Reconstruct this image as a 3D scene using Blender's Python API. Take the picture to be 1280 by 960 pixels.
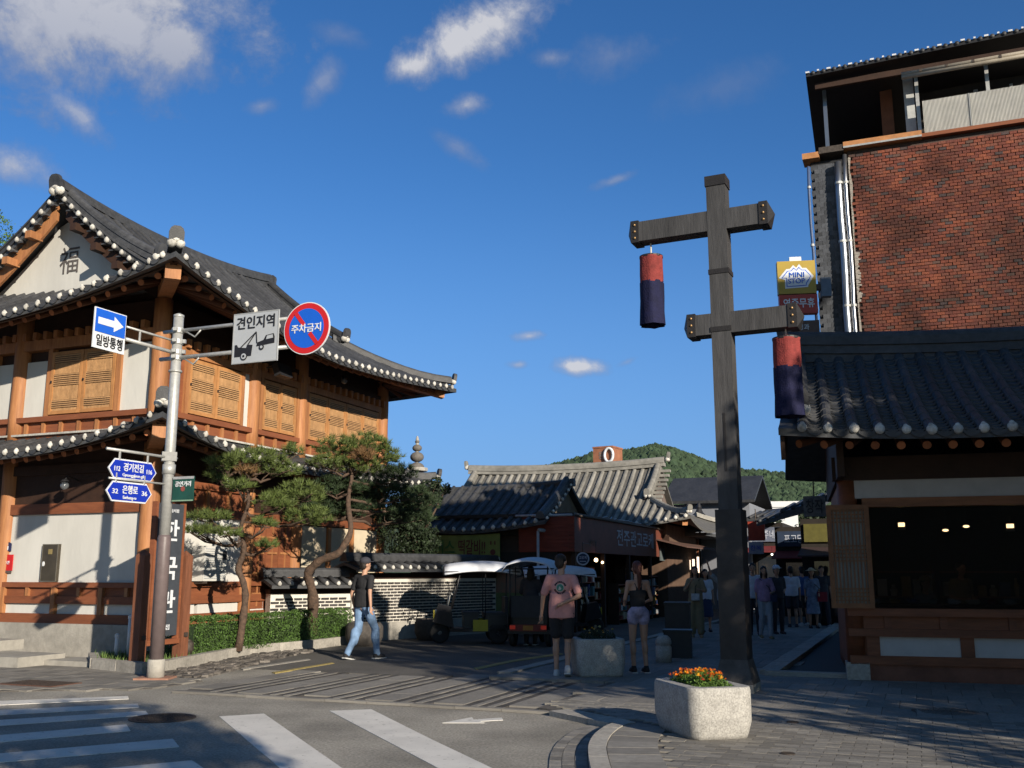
import bpy, math, random
from math import sin, cos, pi, radians as R, sqrt
from mathutils import Vector as V, Matrix, Euler, noise
random.seed(7)
rnd = random.random
def ru(a, b): return a + (b - a) * random.random()
for o in list(bpy.data.objects): bpy.data.objects.remove(o)
SC = bpy.context.scene
COL = SC.collection

# ------------------------------------------------------------------ camera
CF = 1230.0; CTH = math.atan(235 / CF); CH = 1.6
cd = bpy.data.cameras.new('camera'); cam = bpy.data.objects.new('camera', cd); COL.objects.link(cam)
cam.location = (0, 0, CH); cam.rotation_euler = (pi / 2 + CTH, 0, 0)
cd.sensor_width = 36; cd.lens = CF * 36 / 1280; cd.clip_start = .05; cd.clip_end = 4000
SC.camera = cam
SC.render.resolution_x = 1024; SC.render.resolution_y = 768
def ray(px, py):
    u = (px - 640) / CF; v = (480 - py) / CF
    return V((u, cos(CTH) - v * sin(CTH), sin(CTH) + v * cos(CTH)))
def G(px, py, z=0):
    r = ray(px, py); k = (z - CH) / r.z
    return V((r.x * k, r.y * k, z))
def AT(px, py, D):
    r = ray(px, py); k = D / r.y
    return V((r.x * k, D, CH + r.z * k))

# ------------------------------------------------------------------ sky and sun
SUN_EL = R(18); SUN_DX, SUN_DY = .53, -.848          # horizontal direction towards the sun
wd = bpy.data.worlds.new('World'); SC.world = wd; wd.use_nodes = True
nt = wd.node_tree; nt.nodes.clear(); N = nt.nodes; L = nt.links
out = N.new('ShaderNodeOutputWorld'); bg = N.new('ShaderNodeBackground'); bg.inputs[1].default_value = .07
L.new(bg.outputs[0], out.inputs[0])
sky = N.new('ShaderNodeTexSky'); sky.sky_type = 'NISHITA'; sky.sun_disc = False
sky.sun_elevation = SUN_EL; sky.sun_rotation = math.atan2(SUN_DX, SUN_DY)
sky.altitude = 100; sky.air_density = 1.0; sky.dust_density = 0; sky.ozone_density = 3.0
tc = N.new('ShaderNodeTexCoord')
def vm(op, a, b=None):
    n = N.new('ShaderNodeVectorMath'); n.operation = op
    for i, x in enumerate((a, b)):
        if x is None: continue
        if hasattr(x, 'links'): L.new(x, n.inputs[i])
        else: n.inputs[i].default_value = x
    return n
def mt(op, a, b=None, c=None, clamp=False):
    n = N.new('ShaderNodeMath'); n.operation = op; n.use_clamp = clamp
    for i, x in enumerate((a, b, c)):
        if x is None: continue
        if hasattr(x, 'links'): L.new(x, n.inputs[i])
        else: n.inputs[i].default_value = x
    return n.outputs[0]
dirv = vm('NORMALIZE', tc.outputs['Generated']).outputs[0]
def wnoise(scale, detail, rough, off=(0, 0, 0), dist=0):
    n = N.new('ShaderNodeTexNoise'); n.inputs['Scale'].default_value = scale; n.inputs['Detail'].default_value = detail
    n.inputs['Roughness'].default_value = rough; n.inputs['Distortion'].default_value = dist
    m = vm('ADD', dirv, off); L.new(m.outputs[0], n.inputs['Vector']); return n
n1 = wnoise(11, 10, .66, dist=.5); n2 = wnoise(26, 8, .65, (3, 1, 2)); n3 = wnoise(3.2, 9, .6, (5, 2, 7), .4)
warp = mt('ADD', mt('MULTIPLY', mt('SUBTRACT', n1.outputs['Fac'], .5), 2.6), mt('MULTIPLY', mt('SUBTRACT', n2.outputs['Fac'], .5), 2.0))
# where clouds stand in the sky: direction (through a photo pixel), half sizes, tilt, density
clouds = [(90, 20, 210, 95, 5, 1.25, .62), (215, 60, 75, 60, 0, 1.1, .6), (95, 140, 45, 18, -35, .8, .8), (15, 205, 42, 26, -12, .9, .8),
          (600, 40, 105, 38, 28, 1.15, .95), (525, 80, 42, 20, 20, 1.1, .9), (583, 132, 34, 15, 10, .85, .8), (572, 185, 40, 13, -30, .5, .6),
          (405, 100, 38, 18, 55, .62, .7), (325, 133, 26, 11, 20, .6, .7), (725, 458, 42, 14, -4, 1.25, 1.0), (662, 420, 22, 9, 5, 1.0, .9),
          (690, 72, 26, 12, 0, .6, .7), (770, 70, 60, 26, 12, .45, .6), (770, 225, 30, 7, 18, .6, .6), (648, 456, 17, 6, 0, .7, .8),
          (900, 110, 90, 26, 10, .3, .5), (785, 452, 18, 6, 20, .6, .8), (430, 45, 40, 14, -10, .4, .6)]
acc = None; bright = None
for (px, py, hx, hy, tilt, dens, br) in clouds:
    c = ray(px, py).normalized()
    rt = c.cross(V((0, 0, 1))).normalized(); up = rt.cross(c)
    t = R(tilt); r2 = rt * cos(t) + up * sin(t); u2 = up * cos(t) - rt * sin(t)
    X = mt('DIVIDE', vm('DOT_PRODUCT', dirv, tuple(r2)).outputs['Value'], hx / CF)
    Y = mt('DIVIDE', vm('DOT_PRODUCT', dirv, tuple(u2)).outputs['Value'], hy / CF)
    fw = mt('GREATER_THAN', vm('DOT_PRODUCT', dirv, tuple(c)).outputs['Value'], 0)
    d = mt('SQRT', mt('ADD', mt('MULTIPLY', X, X), mt('MULTIPLY', Y, Y)))
    m = mt('ADD', mt('SUBTRACT', 1.15, d), mt('MULTIPLY', warp, .75))
    m = mt('MULTIPLY', mt('MULTIPLY', mt('MULTIPLY', m, .95, clamp=True), dens), fw)
    acc = m if acc is None else mt('MAXIMUM', acc, m)
    shd = mt('ADD', mt('MULTIPLY', Y, .22), br)
    bb = mt('MULTIPLY', m, shd)
    bright = bb if bright is None else mt('MAXIMUM', bright, bb)
wisp = mt('MULTIPLY', mt('SUBTRACT', n3.outputs['Fac'], .56), .55, clamp=True)
acc = mt('MAXIMUM', acc, mt('MULTIPLY', wisp, .5), clamp=True)
fac = mt('POWER', acc, 1.15, clamp=True)
fac = mt('MULTIPLY', fac, .9)
ccol = N.new('ShaderNodeMix'); ccol.data_type = 'RGBA'
ccol.inputs['A'].default_value = (1.7, 2.2, 3.6, 1); ccol.inputs['B'].default_value = (6.6, 6.6, 6.9, 1)
L.new(mt('POWER', bright, 1.3, clamp=True), ccol.inputs['Factor'])
hsv = N.new('ShaderNodeHueSaturation'); hsv.inputs['Saturation'].default_value = 1.12; hsv.inputs['Value'].default_value = 1.0
sepz = N.new('ShaderNodeSeparateXYZ'); L.new(dirv, sepz.inputs[0])
hz = N.new('ShaderNodeMapRange'); hz.interpolation_type = 'SMOOTHSTEP'; L.new(sepz.outputs[2], hz.inputs[0]); hz.inputs[1].default_value = -.05; hz.inputs[2].default_value = .42; hz.inputs[3].default_value = .92; hz.inputs[4].default_value = 0
hmix = N.new('ShaderNodeMix'); hmix.data_type = 'RGBA'; sdn = V((SUN_DX, SUN_DY, .25)).normalized()
away = N.new('ShaderNodeMapRange'); away.interpolation_type = 'SMOOTHSTEP'; L.new(vm('DOT_PRODUCT', dirv, tuple(sdn)).outputs['Value'], away.inputs[0])
away.inputs[1].default_value = .35; away.inputs[2].default_value = -.45; away.inputs[3].default_value = 0; away.inputs[4].default_value = 1
tmx = N.new('ShaderNodeMix'); tmx.data_type = 'RGBA'; L.new(away.outputs[0], tmx.inputs['Factor']); L.new(sky.outputs[0], tmx.inputs['A'])
tnt = vm('MULTIPLY', sky.outputs[0], (.90, 1.06, 1.33)); L.new(tnt.outputs[0], tmx.inputs['B']); L.new(tmx.outputs['Result'], hmix.inputs['A'])
hzf = mt('MULTIPLY', hz.outputs[0], away.outputs[0]); L.new(hzf, hmix.inputs['Factor']); hmix.inputs['B'].default_value = (2.15, 3.75, 7.1, 1)
L.new(hmix.outputs['Result'], hsv.inputs['Color'])
mixc = N.new('ShaderNodeMix'); mixc.data_type = 'RGBA'
L.new(fac, mixc.inputs['Factor']); L.new(hsv.outputs[0], mixc.inputs['A']); L.new(ccol.outputs['Result'], mixc.inputs['B'])
L.new(mixc.outputs['Result'], bg.inputs[0])
sl = bpy.data.lights.new('sun', 'SUN'); sl.energy = 5; sl.angle = R(.5); sl.color = (1, .90, .76)
so = bpy.data.objects.new('sun', sl); COL.objects.link(so)
so.rotation_euler = V((SUN_DX * cos(SUN_EL), SUN_DY * cos(SUN_EL), sin(SUN_EL))).to_track_quat('Z', 'Y').to_euler()
so.location = (20, -30, 30)
SC.view_settings.view_transform = 'Standard'; SC.view_settings.look = 'None'
SC.view_settings.exposure = .5; SC.view_settings.gamma = 1
SC.cycles.max_bounces = 5

# ------------------------------------------------------------------ materials
MATS = {}
def M(name, col, rough=.75, var=.18, scale=6, bump=.15, metal=0, col2=None, thr=None, rand=0, emit=None, spec=.35,
      stretch=None, dirt=0, dscale=.17, coord='Object', bscale=None, trans=0, alpha=1):
    if name in MATS: return MATS[name]
    m = bpy.data.materials.new(name); m.use_nodes = True; nt = m.node_tree; N = nt.nodes; L = nt.links
    b = N['Principled BSDF']; b.inputs['Roughness'].default_value = rough; b.inputs['Metallic'].default_value = metal
    b.inputs['Specular IOR Level'].default_value = spec
    tc = N.new('ShaderNodeTexCoord'); mp = N.new('ShaderNodeMapping'); L.new(tc.outputs[coord], mp.inputs[0])
    if stretch: mp.inputs['Scale'].default_value = stretch
    oi = N.new('ShaderNodeObjectInfo')
    ad = N.new('ShaderNodeVectorMath'); ad.operation = 'ADD'
    sc = N.new('ShaderNodeVectorMath'); sc.operation = 'SCALE'; sc.inputs[0].default_value = (31, 17, 23); L.new(oi.outputs['Random'], sc.inputs['Scale'])
    L.new(mp.outputs[0], ad.inputs[0]); L.new(sc.outputs[0], ad.inputs[1])
    vec = ad.outputs[0]
    n = N.new('ShaderNodeTexNoise'); n.inputs['Scale'].default_value = scale; n.inputs['Detail'].default_value = 7; n.inputs['Roughness'].default_value = .62
    L.new(vec, n.inputs['Vector'])
    c = list(col) + [1]
    ramp = N.new('ShaderNodeValToRGB'); L.new(n.outputs['Fac'], ramp.inputs[0])
    e = ramp.color_ramp.elements
    dk = [x * (1 - var) for x in col] + [1]; lt = [min(1, x * (1 + var)) for x in col] + [1]
    if col2: lt = list(col2) + [1]; dk = c
    e[0].position, e[1].position = (.3, .7) if thr is None else thr
    e[0].color, e[1].color = dk, lt
    colout = ramp.outputs[0]
    if rand:
        ge = N.new('ShaderNodeNewGeometry'); a2 = N.new('ShaderNodeMath'); a2.operation = 'ADD'
        L.new(oi.outputs['Random'], a2.inputs[0]); L.new(ge.outputs['Random Per Island'], a2.inputs[1])
        fr = N.new('ShaderNodeMath'); fr.operation = 'FRACT'; L.new(a2.outputs[0], fr.inputs[0])
        mr = N.new('ShaderNodeMapRange'); L.new(fr.outputs[0], mr.inputs[0]); mr.inputs[3].default_value = 1 - rand; mr.inputs[4].default_value = 1 + rand
        h = N.new('ShaderNodeHueSaturation'); L.new(colout, h.inputs['Color']); L.new(mr.outputs[0], h.inputs['Value'])
        colout = h.outputs[0]
    if dirt:
        n3 = N.new('ShaderNodeTexNoise'); n3.inputs['Scale'].default_value = scale * dscale; n3.inputs['Detail'].default_value = 5; L.new(vec, n3.inputs['Vector'])
        mr = N.new('ShaderNodeMapRange'); L.new(n3.outputs['Fac'], mr.inputs[0]); mr.inputs[1].default_value = .4; mr.inputs[2].default_value = .68
        mr.inputs[3].default_value = 1; mr.inputs[4].default_value = 1 - dirt
        mx = N.new('ShaderNodeVectorMath'); mx.operation = 'SCALE'; L.new(colout, mx.inputs[0]); L.new(mr.outputs[0], mx.inputs['Scale'])
        colout = mx.outputs[0]
    L.new(colout, b.inputs['Base Color'])
    if bump:
        n2 = N.new('ShaderNodeTexNoise'); n2.inputs['Scale'].default_value = bscale or scale * 5; n2.inputs['Detail'].default_value = 5
        L.new(vec, n2.inputs['Vector'])
        bp = N.new('ShaderNodeBump'); bp.inputs['Strength'].default_value = bump; bp.inputs['Distance'].default_value = .02
        L.new(n2.outputs['Fac'], bp.inputs['Height']); L.new(bp.outputs[0], b.inputs['Normal'])
    if emit:
        b.inputs['Emission Color'].default_value = list(emit[:3]) + [1]; b.inputs['Emission Strength'].default_value = emit[3]
    if trans: b.inputs['Transmission Weight'].default_value = trans
    if alpha < 1: b.inputs['Alpha'].default_value = alpha
    MATS[name] = m; return m

wood = M('pine_wood', (.30, .12, .048), .6, .3, 3, .3, stretch=(6, 6, .6), col2=(.45, .205, .08), dirt=.25)
wood2 = M('red_brown_wood', (.19, .062, .028), .6, .25, 3, .2, stretch=(1, 1, 6), col2=(.26, .09, .038), dirt=.25)
woodd = M('shade_dark_wood', (.036, .017, .010), .7, .25, 4, .2)  # dark wood, its colour deepened further for the shadow under the eaves
wood_end = M('rafter_end_wood', (.36, .13, .055), .7, .35, 14, .25, rand=.25)
lat_m = M('lattice_wood', (.42, .24, .11), .6, .2, 8, .1, rand=.1)
paper = M('window_paper', (.26, .15, .07), .8, .1, 6, .05)
plaster = M('white_plaster', (.55, .54, .50), .85, .07, 2.5, .15, stretch=(1, 1, .35), dirt=.09)
plaster_o = M('cap_plaster', (.53, .51, .46), .85, .3, 22, .5, rand=.22, dirt=.2)
tile = M('dark_roof_tile', (.052, .053, .056), .55, .3, 9, .25, rand=.25, dirt=.25)
tile_d = M('roof_tile_bed', (.055, .057, .06), .65, .3, 9, .25, rand=.15)
tile_l = M('pale_roof_tile', (.235, .225, .20), .75, .25, 5, .25, rand=.2, dirt=.25)
tile_ld = M('pale_roof_bed', (.12, .115, .105), .8, .25, 5, .25, rand=.2)
stone = M('plinth_concrete', (.34, .32, .28), .85, .16, 7, .25, dirt=.2)
granite = M('granite', (.36, .345, .315), .8, .35, 60, .35, dirt=.2, bscale=90)
granite_b = M('kerb_granite', (.36, .335, .29), .85, .22, 22, .3, rand=.12, dirt=.2)
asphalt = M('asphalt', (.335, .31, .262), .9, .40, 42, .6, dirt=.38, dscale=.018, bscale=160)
asph_shade = M('shade_dark_asphalt', (.12, .112, .10), .9, .35, 34, .5, dirt=.35, dscale=.022, bscale=140)  # road asphalt with the shade of the lane put into its colour
slab_m = M('paving_slab', (.22, .205, .18), .85, .18, 12, .3, rand=.16, dirt=.15)
slab_d = M('dark_paver', (.07, .064, .058), .85, .3, 20, .4, rand=.35)
paver = M('grey_paver', (.21, .195, .17), .85, .2, 20, .35, rand=.25, dirt=.15)
joint = M('joint_sand', (.10, .09, .078), .95, .2, 30, .3)
cobble = M('cobble_stone', (.13, .115, .10), .8, .35, 16, .4, rand=.5)
paint_w = M('road_paint_white', (.30, .28, .24), .8, .14, 16, .3, col2=(.68, .65, .59), thr=(.30, .40), dirt=.14, bscale=120)
paint_y = M('road_paint_yellow', (.32, .25, .09), .85, .3, 14, .3)
iron = M('cast_iron', (.075, .06, .05), .6, .35, 20, .4, metal=.4)
galv = M('galvanised_steel', (.42, .42, .40), .45, .14, 14, .15, metal=.35)
pole_br = M('brown_pole_paint', (.13, .10, .098), .45, .12, 8, .1)
blackm = M('black_paint', (.018, .018, .02), .5, .2, 8, .08)
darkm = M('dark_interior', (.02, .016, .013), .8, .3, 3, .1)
signw = M('sign_white', (.62, .64, .66), .4, .04, 4, 0)
signg = M('sign_grey_film', (.36, .38, .40), .4, .05, 4, .02)
signb = M('sign_blue', (.012, .10, .52), .35, .05, 4, 0)
signn = M('sign_navy', (.01, .03, .35), .35, .05, 4, 0)
signr = M('sign_red', (.48, .018, .02), .4, .06, 4, 0)
signk = M('sign_black', (.015, .015, .018), .5, .05, 4, 0)
signgn = M('sign_green', (.012, .06, .045), .5, .15, 6, 0)
glass = M('dark_glass', (.02, .024, .03), .08, .1, 2, 0, spec=.6)
leaf = M('hedge_leaf', (.055, .105, .02), .6, .35, 4, 0, rand=.5)
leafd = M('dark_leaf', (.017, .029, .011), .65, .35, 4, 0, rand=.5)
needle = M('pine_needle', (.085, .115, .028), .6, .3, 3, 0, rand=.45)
needle_shade = M('shade_dark_needle', (.03, .05, .02), .65, .3, 3, 0, rand=.45)  # needle copy darkened for the shade in the right pine's lower crown
needle_b = M('brown_needle', (.15, .085, .035), .7, .3, 3, 0, rand=.4)
bark = M('pine_bark', (.045, .032, .024), .9, .4, 16, 1.0, col2=(.125, .078, .052), bscale=22)
grass = M('grass_blade', (.08, .13, .03), .7, .3, 4, 0, rand=.5)
soil = M('soil', (.07, .055, .035), .95, .3, 12, .4)
skin = M('skin', (.42, .24, .16), .55, .06, 6, .03)
hair = M('black_hair', (.018, .014, .012), .6, .3, 30, .4, stretch=(1, 1, .2))
hair_r = M('auburn_hair', (.10, .032, .02), .55, .4, 30, .4, stretch=(1, 1, .15))
rubber = M('tyre_rubber', (.02, .02, .02), .8, .2, 10, .2)

def brickmat():
    m = bpy.data.materials.new('old_red_brick'); m.use_nodes = True; nt = m.node_tree; N = nt.nodes; L = nt.links
    b = N['Principled BSDF']; b.inputs['Roughness'].default_value = .9
    oi = N.new('ShaderNodeObjectInfo'); ge = N.new('ShaderNodeNewGeometry')
    a = N.new('ShaderNodeMath'); a.operation = 'ADD'; L.new(oi.outputs['Random'], a.inputs[0]); L.new(ge.outputs['Random Per Island'], a.inputs[1])
    f = N.new('ShaderNodeMath'); f.operation = 'FRACT'; L.new(a.outputs[0], f.inputs[0])
    r = N.new('ShaderNodeValToRGB'); L.new(f.outputs[0], r.inputs[0]); r.color_ramp.interpolation = 'CONSTANT'
    cols = [(0, (.165, .044, .024)), (.18, (.13, .036, .023)), (.38, (.19, .054, .027)), (.55, (.115, .034, .023)), (.72, (.15, .050, .031)), (.88, (.062, .042, .040)), (.95, (.09, .05, .038))]
    e = r.color_ramp.elements
    e[0].color = cols[0][1] + (1,); e[1].position = cols[1][0]; e[1].color = cols[1][1] + (1,)
    for p, c in cols[2:]:
        q = e.new(p); q.color = c + (1,)
    n = N.new('ShaderNodeTexNoise'); n.inputs['Scale'].default_value = 1.1; n.inputs['Detail'].default_value = 6; L.new(ge.outputs['Position'], n.inputs['Vector'])
    mr = N.new('ShaderNodeMapRange'); L.new(n.outputs['Fac'], mr.inputs[0]); mr.inputs[1].default_value = .35; mr.inputs[2].default_value = .65; mr.inputs[3].default_value = .42; mr.inputs[4].default_value = 1.25
    n2 = N.new('ShaderNodeTexNoise'); n2.inputs['Scale'].default_value = 40; L.new(ge.outputs['Position'], n2.inputs['Vector'])
    mr2 = N.new('ShaderNodeMapRange'); L.new(n2.outputs['Fac'], mr2.inputs[0]); mr2.inputs[3].default_value = .6; mr2.inputs[4].default_value = 1.4
    mm = N.new('ShaderNodeMath'); mm.operation = 'MULTIPLY'; L.new(mr.outputs[0], mm.inputs[0]); L.new(mr2.outputs[0], mm.inputs[1])
    s = N.new('ShaderNodeVectorMath'); s.operation = 'SCALE'; L.new(r.outputs[0], s.inputs[0]); L.new(mm.outputs[0], s.inputs['Scale'])
    L.new(s.outputs[0], b.inputs['Base Color'])
    bp = N.new('ShaderNodeBump'); bp.inputs['Strength'].default_value = .5; bp.inputs['Distance'].default_value = .02
    L.new(n2.outputs['Fac'], bp.inputs['Height']); L.new(bp.outputs[0], b.inputs['Normal'])
    return m
brick_m = brickmat()

# ------------------------------------------------------------------ mesh helpers
class MB:
    def __init__(s): s.v = []; s.f = []; s.m = []; s.mi = 0
    def add(s, vs, fs):
        o = len(s.v); s.v += [tuple(x) for x in vs]; s.f += [tuple(i + o for i in f) for f in fs]; s.m += [s.mi] * len(fs); return s
    BF = [(0, 3, 2, 1), (4, 5, 6, 7), (0, 1, 5, 4), (1, 2, 6, 5), (2, 3, 7, 6), (3, 0, 4, 7)]
    def box(s, x0, x1, y0, y1, z0, z1):
        x0, x1 = min(x0, x1), max(x0, x1); y0, y1 = min(y0, y1), max(y0, y1); z0, z1 = min(z0, z1), max(z0, z1)
        return s.add([(x0, y0, z0), (x1, y0, z0), (x1, y1, z0), (x0, y1, z0), (x0, y0, z1), (x1, y0, z1), (x1, y1, z1), (x0, y1, z1)], s.BF)
    def cbox(s, c, sz, mat=None):
        hx, hy, hz = [x / 2 for x in sz]
        vs = [V((a * hx, b * hy, d * hz)) for d in (-1, 1) for a, b in ((-1, -1), (1, -1), (1, 1), (-1, 1))]
        if mat is not None: vs = [mat @ v for v in vs]
        c = V(c); return s.add([v + c for v in vs], s.BF)
    def beam(s, p0, p1, w, h, up=(0, 0, 1), taper=1):
        p0, p1 = V(p0), V(p1); d = (p1 - p0).normalized(); r = d.cross(V(up))
        if r.length < 1e-4: r = V((1, 0, 0))
        r.normalize(); u = r.cross(d)
        vs = []
        for p, k in ((p0, 1), (p1, taper)):
            vs += [p - r * w / 2 * k - u * h / 2 * k, p + r * w / 2 * k - u * h / 2 * k, p + r * w / 2 * k + u * h / 2 * k, p - r * w / 2 * k + u * h / 2 * k]
        return s.add(vs, [(0, 1, 2, 3), (7, 6, 5, 4), (0, 4, 5, 1), (1, 5, 6, 2), (2, 6, 7, 3), (3, 7, 4, 0)])
    def tube(s, pts, rad, n=8, cap=True, sq=(1, 1)):
        pts = [V(p) for p in pts]
        if not hasattr(rad, '__len__'): rad = [rad] * len(pts)
        vs = []; ref = None
        for i, p in enumerate(pts):
            d = (pts[min(i + 1, len(pts) - 1)] - pts[max(i - 1, 0)]).normalized()
            if ref is None: ref = V((0, 0, 1)) if abs(d.z) < .9 else V((1, 0, 0))
            r = d.cross(ref)
            if r.length < 1e-4: r = d.cross(V((0, 1, 0)))
            r.normalize(); u = r.cross(d); ref = u
            for k in range(n):
                a = 2 * pi * k / n; vs.append(p + (r * cos(a) * sq[0] + u * sin(a) * sq[1]) * rad[i])
        fs = []
        for i in range(len(pts) - 1):
            for k in range(n):
                a, b = i * n + k, i * n + (k + 1) % n; fs.append((a, b, b + n, a + n))
        if cap: fs += [tuple(range(n))[::-1], tuple(range((len(pts) - 1) * n, len(pts) * n))]
        return s.add(vs, fs)
    def lathe(s, prof, c=(0, 0, 0), n=16, sx=1, sy=1):
        c = V(c); vs = []
        for r, z in prof:
            for k in range(n):
                a = 2 * pi * k / n; vs.append(c + V((cos(a) * r * sx, sin(a) * r * sy, z)))
        fs = []
        for i in range(len(prof) - 1):
            for k in range(n):
                a, b = i * n + k, i * n + (k + 1) % n; fs.append((a, b, b + n, a + n))
        fs += [tuple(range(n))[::-1], tuple(range((len(prof) - 1) * n, len(prof) * n))]
        return s.add(vs, fs)
    def ball(s, c, r, n=10, m=6, mat=None):
        if not hasattr(r, '__len__'): r = (r, r, r)
        c = V(c); vs = [V((0, 0, -r[2]))]
        for j in range(1, m):
            p = -pi / 2 + pi * j / m
            for k in range(n):
                a = 2 * pi * k / n; vs.append(V((cos(a) * cos(p) * r[0], sin(a) * cos(p) * r[1], sin(p) * r[2])))
        vs.append(V((0, 0, r[2])))
        fs = [(0, 1 + (k + 1) % n, 1 + k) for k in range(n)]
        for j in range(m - 2):
            for k in range(n):
                a, b = 1 + j * n + k, 1 + j * n + (k + 1) % n; fs.append((a, b, b + n, a + n))
        t = len(vs) - 1; o = 1 + (m - 2) * n
        fs += [(o + k, o + (k + 1) % n, t) for k in range(n)]
        if mat is not None: vs = [mat @ v for v in vs]
        return s.add([v + c for v in vs], fs)
    def prism(s, poly, z0, z1):
        n = len(poly)
        z0f = z0 if callable(z0) else (lambda x, y: z0); z1f = z1 if callable(z1) else (lambda x, y: z1)
        vs = [(x, y, z0f(x, y)) for x, y in poly] + [(x, y, z1f(x, y)) for x, y in poly]
        fs = [tuple(range(n))[::-1], tuple(range(n, 2 * n))] + [(i, (i + 1) % n, (i + 1) % n + n, i + n) for i in range(n)]
        return s.add(vs, fs)
    def plate(s, poly, o, ex, ey, th):
        """polygon in the plane (o; ex, ey), thickness th along ex x ey"""
        o, ex, ey = V(o), V(ex), V(ey); n_ = ex.cross(ey).normalized(); n = len(poly)
        vs = [o + ex * x + ey * y for x, y in poly] + [o + ex * x + ey * y + n_ * th for x, y in poly]
        fs = [tuple(range(n))[::-1], tuple(range(n, 2 * n))] + [(i, (i + 1) % n, (i + 1) % n + n, i + n) for i in range(n)]
        return s.add(vs, fs)
    def grid(s, fn, nu, nv):
        vs = [fn(i / nu, j / nv) for j in range(nv + 1) for i in range(nu + 1)]
        fs = [(j * (nu + 1) + i, j * (nu + 1) + i + 1, (j + 1) * (nu + 1) + i + 1, (j + 1) * (nu + 1) + i) for j in range(nv) for i in range(nu)]
        return s.add(vs, fs)
    def slab(s, fn, nu, nv, th):
        """a grid with thickness th straight down, closed edges"""
        w = nu + 1; top = [V(fn(i / nu, j / nv)) for j in range(nv + 1) for i in range(nu + 1)]
        n = len(top); vs = top + [v - V((0, 0, th)) for v in top]
        fs = []
        for j in range(nv):
            for i in range(nu):
                q = (j * w + i, j * w + i + 1, (j + 1) * w + i + 1, (j + 1) * w + i); fs.append(q); fs.append(tuple(x + n for x in q[::-1]))
        bd = [i for i in range(w)] + [j * w + nu for j in range(1, nv + 1)] + [nv * w + i for i in range(nu - 1, -1, -1)] + [j * w for j in range(nv - 1, 0, -1)]
        for a, b in zip(bd, bd[1:] + bd[:1]): fs.append((a, a + n, b + n, b))
        return s.add(vs, fs)
    def mesh(s, name, mats, smooth=False):
        me = bpy.data.meshes.new(name); me.from_pydata(s.v, [], s.f)
        if not isinstance(mats, (list, tuple)): mats = [mats]
        for m in mats: me.materials.append(m)
        if len(mats) > 1: me.polygons.foreach_set('material_index', s.m)
        if smooth: me.polygons.foreach_set('use_smooth', [True] * len(me.polygons))
        me.update(); return me
    def build(s, name, mats, parent=None, smooth=False, **kw):
        return put(name, s.mesh(name, mats, smooth), parent, **kw)
def put(name, me, parent=None, loc=None, rot=None, scale=None, label=None, cat=None, group=None, kind=None):
    o = bpy.data.objects.new(name, me); COL.objects.link(o)
    if parent: o.parent = parent
    if loc is not None: o.location = loc
    if rot is not None: o.rotation_euler = rot
    if scale is not None: o.scale = scale
    return tag(o, label, cat, group, kind)
def tag(o, label=None, cat=None, group=None, kind=None):
    if label: o['label'] = label
    if cat: o['category'] = cat
    if group: o['group'] = group
    if kind: o['kind'] = kind
    return o
def thing(name, label, cat, loc=(0, 0, 0), rz=0, group=None):
    o = bpy.data.objects.new(name, None); COL.objects.link(o); o.location = loc; o.rotation_euler = (0, 0, rz)
    o.empty_display_size = .2
    return tag(o, label, cat, group)
KIDS = {}
def dup_tree(o, parent=None, loc=None, rot=None, label=None):
    c = o.copy(); COL.objects.link(c)
    if parent: c.parent = parent
    if loc is not None: c.location = loc
    if rot is not None: c.rotation_euler = rot
    if label: c['label'] = label
    for ch in list(o.children): dup_tree(ch, c)
    return c
TMP = bpy.data.scenes.new('tmp')
def tmp_eval(ob):
    TMP.collection.objects.link(ob); vl = TMP.view_layers[0]; vl.update(); me = bpy.data.meshes.new_from_object(ob.evaluated_get(vl.depsgraph)); bpy.data.objects.remove(ob); return me
def text(s, size, parent, mat, origin, ex, ey, name='lettering', bold=.0, depth=.004, sx=1, fit=None, spacing=1.0):
    cu = bpy.data.curves.new('t', 'FONT'); cu.body = s; cu.size = size; cu.align_x = 'CENTER'; cu.align_y = 'CENTER'
    cu.extrude = depth; cu.offset = bold * size; cu.resolution_u = 3; cu.space_character = spacing
    ob = bpy.data.objects.new('t', cu); me = tmp_eval(ob)
    xs = [v.co.x for v in me.vertices]; ys = [v.co.y for v in me.vertices]
    ex, ey = V(ex).normalized(), V(ey).normalized(); n = ex.cross(ey); o = V(origin)
    if xs:
        cx, cy = (min(xs) + max(xs)) / 2, (min(ys) + max(ys)) / 2; w, h = max(xs) - min(xs), max(ys) - min(ys)
        kx, ky = (fit[0] / w, fit[1] / h) if fit else (sx, 1)
        for v in me.vertices:
            v.co = o + ex * (v.co.x - cx) * kx + ey * (v.co.y - cy) * ky + n * (v.co.z + depth)
    me.materials.clear(); me.materials.append(mat)
    return put(name, me, parent)
def frame(o, ang): return Matrix.Translation(V(o)) @ Matrix.Rotation(ang, 4, 'Z')
AX = V((.375, .927, 0)).normalized(); BX = V((-.927, .375, 0)).normalized(); ANG_A = math.atan2(.927, .375)
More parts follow.
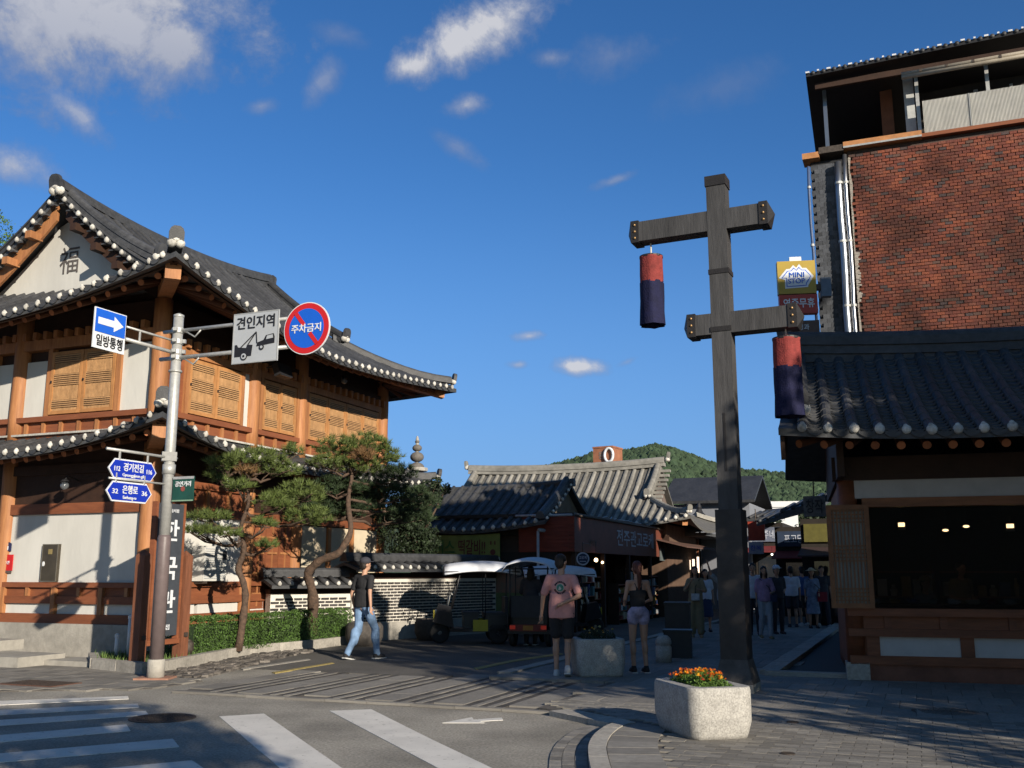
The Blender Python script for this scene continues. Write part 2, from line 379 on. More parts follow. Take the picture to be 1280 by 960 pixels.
def remesh(mb, name, mats, voxel=.015, smooth=4, disp=0, dscale=6):
    me = mb.mesh('tmp', mats); ob = bpy.data.objects.new('tmp', me)
    r = ob.modifiers.new('r', 'REMESH'); r.mode = 'VOXEL'; r.voxel_size = voxel; r.use_smooth_shade = True
    if smooth:
        q = ob.modifiers.new('s', 'SMOOTH'); q.iterations = smooth; q.factor = .5
    m2 = tmp_eval(ob); m2.name = name
    if disp:
        for v in m2.vertices:
            c = v.co
            k = noise.noise(V((c.x * dscale, c.y * dscale, c.z * dscale * .55))) + .5 * noise.noise(c * dscale * 2.3)
            v.co = c + v.normal * k * disp
    m2.materials.clear()
    for m in (mats if isinstance(mats, (list, tuple)) else [mats]): m2.materials.append(m)
    m2.polygons.foreach_set('use_smooth', [True] * len(m2.polygons))
    return m2
# ------------------------------------------------------------------ Korean roofs
def sweep(mb, prof, pts, closed=True):
    pts = [V(p) for p in pts]; n = len(prof); vs = []
    for i, p in enumerate(pts):
        d = pts[min(i + 1, len(pts) - 1)] - pts[max(i - 1, 0)]; d.z = 0
        if d.length < 1e-5: d = V((1, 0, 0))
        d.normalize(); r = V((d.y, -d.x, 0))
        vs += [p + r * x + V((0, 0, z)) for x, z in prof]
    fs = []
    for i in range(len(pts) - 1):
        for k in range(n): fs.append((i * n + k, i * n + (k + 1) % n, (i + 1) * n + (k + 1) % n, (i + 1) * n + k))
    fs += [tuple(range(n))[::-1], tuple(range((len(pts) - 1) * n, len(pts) * n))]
    return mb.add(vs, fs)
def ridge_prof(w, h, layers):
    pr = []; z = 0; lh = h / (layers + 1.2)
    left = []
    for k in range(layers):
        ww = w / 2 * (1 if k % 2 == 0 else .86)
        left += [(ww, z), (ww, z + lh * .72), (ww * .9, z + lh * .74), (ww * .9, z + lh * .98)]
        z += lh
    r = w * .36
    arc = [(r * cos(a), z + r * sin(a) * .9) for a in (0, .5, 1.05, pi / 2)]
    right = left + arc
    return right + [(-x, zz) for x, zz in right[::-1]][1:]
CAPME = {}
def cap_mesh(r=.075):
    k = ('cap', round(r, 3))
    if k not in CAPME:
        mb = MB(); mb.ball((0, 0, 0), (r * .8, r * .62, r * .78), 10, 6); mb.ball((0, 0, r * .4), (r * .45, r * .45, r * .6), 8, 5); CAPME[k] = mb.mesh('eave_cap', plaster_o, True)
    return CAPME[k]
def rafter_mesh():
    if 'raf' not in CAPME:
        mb = MB(); n = 10
        for y, rr in ((0, 1), (1, 1)):
            mb.v += [(cos(2 * pi * k / n) * rr, y, sin(2 * pi * k / n) * rr) for k in range(n)]
        for k in range(n): mb.f.append((k, (k + 1) % n, (k + 1) % n + n, k + n)); mb.m.append(0)
        mb.f.append(tuple(range(n))); mb.m.append(1); mb.f.append(tuple(range(n, 2 * n))[::-1]); mb.m.append(0)
        CAPME['raf'] = mb.mesh('rafter', [woodr, wood_end])
    return CAPME['raf']
woodr = M('rafter_wood', (.10, .04, .02), .6, .3, 5, .2)
class Roof:
    def __init__(s, root, rect, ze, prof, lift=.9, Lc=6.5, flare=.35, gable=None, dmax=None, sp=.29, over=1.5, tm=None, td=None, liftk=None):
        s.liftk = liftk if liftk is not None else lift; s.root = root; s.s0, s.s1, s.t0, s.t1 = rect; s.ze = ze; s.prof = prof; s.lift = lift; s.Lc = Lc; s.fl = flare
        s.gable = gable; s.dmax = dmax; s.sp = sp; s.half = (s.t1 - s.t0) / 2; s.over = over; s.tm = tm or tile; s.td = td or tile_d
    def g(s, x): return max(0, 1 - max(0, x) / s.Lc) ** 2
    def P(s, side, c, d, dz=0):
        if side == 'A': a, b = c, s.t0 + d
        elif side == 'B': a, b = c, s.t1 - d
        elif side == 'F': a, b = s.s0 + d, c
        else: a, b = s.s1 - d, c
        ds = min(a - s.s0, s.s1 - a); dt = min(b - s.t0, s.t1 - b)
        z = s.ze + s.prof(d) + (s.lift if a < (s.s0 + s.s1) / 2 else s.liftk) * s.g(ds) * s.g(dt)
        fa = s.fl * s.g(dt) * max(0, 1 - ds / 1.6); fb = s.fl * s.g(ds) * max(0, 1 - dt / 1.6)
        a += fa if a > (s.s0 + s.s1) / 2 else -fa; b += fb if b > (s.t0 + s.t1) / 2 else -fb
        return V((a, b, z + dz))
    def D(s, side, c):
        if side in 'AB':
            ds = min(c - s.s0, s.s1 - c)
            if s.dmax is not None: return min(s.dmax, max(ds, 0))
            if s.gable and s.gable[0] - 1e-6 <= c <= s.gable[1] + 1e-6: return s.half
            return min(max(ds, 0), s.half)
        dt = min(c - s.t0, s.t1 - c); gd = s.dmax if s.dmax is not None else ((s.gable[0] - s.s0) if side == 'F' else (s.s1 - s.gable[1])) + .45
        return min(gd, max(dt, 0))
    def rng(s, side): return (s.s0, s.s1) if side in 'AB' else (s.t0, s.t1)
    def deck(s, side, th=.1):
        c0, c1 = s.rng(side); mb = MB()
        cuts = [c0, c1] if (s.gable is None or side in 'FK') else [c0, s.gable[0] - .0001, s.gable[0], s.gable[1], s.gable[1] + .0001, c1]
        cuts = [x for x in cuts if c0 <= x <= c1]
        for a, b in zip(cuts, cuts[1:]):
            if b - a < .01: continue
            n = max(2, int((b - a) / .5))
            mb.slab(lambda u, v: s.P(side, a + (b - a) * u, s.D(side, min(max(a + (b - a) * u, c0 + .02), c1 - .02)) * v), n, 8, th)
        return mb.build('roof_deck', [s.td], s.root)
    def rows(s, side, r=.072, caps=True, start=None, rows=True, step=.33, lips=False, only=None):
        c0, c1 = s.rng(side); n = int((c1 - c0) / s.sp); ex = V((1, 0, 0)) if side in 'AB' else V((0, 1, 0))
        off = (c1 - c0 - (n - 1) * s.sp) / 2; out = {'A': V((0, -1, 0)), 'B': V((0, 1, 0)), 'F': V((-1, 0, 0)), 'K': V((1, 0, 0))}[side]
        for i in range(n):
            c = c0 + off + i * s.sp
            if only and not only(c): continue
            Dm = s.D(side, c)
            if rows and Dm > .12:
                mb = MB(); k = max(1, int(round(Dm / step))); rings = []
                for j in range(k):
                    rings += [(Dm * j / k, r * 1.06), (Dm * (j + 1) / k, r * .9)]
                vs = []; na = 6
                for d, rr in rings:
                    p = s.P(side, c, d, .012)
                    vs += [p + ex * rr * cos(pi * q / na) + V((0, 0, rr * sin(pi * q / na))) for q in range(na + 1)]
                fs = [(a * (na + 1) + q, a * (na + 1) + q + 1, (a + 1) * (na + 1) + q + 1, (a + 1) * (na + 1) + q) for a in range(len(rings) - 1) for q in range(na)]
                fs.append(tuple(range(na + 1))); mb.add(vs, fs); mb.build('tile_row', s.tm, s.root)
            if caps:
                p = s.P(side, c, 0, r * .35) + out * .01
                put('eave_cap', cap_mesh(r * 1.08), s.root, loc=p + V((ru(-.008, .008), ru(-.008, .008), ru(-.008, .008))), rot=(ru(-.2, .2), ru(-.2, .2), ru(-.4, .4)), scale=(ru(.92, 1.06),) * 3)
            # hanging edge tile between two rows
            if i < n - 1 and not (only and not only(c + s.sp)):
                mb = MB(); a, b = s.P(side, c + r * .7, 0), s.P(side, c + s.sp - r * .7, 0); m_ = 5; top = []; bot = []
                for q in range(m_ + 1):
                    p = a.lerp(b, q / m_) + out * .03; k = 1 - (2 * q / m_ - 1) ** 2
                    top.append(p + V((0, 0, .015 - .03 * k))); bot.append(p + V((0, 0, -.03 - .055 * k)))
                vs = top + bot + [x - out * .035 for x in top] + [x - out * .035 for x in bot]; w = m_ + 1
                fs = []
                for q in range(m_): fs += [(q, q + 1, w + q + 1, w + q), (2 * w + q, 3 * w + q, 3 * w + q + 1, 2 * w + q + 1), (q, 2 * w + q, 2 * w + q + 1, q + 1), (w + q, w + q + 1, 3 * w + q + 1, 3 * w + q)]
                mb.add(vs, fs); mb.build('edge_tile', s.tm, s.root)
                if lips:
                    mb = MB(); Dm2 = max(Dm, .3); k = max(2, int(Dm2 / .14)); cA, cB = c + r * .8, c + s.sp - r * .8
                    for j in range(k):
                        d0, d1 = Dm2 * j / k, Dm2 * (j + 1) / k; mm = 4; vs = []
                        for d, h in ((d0, .055), (d1, .012)):
                            for q in range(mm + 1):
                                u = q / mm; vs.append(s.P(side, cA + (cB - cA) * u, d, h - .035 * (1 - (2 * u - 1) ** 2)))
                        for q in range(mm + 1):
                            u = q / mm; vs.append(s.P(side, cA + (cB - cA) * u, d0, .03 - .035 * (1 - (2 * u - 1) ** 2)))
                        w2 = mm + 1
                        mb.add(vs, [(q, q + 1, w2 + q + 1, w2 + q) for q in range(mm)] + [(2 * w2 + q, 2 * w2 + q + 1, q + 1, q) for q in range(mm)])
                    mb.build('bed_tiles', s.tm, s.root, kind='stuff')
    def rafters(s, side, sp=.36, r=.062, inset=.3, drop=.2, only=None, length=None):
        c0, c1 = s.rng(side); n = int((c1 - c0 - .3) / sp); me = rafter_mesh(); L_ = length or s.over + .15
        for i in range(n):
            c = c0 + .25 + i * sp
            if only and not only(c): continue
            p0 = s.P(side, c, inset, -drop); ci = min(max(c, c0 + s.over + .02), c1 - s.over - .02)
            t = abs(c - ci)
            p1 = s.P(side, ci, L_, -drop); v = p1 - p0
            q = v.to_track_quat('Y', 'Z')
            put('rafter', me, s.root, loc=p0, rot=q.to_euler(), scale=(r, v.length, r))
        # eave board over the rafter ends
        mb = MB(); m_ = 30
        pts = [s.P(side, c0 + .05 + (c1 - c0 - .1) * i / m_, .2, -.14) for i in range(m_ + 1)]
        if only: pts = [p for i, p in enumerate(pts) if only(c0 + (c1 - c0) * i / m_)]
        sweep(mb, [(-.03, 0), (.03, 0), (.03, .07), (-.03, .07)], pts); mb.build('eave_board', woodd, s.root)
    def ridge(s, pts, w=.24, h=.3, layers=3, name='roof_ridge'):
        mb = MB(); sweep(mb, ridge_prof(w, h, layers), pts); return mb.build(name, s.tm, s.root)
    def end_tile(s, p, ang, k=1.0, plaster_=True):
        """upright rounded end tile on white plaster lumps; faces local +X turned by ang"""
        mb = MB(); w, h = .13 * k, .26 * k
        poly = [(-w, 0), (w, 0), (w, h * .6), (w * .8, h * .85), (w * .4, h), (-w * .4, h), (-w * .8, h * .85), (-w, h * .6)]
        mb.plate(poly, (0, 0, .04), (0, 1, 0), (.15, 0, .99), .09)
        mb.mi = 0
        o = mb.build('ridge_end_tile', s.tm, s.root, loc=p, rot=(0, 0, ang))
        if plaster_:
            mb = MB(); mb.ball((.02, -.075 * k, -.01), (.09 * k, .085 * k, .085 * k)); mb.ball((.02, .075 * k, -.01), (.09 * k, .085 * k, .085 * k)); mb.ball((.02, 0, .05 * k), (.085 * k, .12 * k, .05 * k))
            mb.build('end_plaster', plaster_o, o, True)
        return o
    def hip(s, a_end, b_end, k=1.0, d1=2.2, w=.22, h=.24, d0=.1):
        """hip ridge from the corner inwards; a_end/b_end: 0 = low s / low t corner, 1 = high"""
        sg = lambda d: (s.s0 + d) if a_end == 0 else (s.s1 - d)
        pts = []
        for i in range(9):
            d = d0 + (d1 - d0) * i / 8; side = 'F' if a_end == 0 else 'K'; c = (s.t0 + d) if b_end == 0 else (s.t1 - d)
            up = .10 * k * max(0, 1 - i / 3) ** 2
            pts.append(s.P(side, c, d, .02 + up))
        s.ridge(pts, w * k, h * k, 2, 'hip_ridge')
        ang = math.atan2(pts[0].y - pts[1].y, pts[0].x - pts[1].x)
        s.end_tile(pts[0] + V((cos(ang), sin(ang), 0)) * .05 + V((0, 0, .05 * k)), ang, .88 * k)
        # corner rafter
        mb = MB(); c0 = s.P('F' if a_end == 0 else 'K', (s.t0 + .22) if b_end == 0 else (s.t1 - .22), .22, -.24)
        c1 = s.P('F' if a_end == 0 else 'K', (s.t0 + s.over + .1) if b_end == 0 else (s.t1 - s.over - .1), s.over + .1, -.34)
        mb.beam(c0, c1, .24 * k, .27 * k); mb.build('corner_rafter', wood, s.root)

# ------------------------------------------------------------------ left restaurant house (local x = along the street front, y = leftwards)
HX = thing('tile_roofed_restaurant', 'two-storey timber house with tiled skirt roof and white gable at left corner', 'building', (-7.02, 19.2, 0), ANG_A)
def house_left():
    r = HX; Wd = 6.2
    mb = MB(); mb.box(.06, 8.95, .06, Wd - .06, .1, 7.05); mb.build('wall', woodd, r)
    b = lambda nm, m, *a: (lambda q: q.build(nm, m, r))(MB().box(*a))
    # ---- left facade, x = 0 plane, outwards -x; helper in (t, z)
    LF = lambda nm, m, t0, t1, z0, z1, o=.06, i=.1: b(nm, m, -o, i, t0, t1, z0, z1)
    RF = lambda nm, m, s0, s1, z0, z1, o=.06, i=.1: b(nm, m, s0, s1, -o, i, z0, z1)
    LF('plinth', stone, .0, Wd, 0, .61, .2); RF('plinth', stone, .1, 9.1, 0, .57, .16)
    for t0, t1 in ((.2, .92), (1.02, 2.12), (2.24, 3.5), (3.95, 5.0), (5.1, 6.1)):
        LF('lower_panel', plaster, t0, t1, .79, .99, .04)
    LF('sill_beam', wood2, 0, Wd, .61, .79, .1); LF('rail_beam', wood2, 0, Wd, .985, 1.13, .1); LF('rail_beam', wood2, 0, Wd, 1.3, 1.40, .12)
    LF('recessed_board', wood2, .15, Wd, 1.13, 1.30, .05)
    for t in (.97, 2.18, 3.55, 5.05): LF('stud', wood, t - .05, t + .05, .79, 1.3, .13)
    for t in (.35, 1.55, 2.9): LF('stud', wood, t - .04, t + .04, 1.13, 1.3, .11)
    LF('white_wall', plaster, .12, 3.56, 1.40, 2.75, .04); LF('white_wall', plaster, 3.86, Wd, 1.40, 2.75, .04)
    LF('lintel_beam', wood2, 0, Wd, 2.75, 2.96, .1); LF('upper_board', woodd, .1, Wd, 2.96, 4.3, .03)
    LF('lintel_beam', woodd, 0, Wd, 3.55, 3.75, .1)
    # upper storey, left facade
    LF('rail_beam', wood2, 0, Wd, 4.3, 4.4, .1); LF('recessed_board', wood2, .15, Wd, 4.4, 4.68, .03)
    for i in range(12): LF('stud', wood, .5 + i * .48 - .04, .5 + i * .48 + .04, 4.38, 4.68, .08)
    LF('sill_beam', wood2, 0, Wd, 4.66, 4.77, .13)
    LF('white_wall', plaster, .12, .93, 4.77, 6.15, .03); LF('white_wall', plaster, 2.9, 3.53, 4.77, 5.97, .03); LF('white_wall', plaster, 3.86, 4.4, 4.77, 5.97, .03)
    LF('lintel_beam', wood, 0, Wd, 6.2, 6.42, .12)
    for t in (.98, 2.84, 4.45, 6.1): LF('jamb', wood, t - .06, t + .06, 4.77, 6.2, .09)
    # ---- right facade
    for s0, s1 in ((.2, 1.4), (1.5, 2.8), (3.2, 4.0), (4.1, 4.7)): RF('lower_panel', plaster, s0, s1, .77, .97, .04)
    RF('sill_beam', wood2, .1, 9, .57, .77, .1); RF('rail_beam', wood2, .1, 5.0, .97, 1.12, .1); RF('rail_beam', wood2, .1, 5.0, 1.3, 1.40, .12)
    RF('recessed_board', wood2, .1, 5.0, 1.12, 1.3, .05)
    RF('white_wall', plaster, .12, 2.82, 1.40, 2.72, .04)
    RF('lintel_beam', wood2, .1, 9, 2.72, 2.9, .1); RF('panel_board', wood2, .3, 2.8, 2.9, 3.28, .04); RF('lintel_beam', wood2, .1, 9, 3.28, 3.42, .11)
    for s in (.9, 1.6, 2.3): RF('stud', wood, s - .04, s + .04, 2.9, 3.28, .09)
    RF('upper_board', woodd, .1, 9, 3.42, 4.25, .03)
    # door bay, lattice doors in red-brown wood between the second and third column
    for s0, s1 in ((3.2, 3.68), (3.7, 4.18), (4.2, 4.68)):
        d = RF('door', wood2, s0, s1, .8, 2.7, .05)
        for z in (1.1, 1.55, 2.0, 2.35): MB().box(s0 + .06, s1 - .06, -.075, -.05, z, z + .05).build('rail', wood, d)
        MB().box((s0 + s1) / 2 - .015, (s0 + s1) / 2 + .015, -.07, -.05, .85, 2.65).build('muntin', wood, d)
    cream = M('cream_plaster', (.56, .48, .35), .85, .08, 4, .1, dirt=.1)
    RF('white_wall', cream, 5.05, 6.2, .9, 2.7, .04); RF('white_wall', cream, 6.35, 7.3, .9, 2.7, .04); RF('white_wall', cream, 7.45, 8.75, .9, 2.7, .04)
    for s in (6.28, 7.38): RF('jamb', wood, s - .07, s + .07, .6, 2.7, .1)
    # upper storey, right facade
    RF('rail_beam', wood2, .1, 9, 4.3, 4.4, .1); RF('recessed_board', wood2, .1, 9, 4.4, 4.68, .03)
    for i in range(18): RF('stud', wood, .5 + i * .48 - .04, .5 + i * .48 + .04, 4.38, 4.68, .08)
    RF('sill_beam', wood2, .1, 9, 4.66, 4.77, .13)
    RF('lintel_beam', wood, .1, 9, 5.98, 6.14, .1); RF('side_board', wood2, .12, .68, 4.77, 5.98, .03)
    RF('white_wall', plaster, 2.58, 2.84, 4.77, 5.98, .03)
    for i in range(30):                                      # rafter tails above the lintel
        s = .35 + i * .29
        q = MB(); q.cbox((0, 0, 0), (.1, .16, .18)); q.build('bracket', wood, r, loc=(s, -.1, 6.22))
    for i in range(20):
        q = MB(); q.cbox((0, 0, 0), (.16, .1, .16)); q.build('bracket', wood, r, loc=(-.1, .35 + i * .29, 6.5))
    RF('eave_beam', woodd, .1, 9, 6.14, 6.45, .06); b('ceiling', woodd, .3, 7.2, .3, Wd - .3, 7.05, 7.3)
    # ---- lattice windows
    def leaf_win(side, a0, a1, z0, z1, groups=3):
        def bx(mb, u0, u1, w0, w1, o0, o1):
            if side == 'L': mb.box(-o1, -o0, u0, u1, w0, w1)
            else: mb.box(u0, u1, -o1, -o0, w0, w1)
        f = MB(); e = .07
        bx(f, a0, a0 + e, z0, z1, .03, .10); bx(f, a1 - e, a1, z0, z1, .03, .10); bx(f, a0 + e, a1 - e, z0, z0 + e, .03, .10); bx(f, a0 + e, a1 - e, z1 - e, z1, .03, .10)
        w = f.build('window', lat_f, r)
        q = MB(); n = int((a1 - a0 - 2 * e) / .036)
        for i in range(n):
            c = a0 + e + (a1 - a0 - 2 * e) * (i + .5) / n; bx(q, c - .0115, c + .0115, z0 + e, z1 - e, .055, .080)
        H_ = z1 - z0 - 2 * e; zs = []
        for c in (.1, .5, .9):
            zs += [z0 + e + H_ * c + k * .05 for k in (-2, -1, 0, 1, 2)] if c != .5 else [z0 + e + H_ * (.55) + k * .05 for k in (-2.5, -1.5, -.5, .5, 1.5, 2.5)]
        zs = []
        for c, k_ in ((.12, 4), (.55, 6), (.93, 4)):
            zc = z0 + e + H_ * c; hh_ = k_ * .042 / 2; bk = MB(); bx(bk, a0 + e, a1 - e, zc - hh_, zc + hh_, .05, .084); bk.build('gap_shade_strip', woodd, w)  # dark strip stands in for the shaded gaps between the bars
            zs += [zc - hh_ + .021 + .042 * i_ for i_ in range(k_)]
        for z in zs: bx(q, a0 + e, a1 - e, z - .012, z + .012, .082, .098)
        q.build('lattice', lat_m, w, kind='stuff')
        p = MB(); bx(p, a0 + e, a1 - e, z0 + e, z1 - e, .035, .045); p.build('paper_pane', paper, w)
        h = MB(); bx(h, (a1 - .04 if side == 'L' else a0 + .02), (a1 - .015 if side == 'L' else a0 + .045), (z0 + z1) / 2, (z0 + z1) / 2 + .05, .1, .125); h.build('handle', blackm, w)
    leaf_win('L', 1.06, 1.9, 4.8, 6.12); leaf_win('L', 1.92, 2.77, 4.8, 6.12)
    leaf_win('L', 4.55, 5.28, 4.8, 6.12); leaf_win('L', 5.3, 6.02, 4.8, 6.12)
    leaf_win('R', .78, 1.62, 4.8, 5.95); leaf_win('R', 1.64, 2.48, 4.8, 5.95)
    leaf_win('R', 3.3, 3.94, 4.8, 5.95); leaf_win('R', 3.96, 4.6, 4.8, 5.95)
    for k in range(4): leaf_win('R', 5.15 + k * .86, 5.15 + k * .86 + .84, 4.8, 5.95)
    for s in (.72, 2.53, 3.22, 4.68, 5.08, 8.64): RF('jamb', wood, s - .05, s + .05, 4.77, 5.98, .11)
    # ---- columns
    def col(x, y, z0, z1, rr=.18):
        q = MB(); n = 6; pts = [(x + ru(-.008, .008), y + ru(-.008, .008), z0 + (z1 - z0) * i / n) for i in range(n + 1)]
        q.tube(pts, [rr * ru(.97, 1.04) for _ in pts], 14); q.build('column', wood, r, True)
    for x, y in ((0, 0), (0, 3.71), (0, 6.2), (3.0, 0), (4.88, 0), (8.9, 0)):
        col(x, y, .4, 4.1); col(x, y, 4.3, 7.0)
    # ---- upper roof
    prof = lambda d: .455 * d + .050 * d * d
    U = Roof(r, (-1.65, 9.55, -1.65, 7.85), 6.42, prof, lift=.78, liftk=.3, Lc=6.2, flare=.25, gable=(0.0, 7.5), over=1.5)
    for sd in 'ABFK': U.deck(sd)
    U.rows('A'); U.rows('F'); U.rows('K', rows=False, only=lambda c: c < 3)
    U.rafters('A'); U.rafters('F', length=2.15); U.rafters('K', only=lambda c: c < 4, length=.9)
    zr = U.ze + prof(4.6) - .20
    def sag(i, n, a): u = 2 * i / n - 1; return a * abs(u) ** 2.2
    pts = [V((-.05 + 7.6 * i / 16, 3.05, zr - .02 + sag(i, 16, .28))) for i in range(17)]
    U.ridge(pts, .3, .42, 4, 'main_ridge'); U.end_tile(pts[0] + V((-.06, 0, .12)), pi, 1.2); U.end_tile(pts[-1] + V((.06, 0, .1)), 0, 1.1)
    for gs, sg in ((.0, -1), (7.5, 1)):                      # verge ridges over the gables
        for sd in 'AB':
            pts = [U.P(sd, gs + (.12 if sg < 0 else -.12), 4.5 - 2.45 * i / 8, .03 + .1 * (i / 8) ** 2) for i in range(9)]
            U.ridge(pts, .26, .3, 3, 'verge_ridge')
            U.end_tile(pts[-1] + V((0, -.06 if sd == 'A' else .06, .1)), -pi / 2 if sd == 'A' else pi / 2, 1.0)
    for a in (0, 1):
        for c in (0, 1): U.hip(a, c, 1.15 if a == 0 else .95, d1=2.3)
    # gable end with bargeboards, verge tiles and the character
    gx = .42; zb = U.ze + prof(2.1)
    poly = [(.95, zb - .25)]
    for i in range(9):
        d = 2.3 + 2.3 * i / 8; poly.append((-1.65 + d, U.ze + prof(d) - .12))
    poly += [(6.2 - y, z) for y, z in poly[::-1][1:]]
    q = MB(); q.plate([(y, z) for y, z in poly], (gx + .1, 0, 0), (0, 1, 0), (0, 0, 1), .05); q.build('gable_wall', plaster, r)
    for sd in (0, 1):
        pts = []
        for i in range(9):
            d = 1.9 + 2.72 * i / 8; y = -1.65 + d; y = y if sd == 0 else 6.2 - y; pts.append(V((.1, y, U.ze + prof(d) - .42)))
        q = MB()
        for a_, b_ in zip(pts, pts[1:]): q.add([a_ + V((0, 0, 0)), b_, b_ + V((0, 0, .34)), a_ + V((0, 0, .34)), a_ + V((.06, 0, 0)), b_ + V((.06, 0, 0)), b_ + V((.06, 0, .34)), a_ + V((.06, 0, .34))], [(0, 1, 2, 3), (7, 6, 5, 4), (0, 4, 5, 1), (3, 2, 6, 7), (0, 3, 7, 4), (1, 5, 6, 2)])
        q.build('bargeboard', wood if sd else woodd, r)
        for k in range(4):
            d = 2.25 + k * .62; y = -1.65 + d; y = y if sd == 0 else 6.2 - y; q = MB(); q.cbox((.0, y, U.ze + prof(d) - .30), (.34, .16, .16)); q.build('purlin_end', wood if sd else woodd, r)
        for k in range(13):
            d = 1.95 + k * .215; y = -1.65 + d; y = y if sd == 0 else 6.2 - y; z = U.ze + prof(d)
            put('eave_cap', cap_mesh(.075), r, loc=(-.06, y, z + .03), rot=(0, 0, pi / 2), scale=(ru(.92, 1.05),) * 3)
            q = MB(); q.tube([(-.05, y, z + .02), (.25, y, z + .03)], .07, 8); q.build('verge_tile', tile, r, True)
            q = MB(); q.cbox((0, 0, 0), (.1, .12, .03)); q.build('verge_drip_tile', tile, r, loc=(-.0, y + .1 * (1 if sd == 0 else -1), z - .035))
    text('福', .45, r, M('character_grey', (.09, .08, .075), .8, .1), (gx + .094, 3.2, 8.38), (0, -1, 0), (0, 0, 1), 'gable_character', bold=.0, depth=.004, fit=(.54, .62))
    # ---- skirt roof between the storeys
    S = Roof(r, (-1.25, 9.75, -1.25, 7.4), 3.84, lambda d: .36 * d, lift=.58, liftk=.2, Lc=4.2, flare=.15, dmax=1.25, over=1.2)
    for sd in 'AF': S.deck(sd)
    S.rows('A'); S.rows('F'); S.rafters('A', sp=.33, length=1.2); S.rafters('F', sp=.33, length=1.2); S.hip(0, 0, 1.15, d1=1.3); S.hip(1, 0, .95, d1=1.3)
    S.ridge([V((-.02, -.12 + 6.2 * i / 12, 4.29)) for i in range(13)], .16, .12, 1, 'wall_ridge'); S.ridge([V((.0 + 9.4 * i / 12, -.06, 4.29)) for i in range(13)], .16, .12, 1, 'wall_ridge')
    # low wall band in plaster above the skirt ridge
    LF('flashing', plaster_o, .1, Wd, 4.37, 4.41, .17); RF('flashing', plaster_o, .1, 8.9, 4.37, 4.41, .17)
lat_f = M('window_frame_wood', (.40, .19, .07), .6, .2, 5, .1, rand=.08)
house_left()
# stone finial on the far end of the skirt roof's neighbour
fin = thing('stone_finial', 'grey stone finial of stacked balls rising behind the end of skirt roof', 'finial', AT(521, 585, 30.5))
for k, (z, rr) in enumerate(((.0, .30), (.34, .27), (.62, .19), (.82, .09))):
    MB().ball((0, 0, z), (rr * .8, rr * .8, rr * .6), 12, 8).build('ball', M('dark_weathered_stone', (.13, .12, .11), .9, .3, 12, .4), fin, True)
MB().lathe([(.12, -2.6), (.12, -.1), (.34, -.1), (.34, 0), (.05, .0), (.05, .9), (.02, 1.0)], n=10).build('stem', granite, fin)
# ------------------------------------------------------------------ ground
def inpoly(x, y, P):
    c = False; j = len(P) - 1
    for i in range(len(P)):
        if (P[i][1] > y) != (P[j][1] > y) and x < (P[j][0] - P[i][0]) * (y - P[i][1]) / (P[j][1] - P[i][1]) + P[i][0]: c = not c
        j = i
    return c
def PQ(p, q): v = AX * p + BX * q; return (v.x, v.y)
def structure(name, mb, m, parent=None): return mb.build(name, m, parent, kind='structure')
def infrustum(x, y, m=1.05): return y > 1 and abs(x / y) < .55 * m and y > 7.6
def pieces(name, parent, mat, cells, z, h, limit=300, gap=.006, tilt=.006):
    """cells: (x, y, ang, lx, ly) -> the nearest as objects sharing one mesh, the rest as one mesh"""
    me = MB().cbox((0, 0, 0), (1, 1, 1)).mesh(name, mat)
    vis = [c for c in cells if infrustum(c[0], c[1])]; vis.sort(key=lambda c: c[0] ** 2 + c[1] ** 2)
    near, far = vis[:limit], vis[limit:] + [c for c in cells if not infrustum(c[0], c[1])]
    for x, y, a, lx, ly in near:
        put(name, me, parent, loc=(x, y, z - h / 2 + ru(0, .004)), rot=(ru(-tilt, tilt), ru(-tilt, tilt), a + ru(-.006, .006)), scale=(lx - gap, ly - gap, h))
    if far:
        mb = MB()
        for x, y, a, lx, ly in far:
            mb.cbox((x, y, z - h / 2 + ru(0, .003)), (lx - gap, ly - gap, h), Matrix.Rotation(a, 3, 'Z'))
        mb.build(name + '_field', mat, parent, kind='stuff')
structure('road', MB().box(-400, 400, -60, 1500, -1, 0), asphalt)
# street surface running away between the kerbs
structure('street', MB().prism([PQ(14.2, 6.2), PQ(140, 6.2), PQ(140, 12.3), PQ(24, 12.2), PQ(14.2, 11.5)], .001, .008), asph_shade)
PAV = [(.5, 2), (.62, 7.4), (.66, 8.6), (.72, 9.4), (.86, 10.1), (1.05, 10.7), (.95, 11.2), PQ(11.2, 4.2), PQ(14.4, 4.2), PQ(14.4, 6.1), PQ(140, 6.1), PQ(140, -30), (30, 2)]
pav = structure('pavement', MB().prism(PAV, -.05, .05), joint)
# kerb stones round the corner, and along the street
def along(pts, step):
    out = []; acc = 0
    for a, b in zip(pts, pts[1:]):
        a, b = V((a[0], a[1], 0)), V((b[0], b[1], 0)); L_ = (b - a).length; t = (step - acc) if acc else 0
        t = -acc if False else t
        while t < L_:
            out.append((a + (b - a) * (t / L_), (b - a).normalized())); t += step
        acc = (L_ - (t - step)) % step
    return out
def bez(pts, n=40):
    P_ = [V((x, y, 0)) for x, y in pts]; o = []
    for i in range(len(P_) - 1):
        p0, p1, p2, p3 = P_[max(i - 1, 0)], P_[i], P_[i + 1], P_[min(i + 2, len(P_) - 1)]
        m = max(2, n // (len(P_) - 1))
        for k in range(m):
            t = k / m; o.append(.5 * ((2 * p1) + (p2 - p0) * t + (2 * p0 - 5 * p1 + 4 * p2 - p3) * t * t + (3 * p1 - p0 - 3 * p2 + p3) * t ** 3))
    o.append(P_[-1]); return [(p.x, p.y) for p in o]
kc = bez([(.5, 5.5), (.60, 7.4), (.64, 8.6), (.70, 9.4), (.84, 10.1), (1.06, 10.66), (1.4, 10.95)], 60)
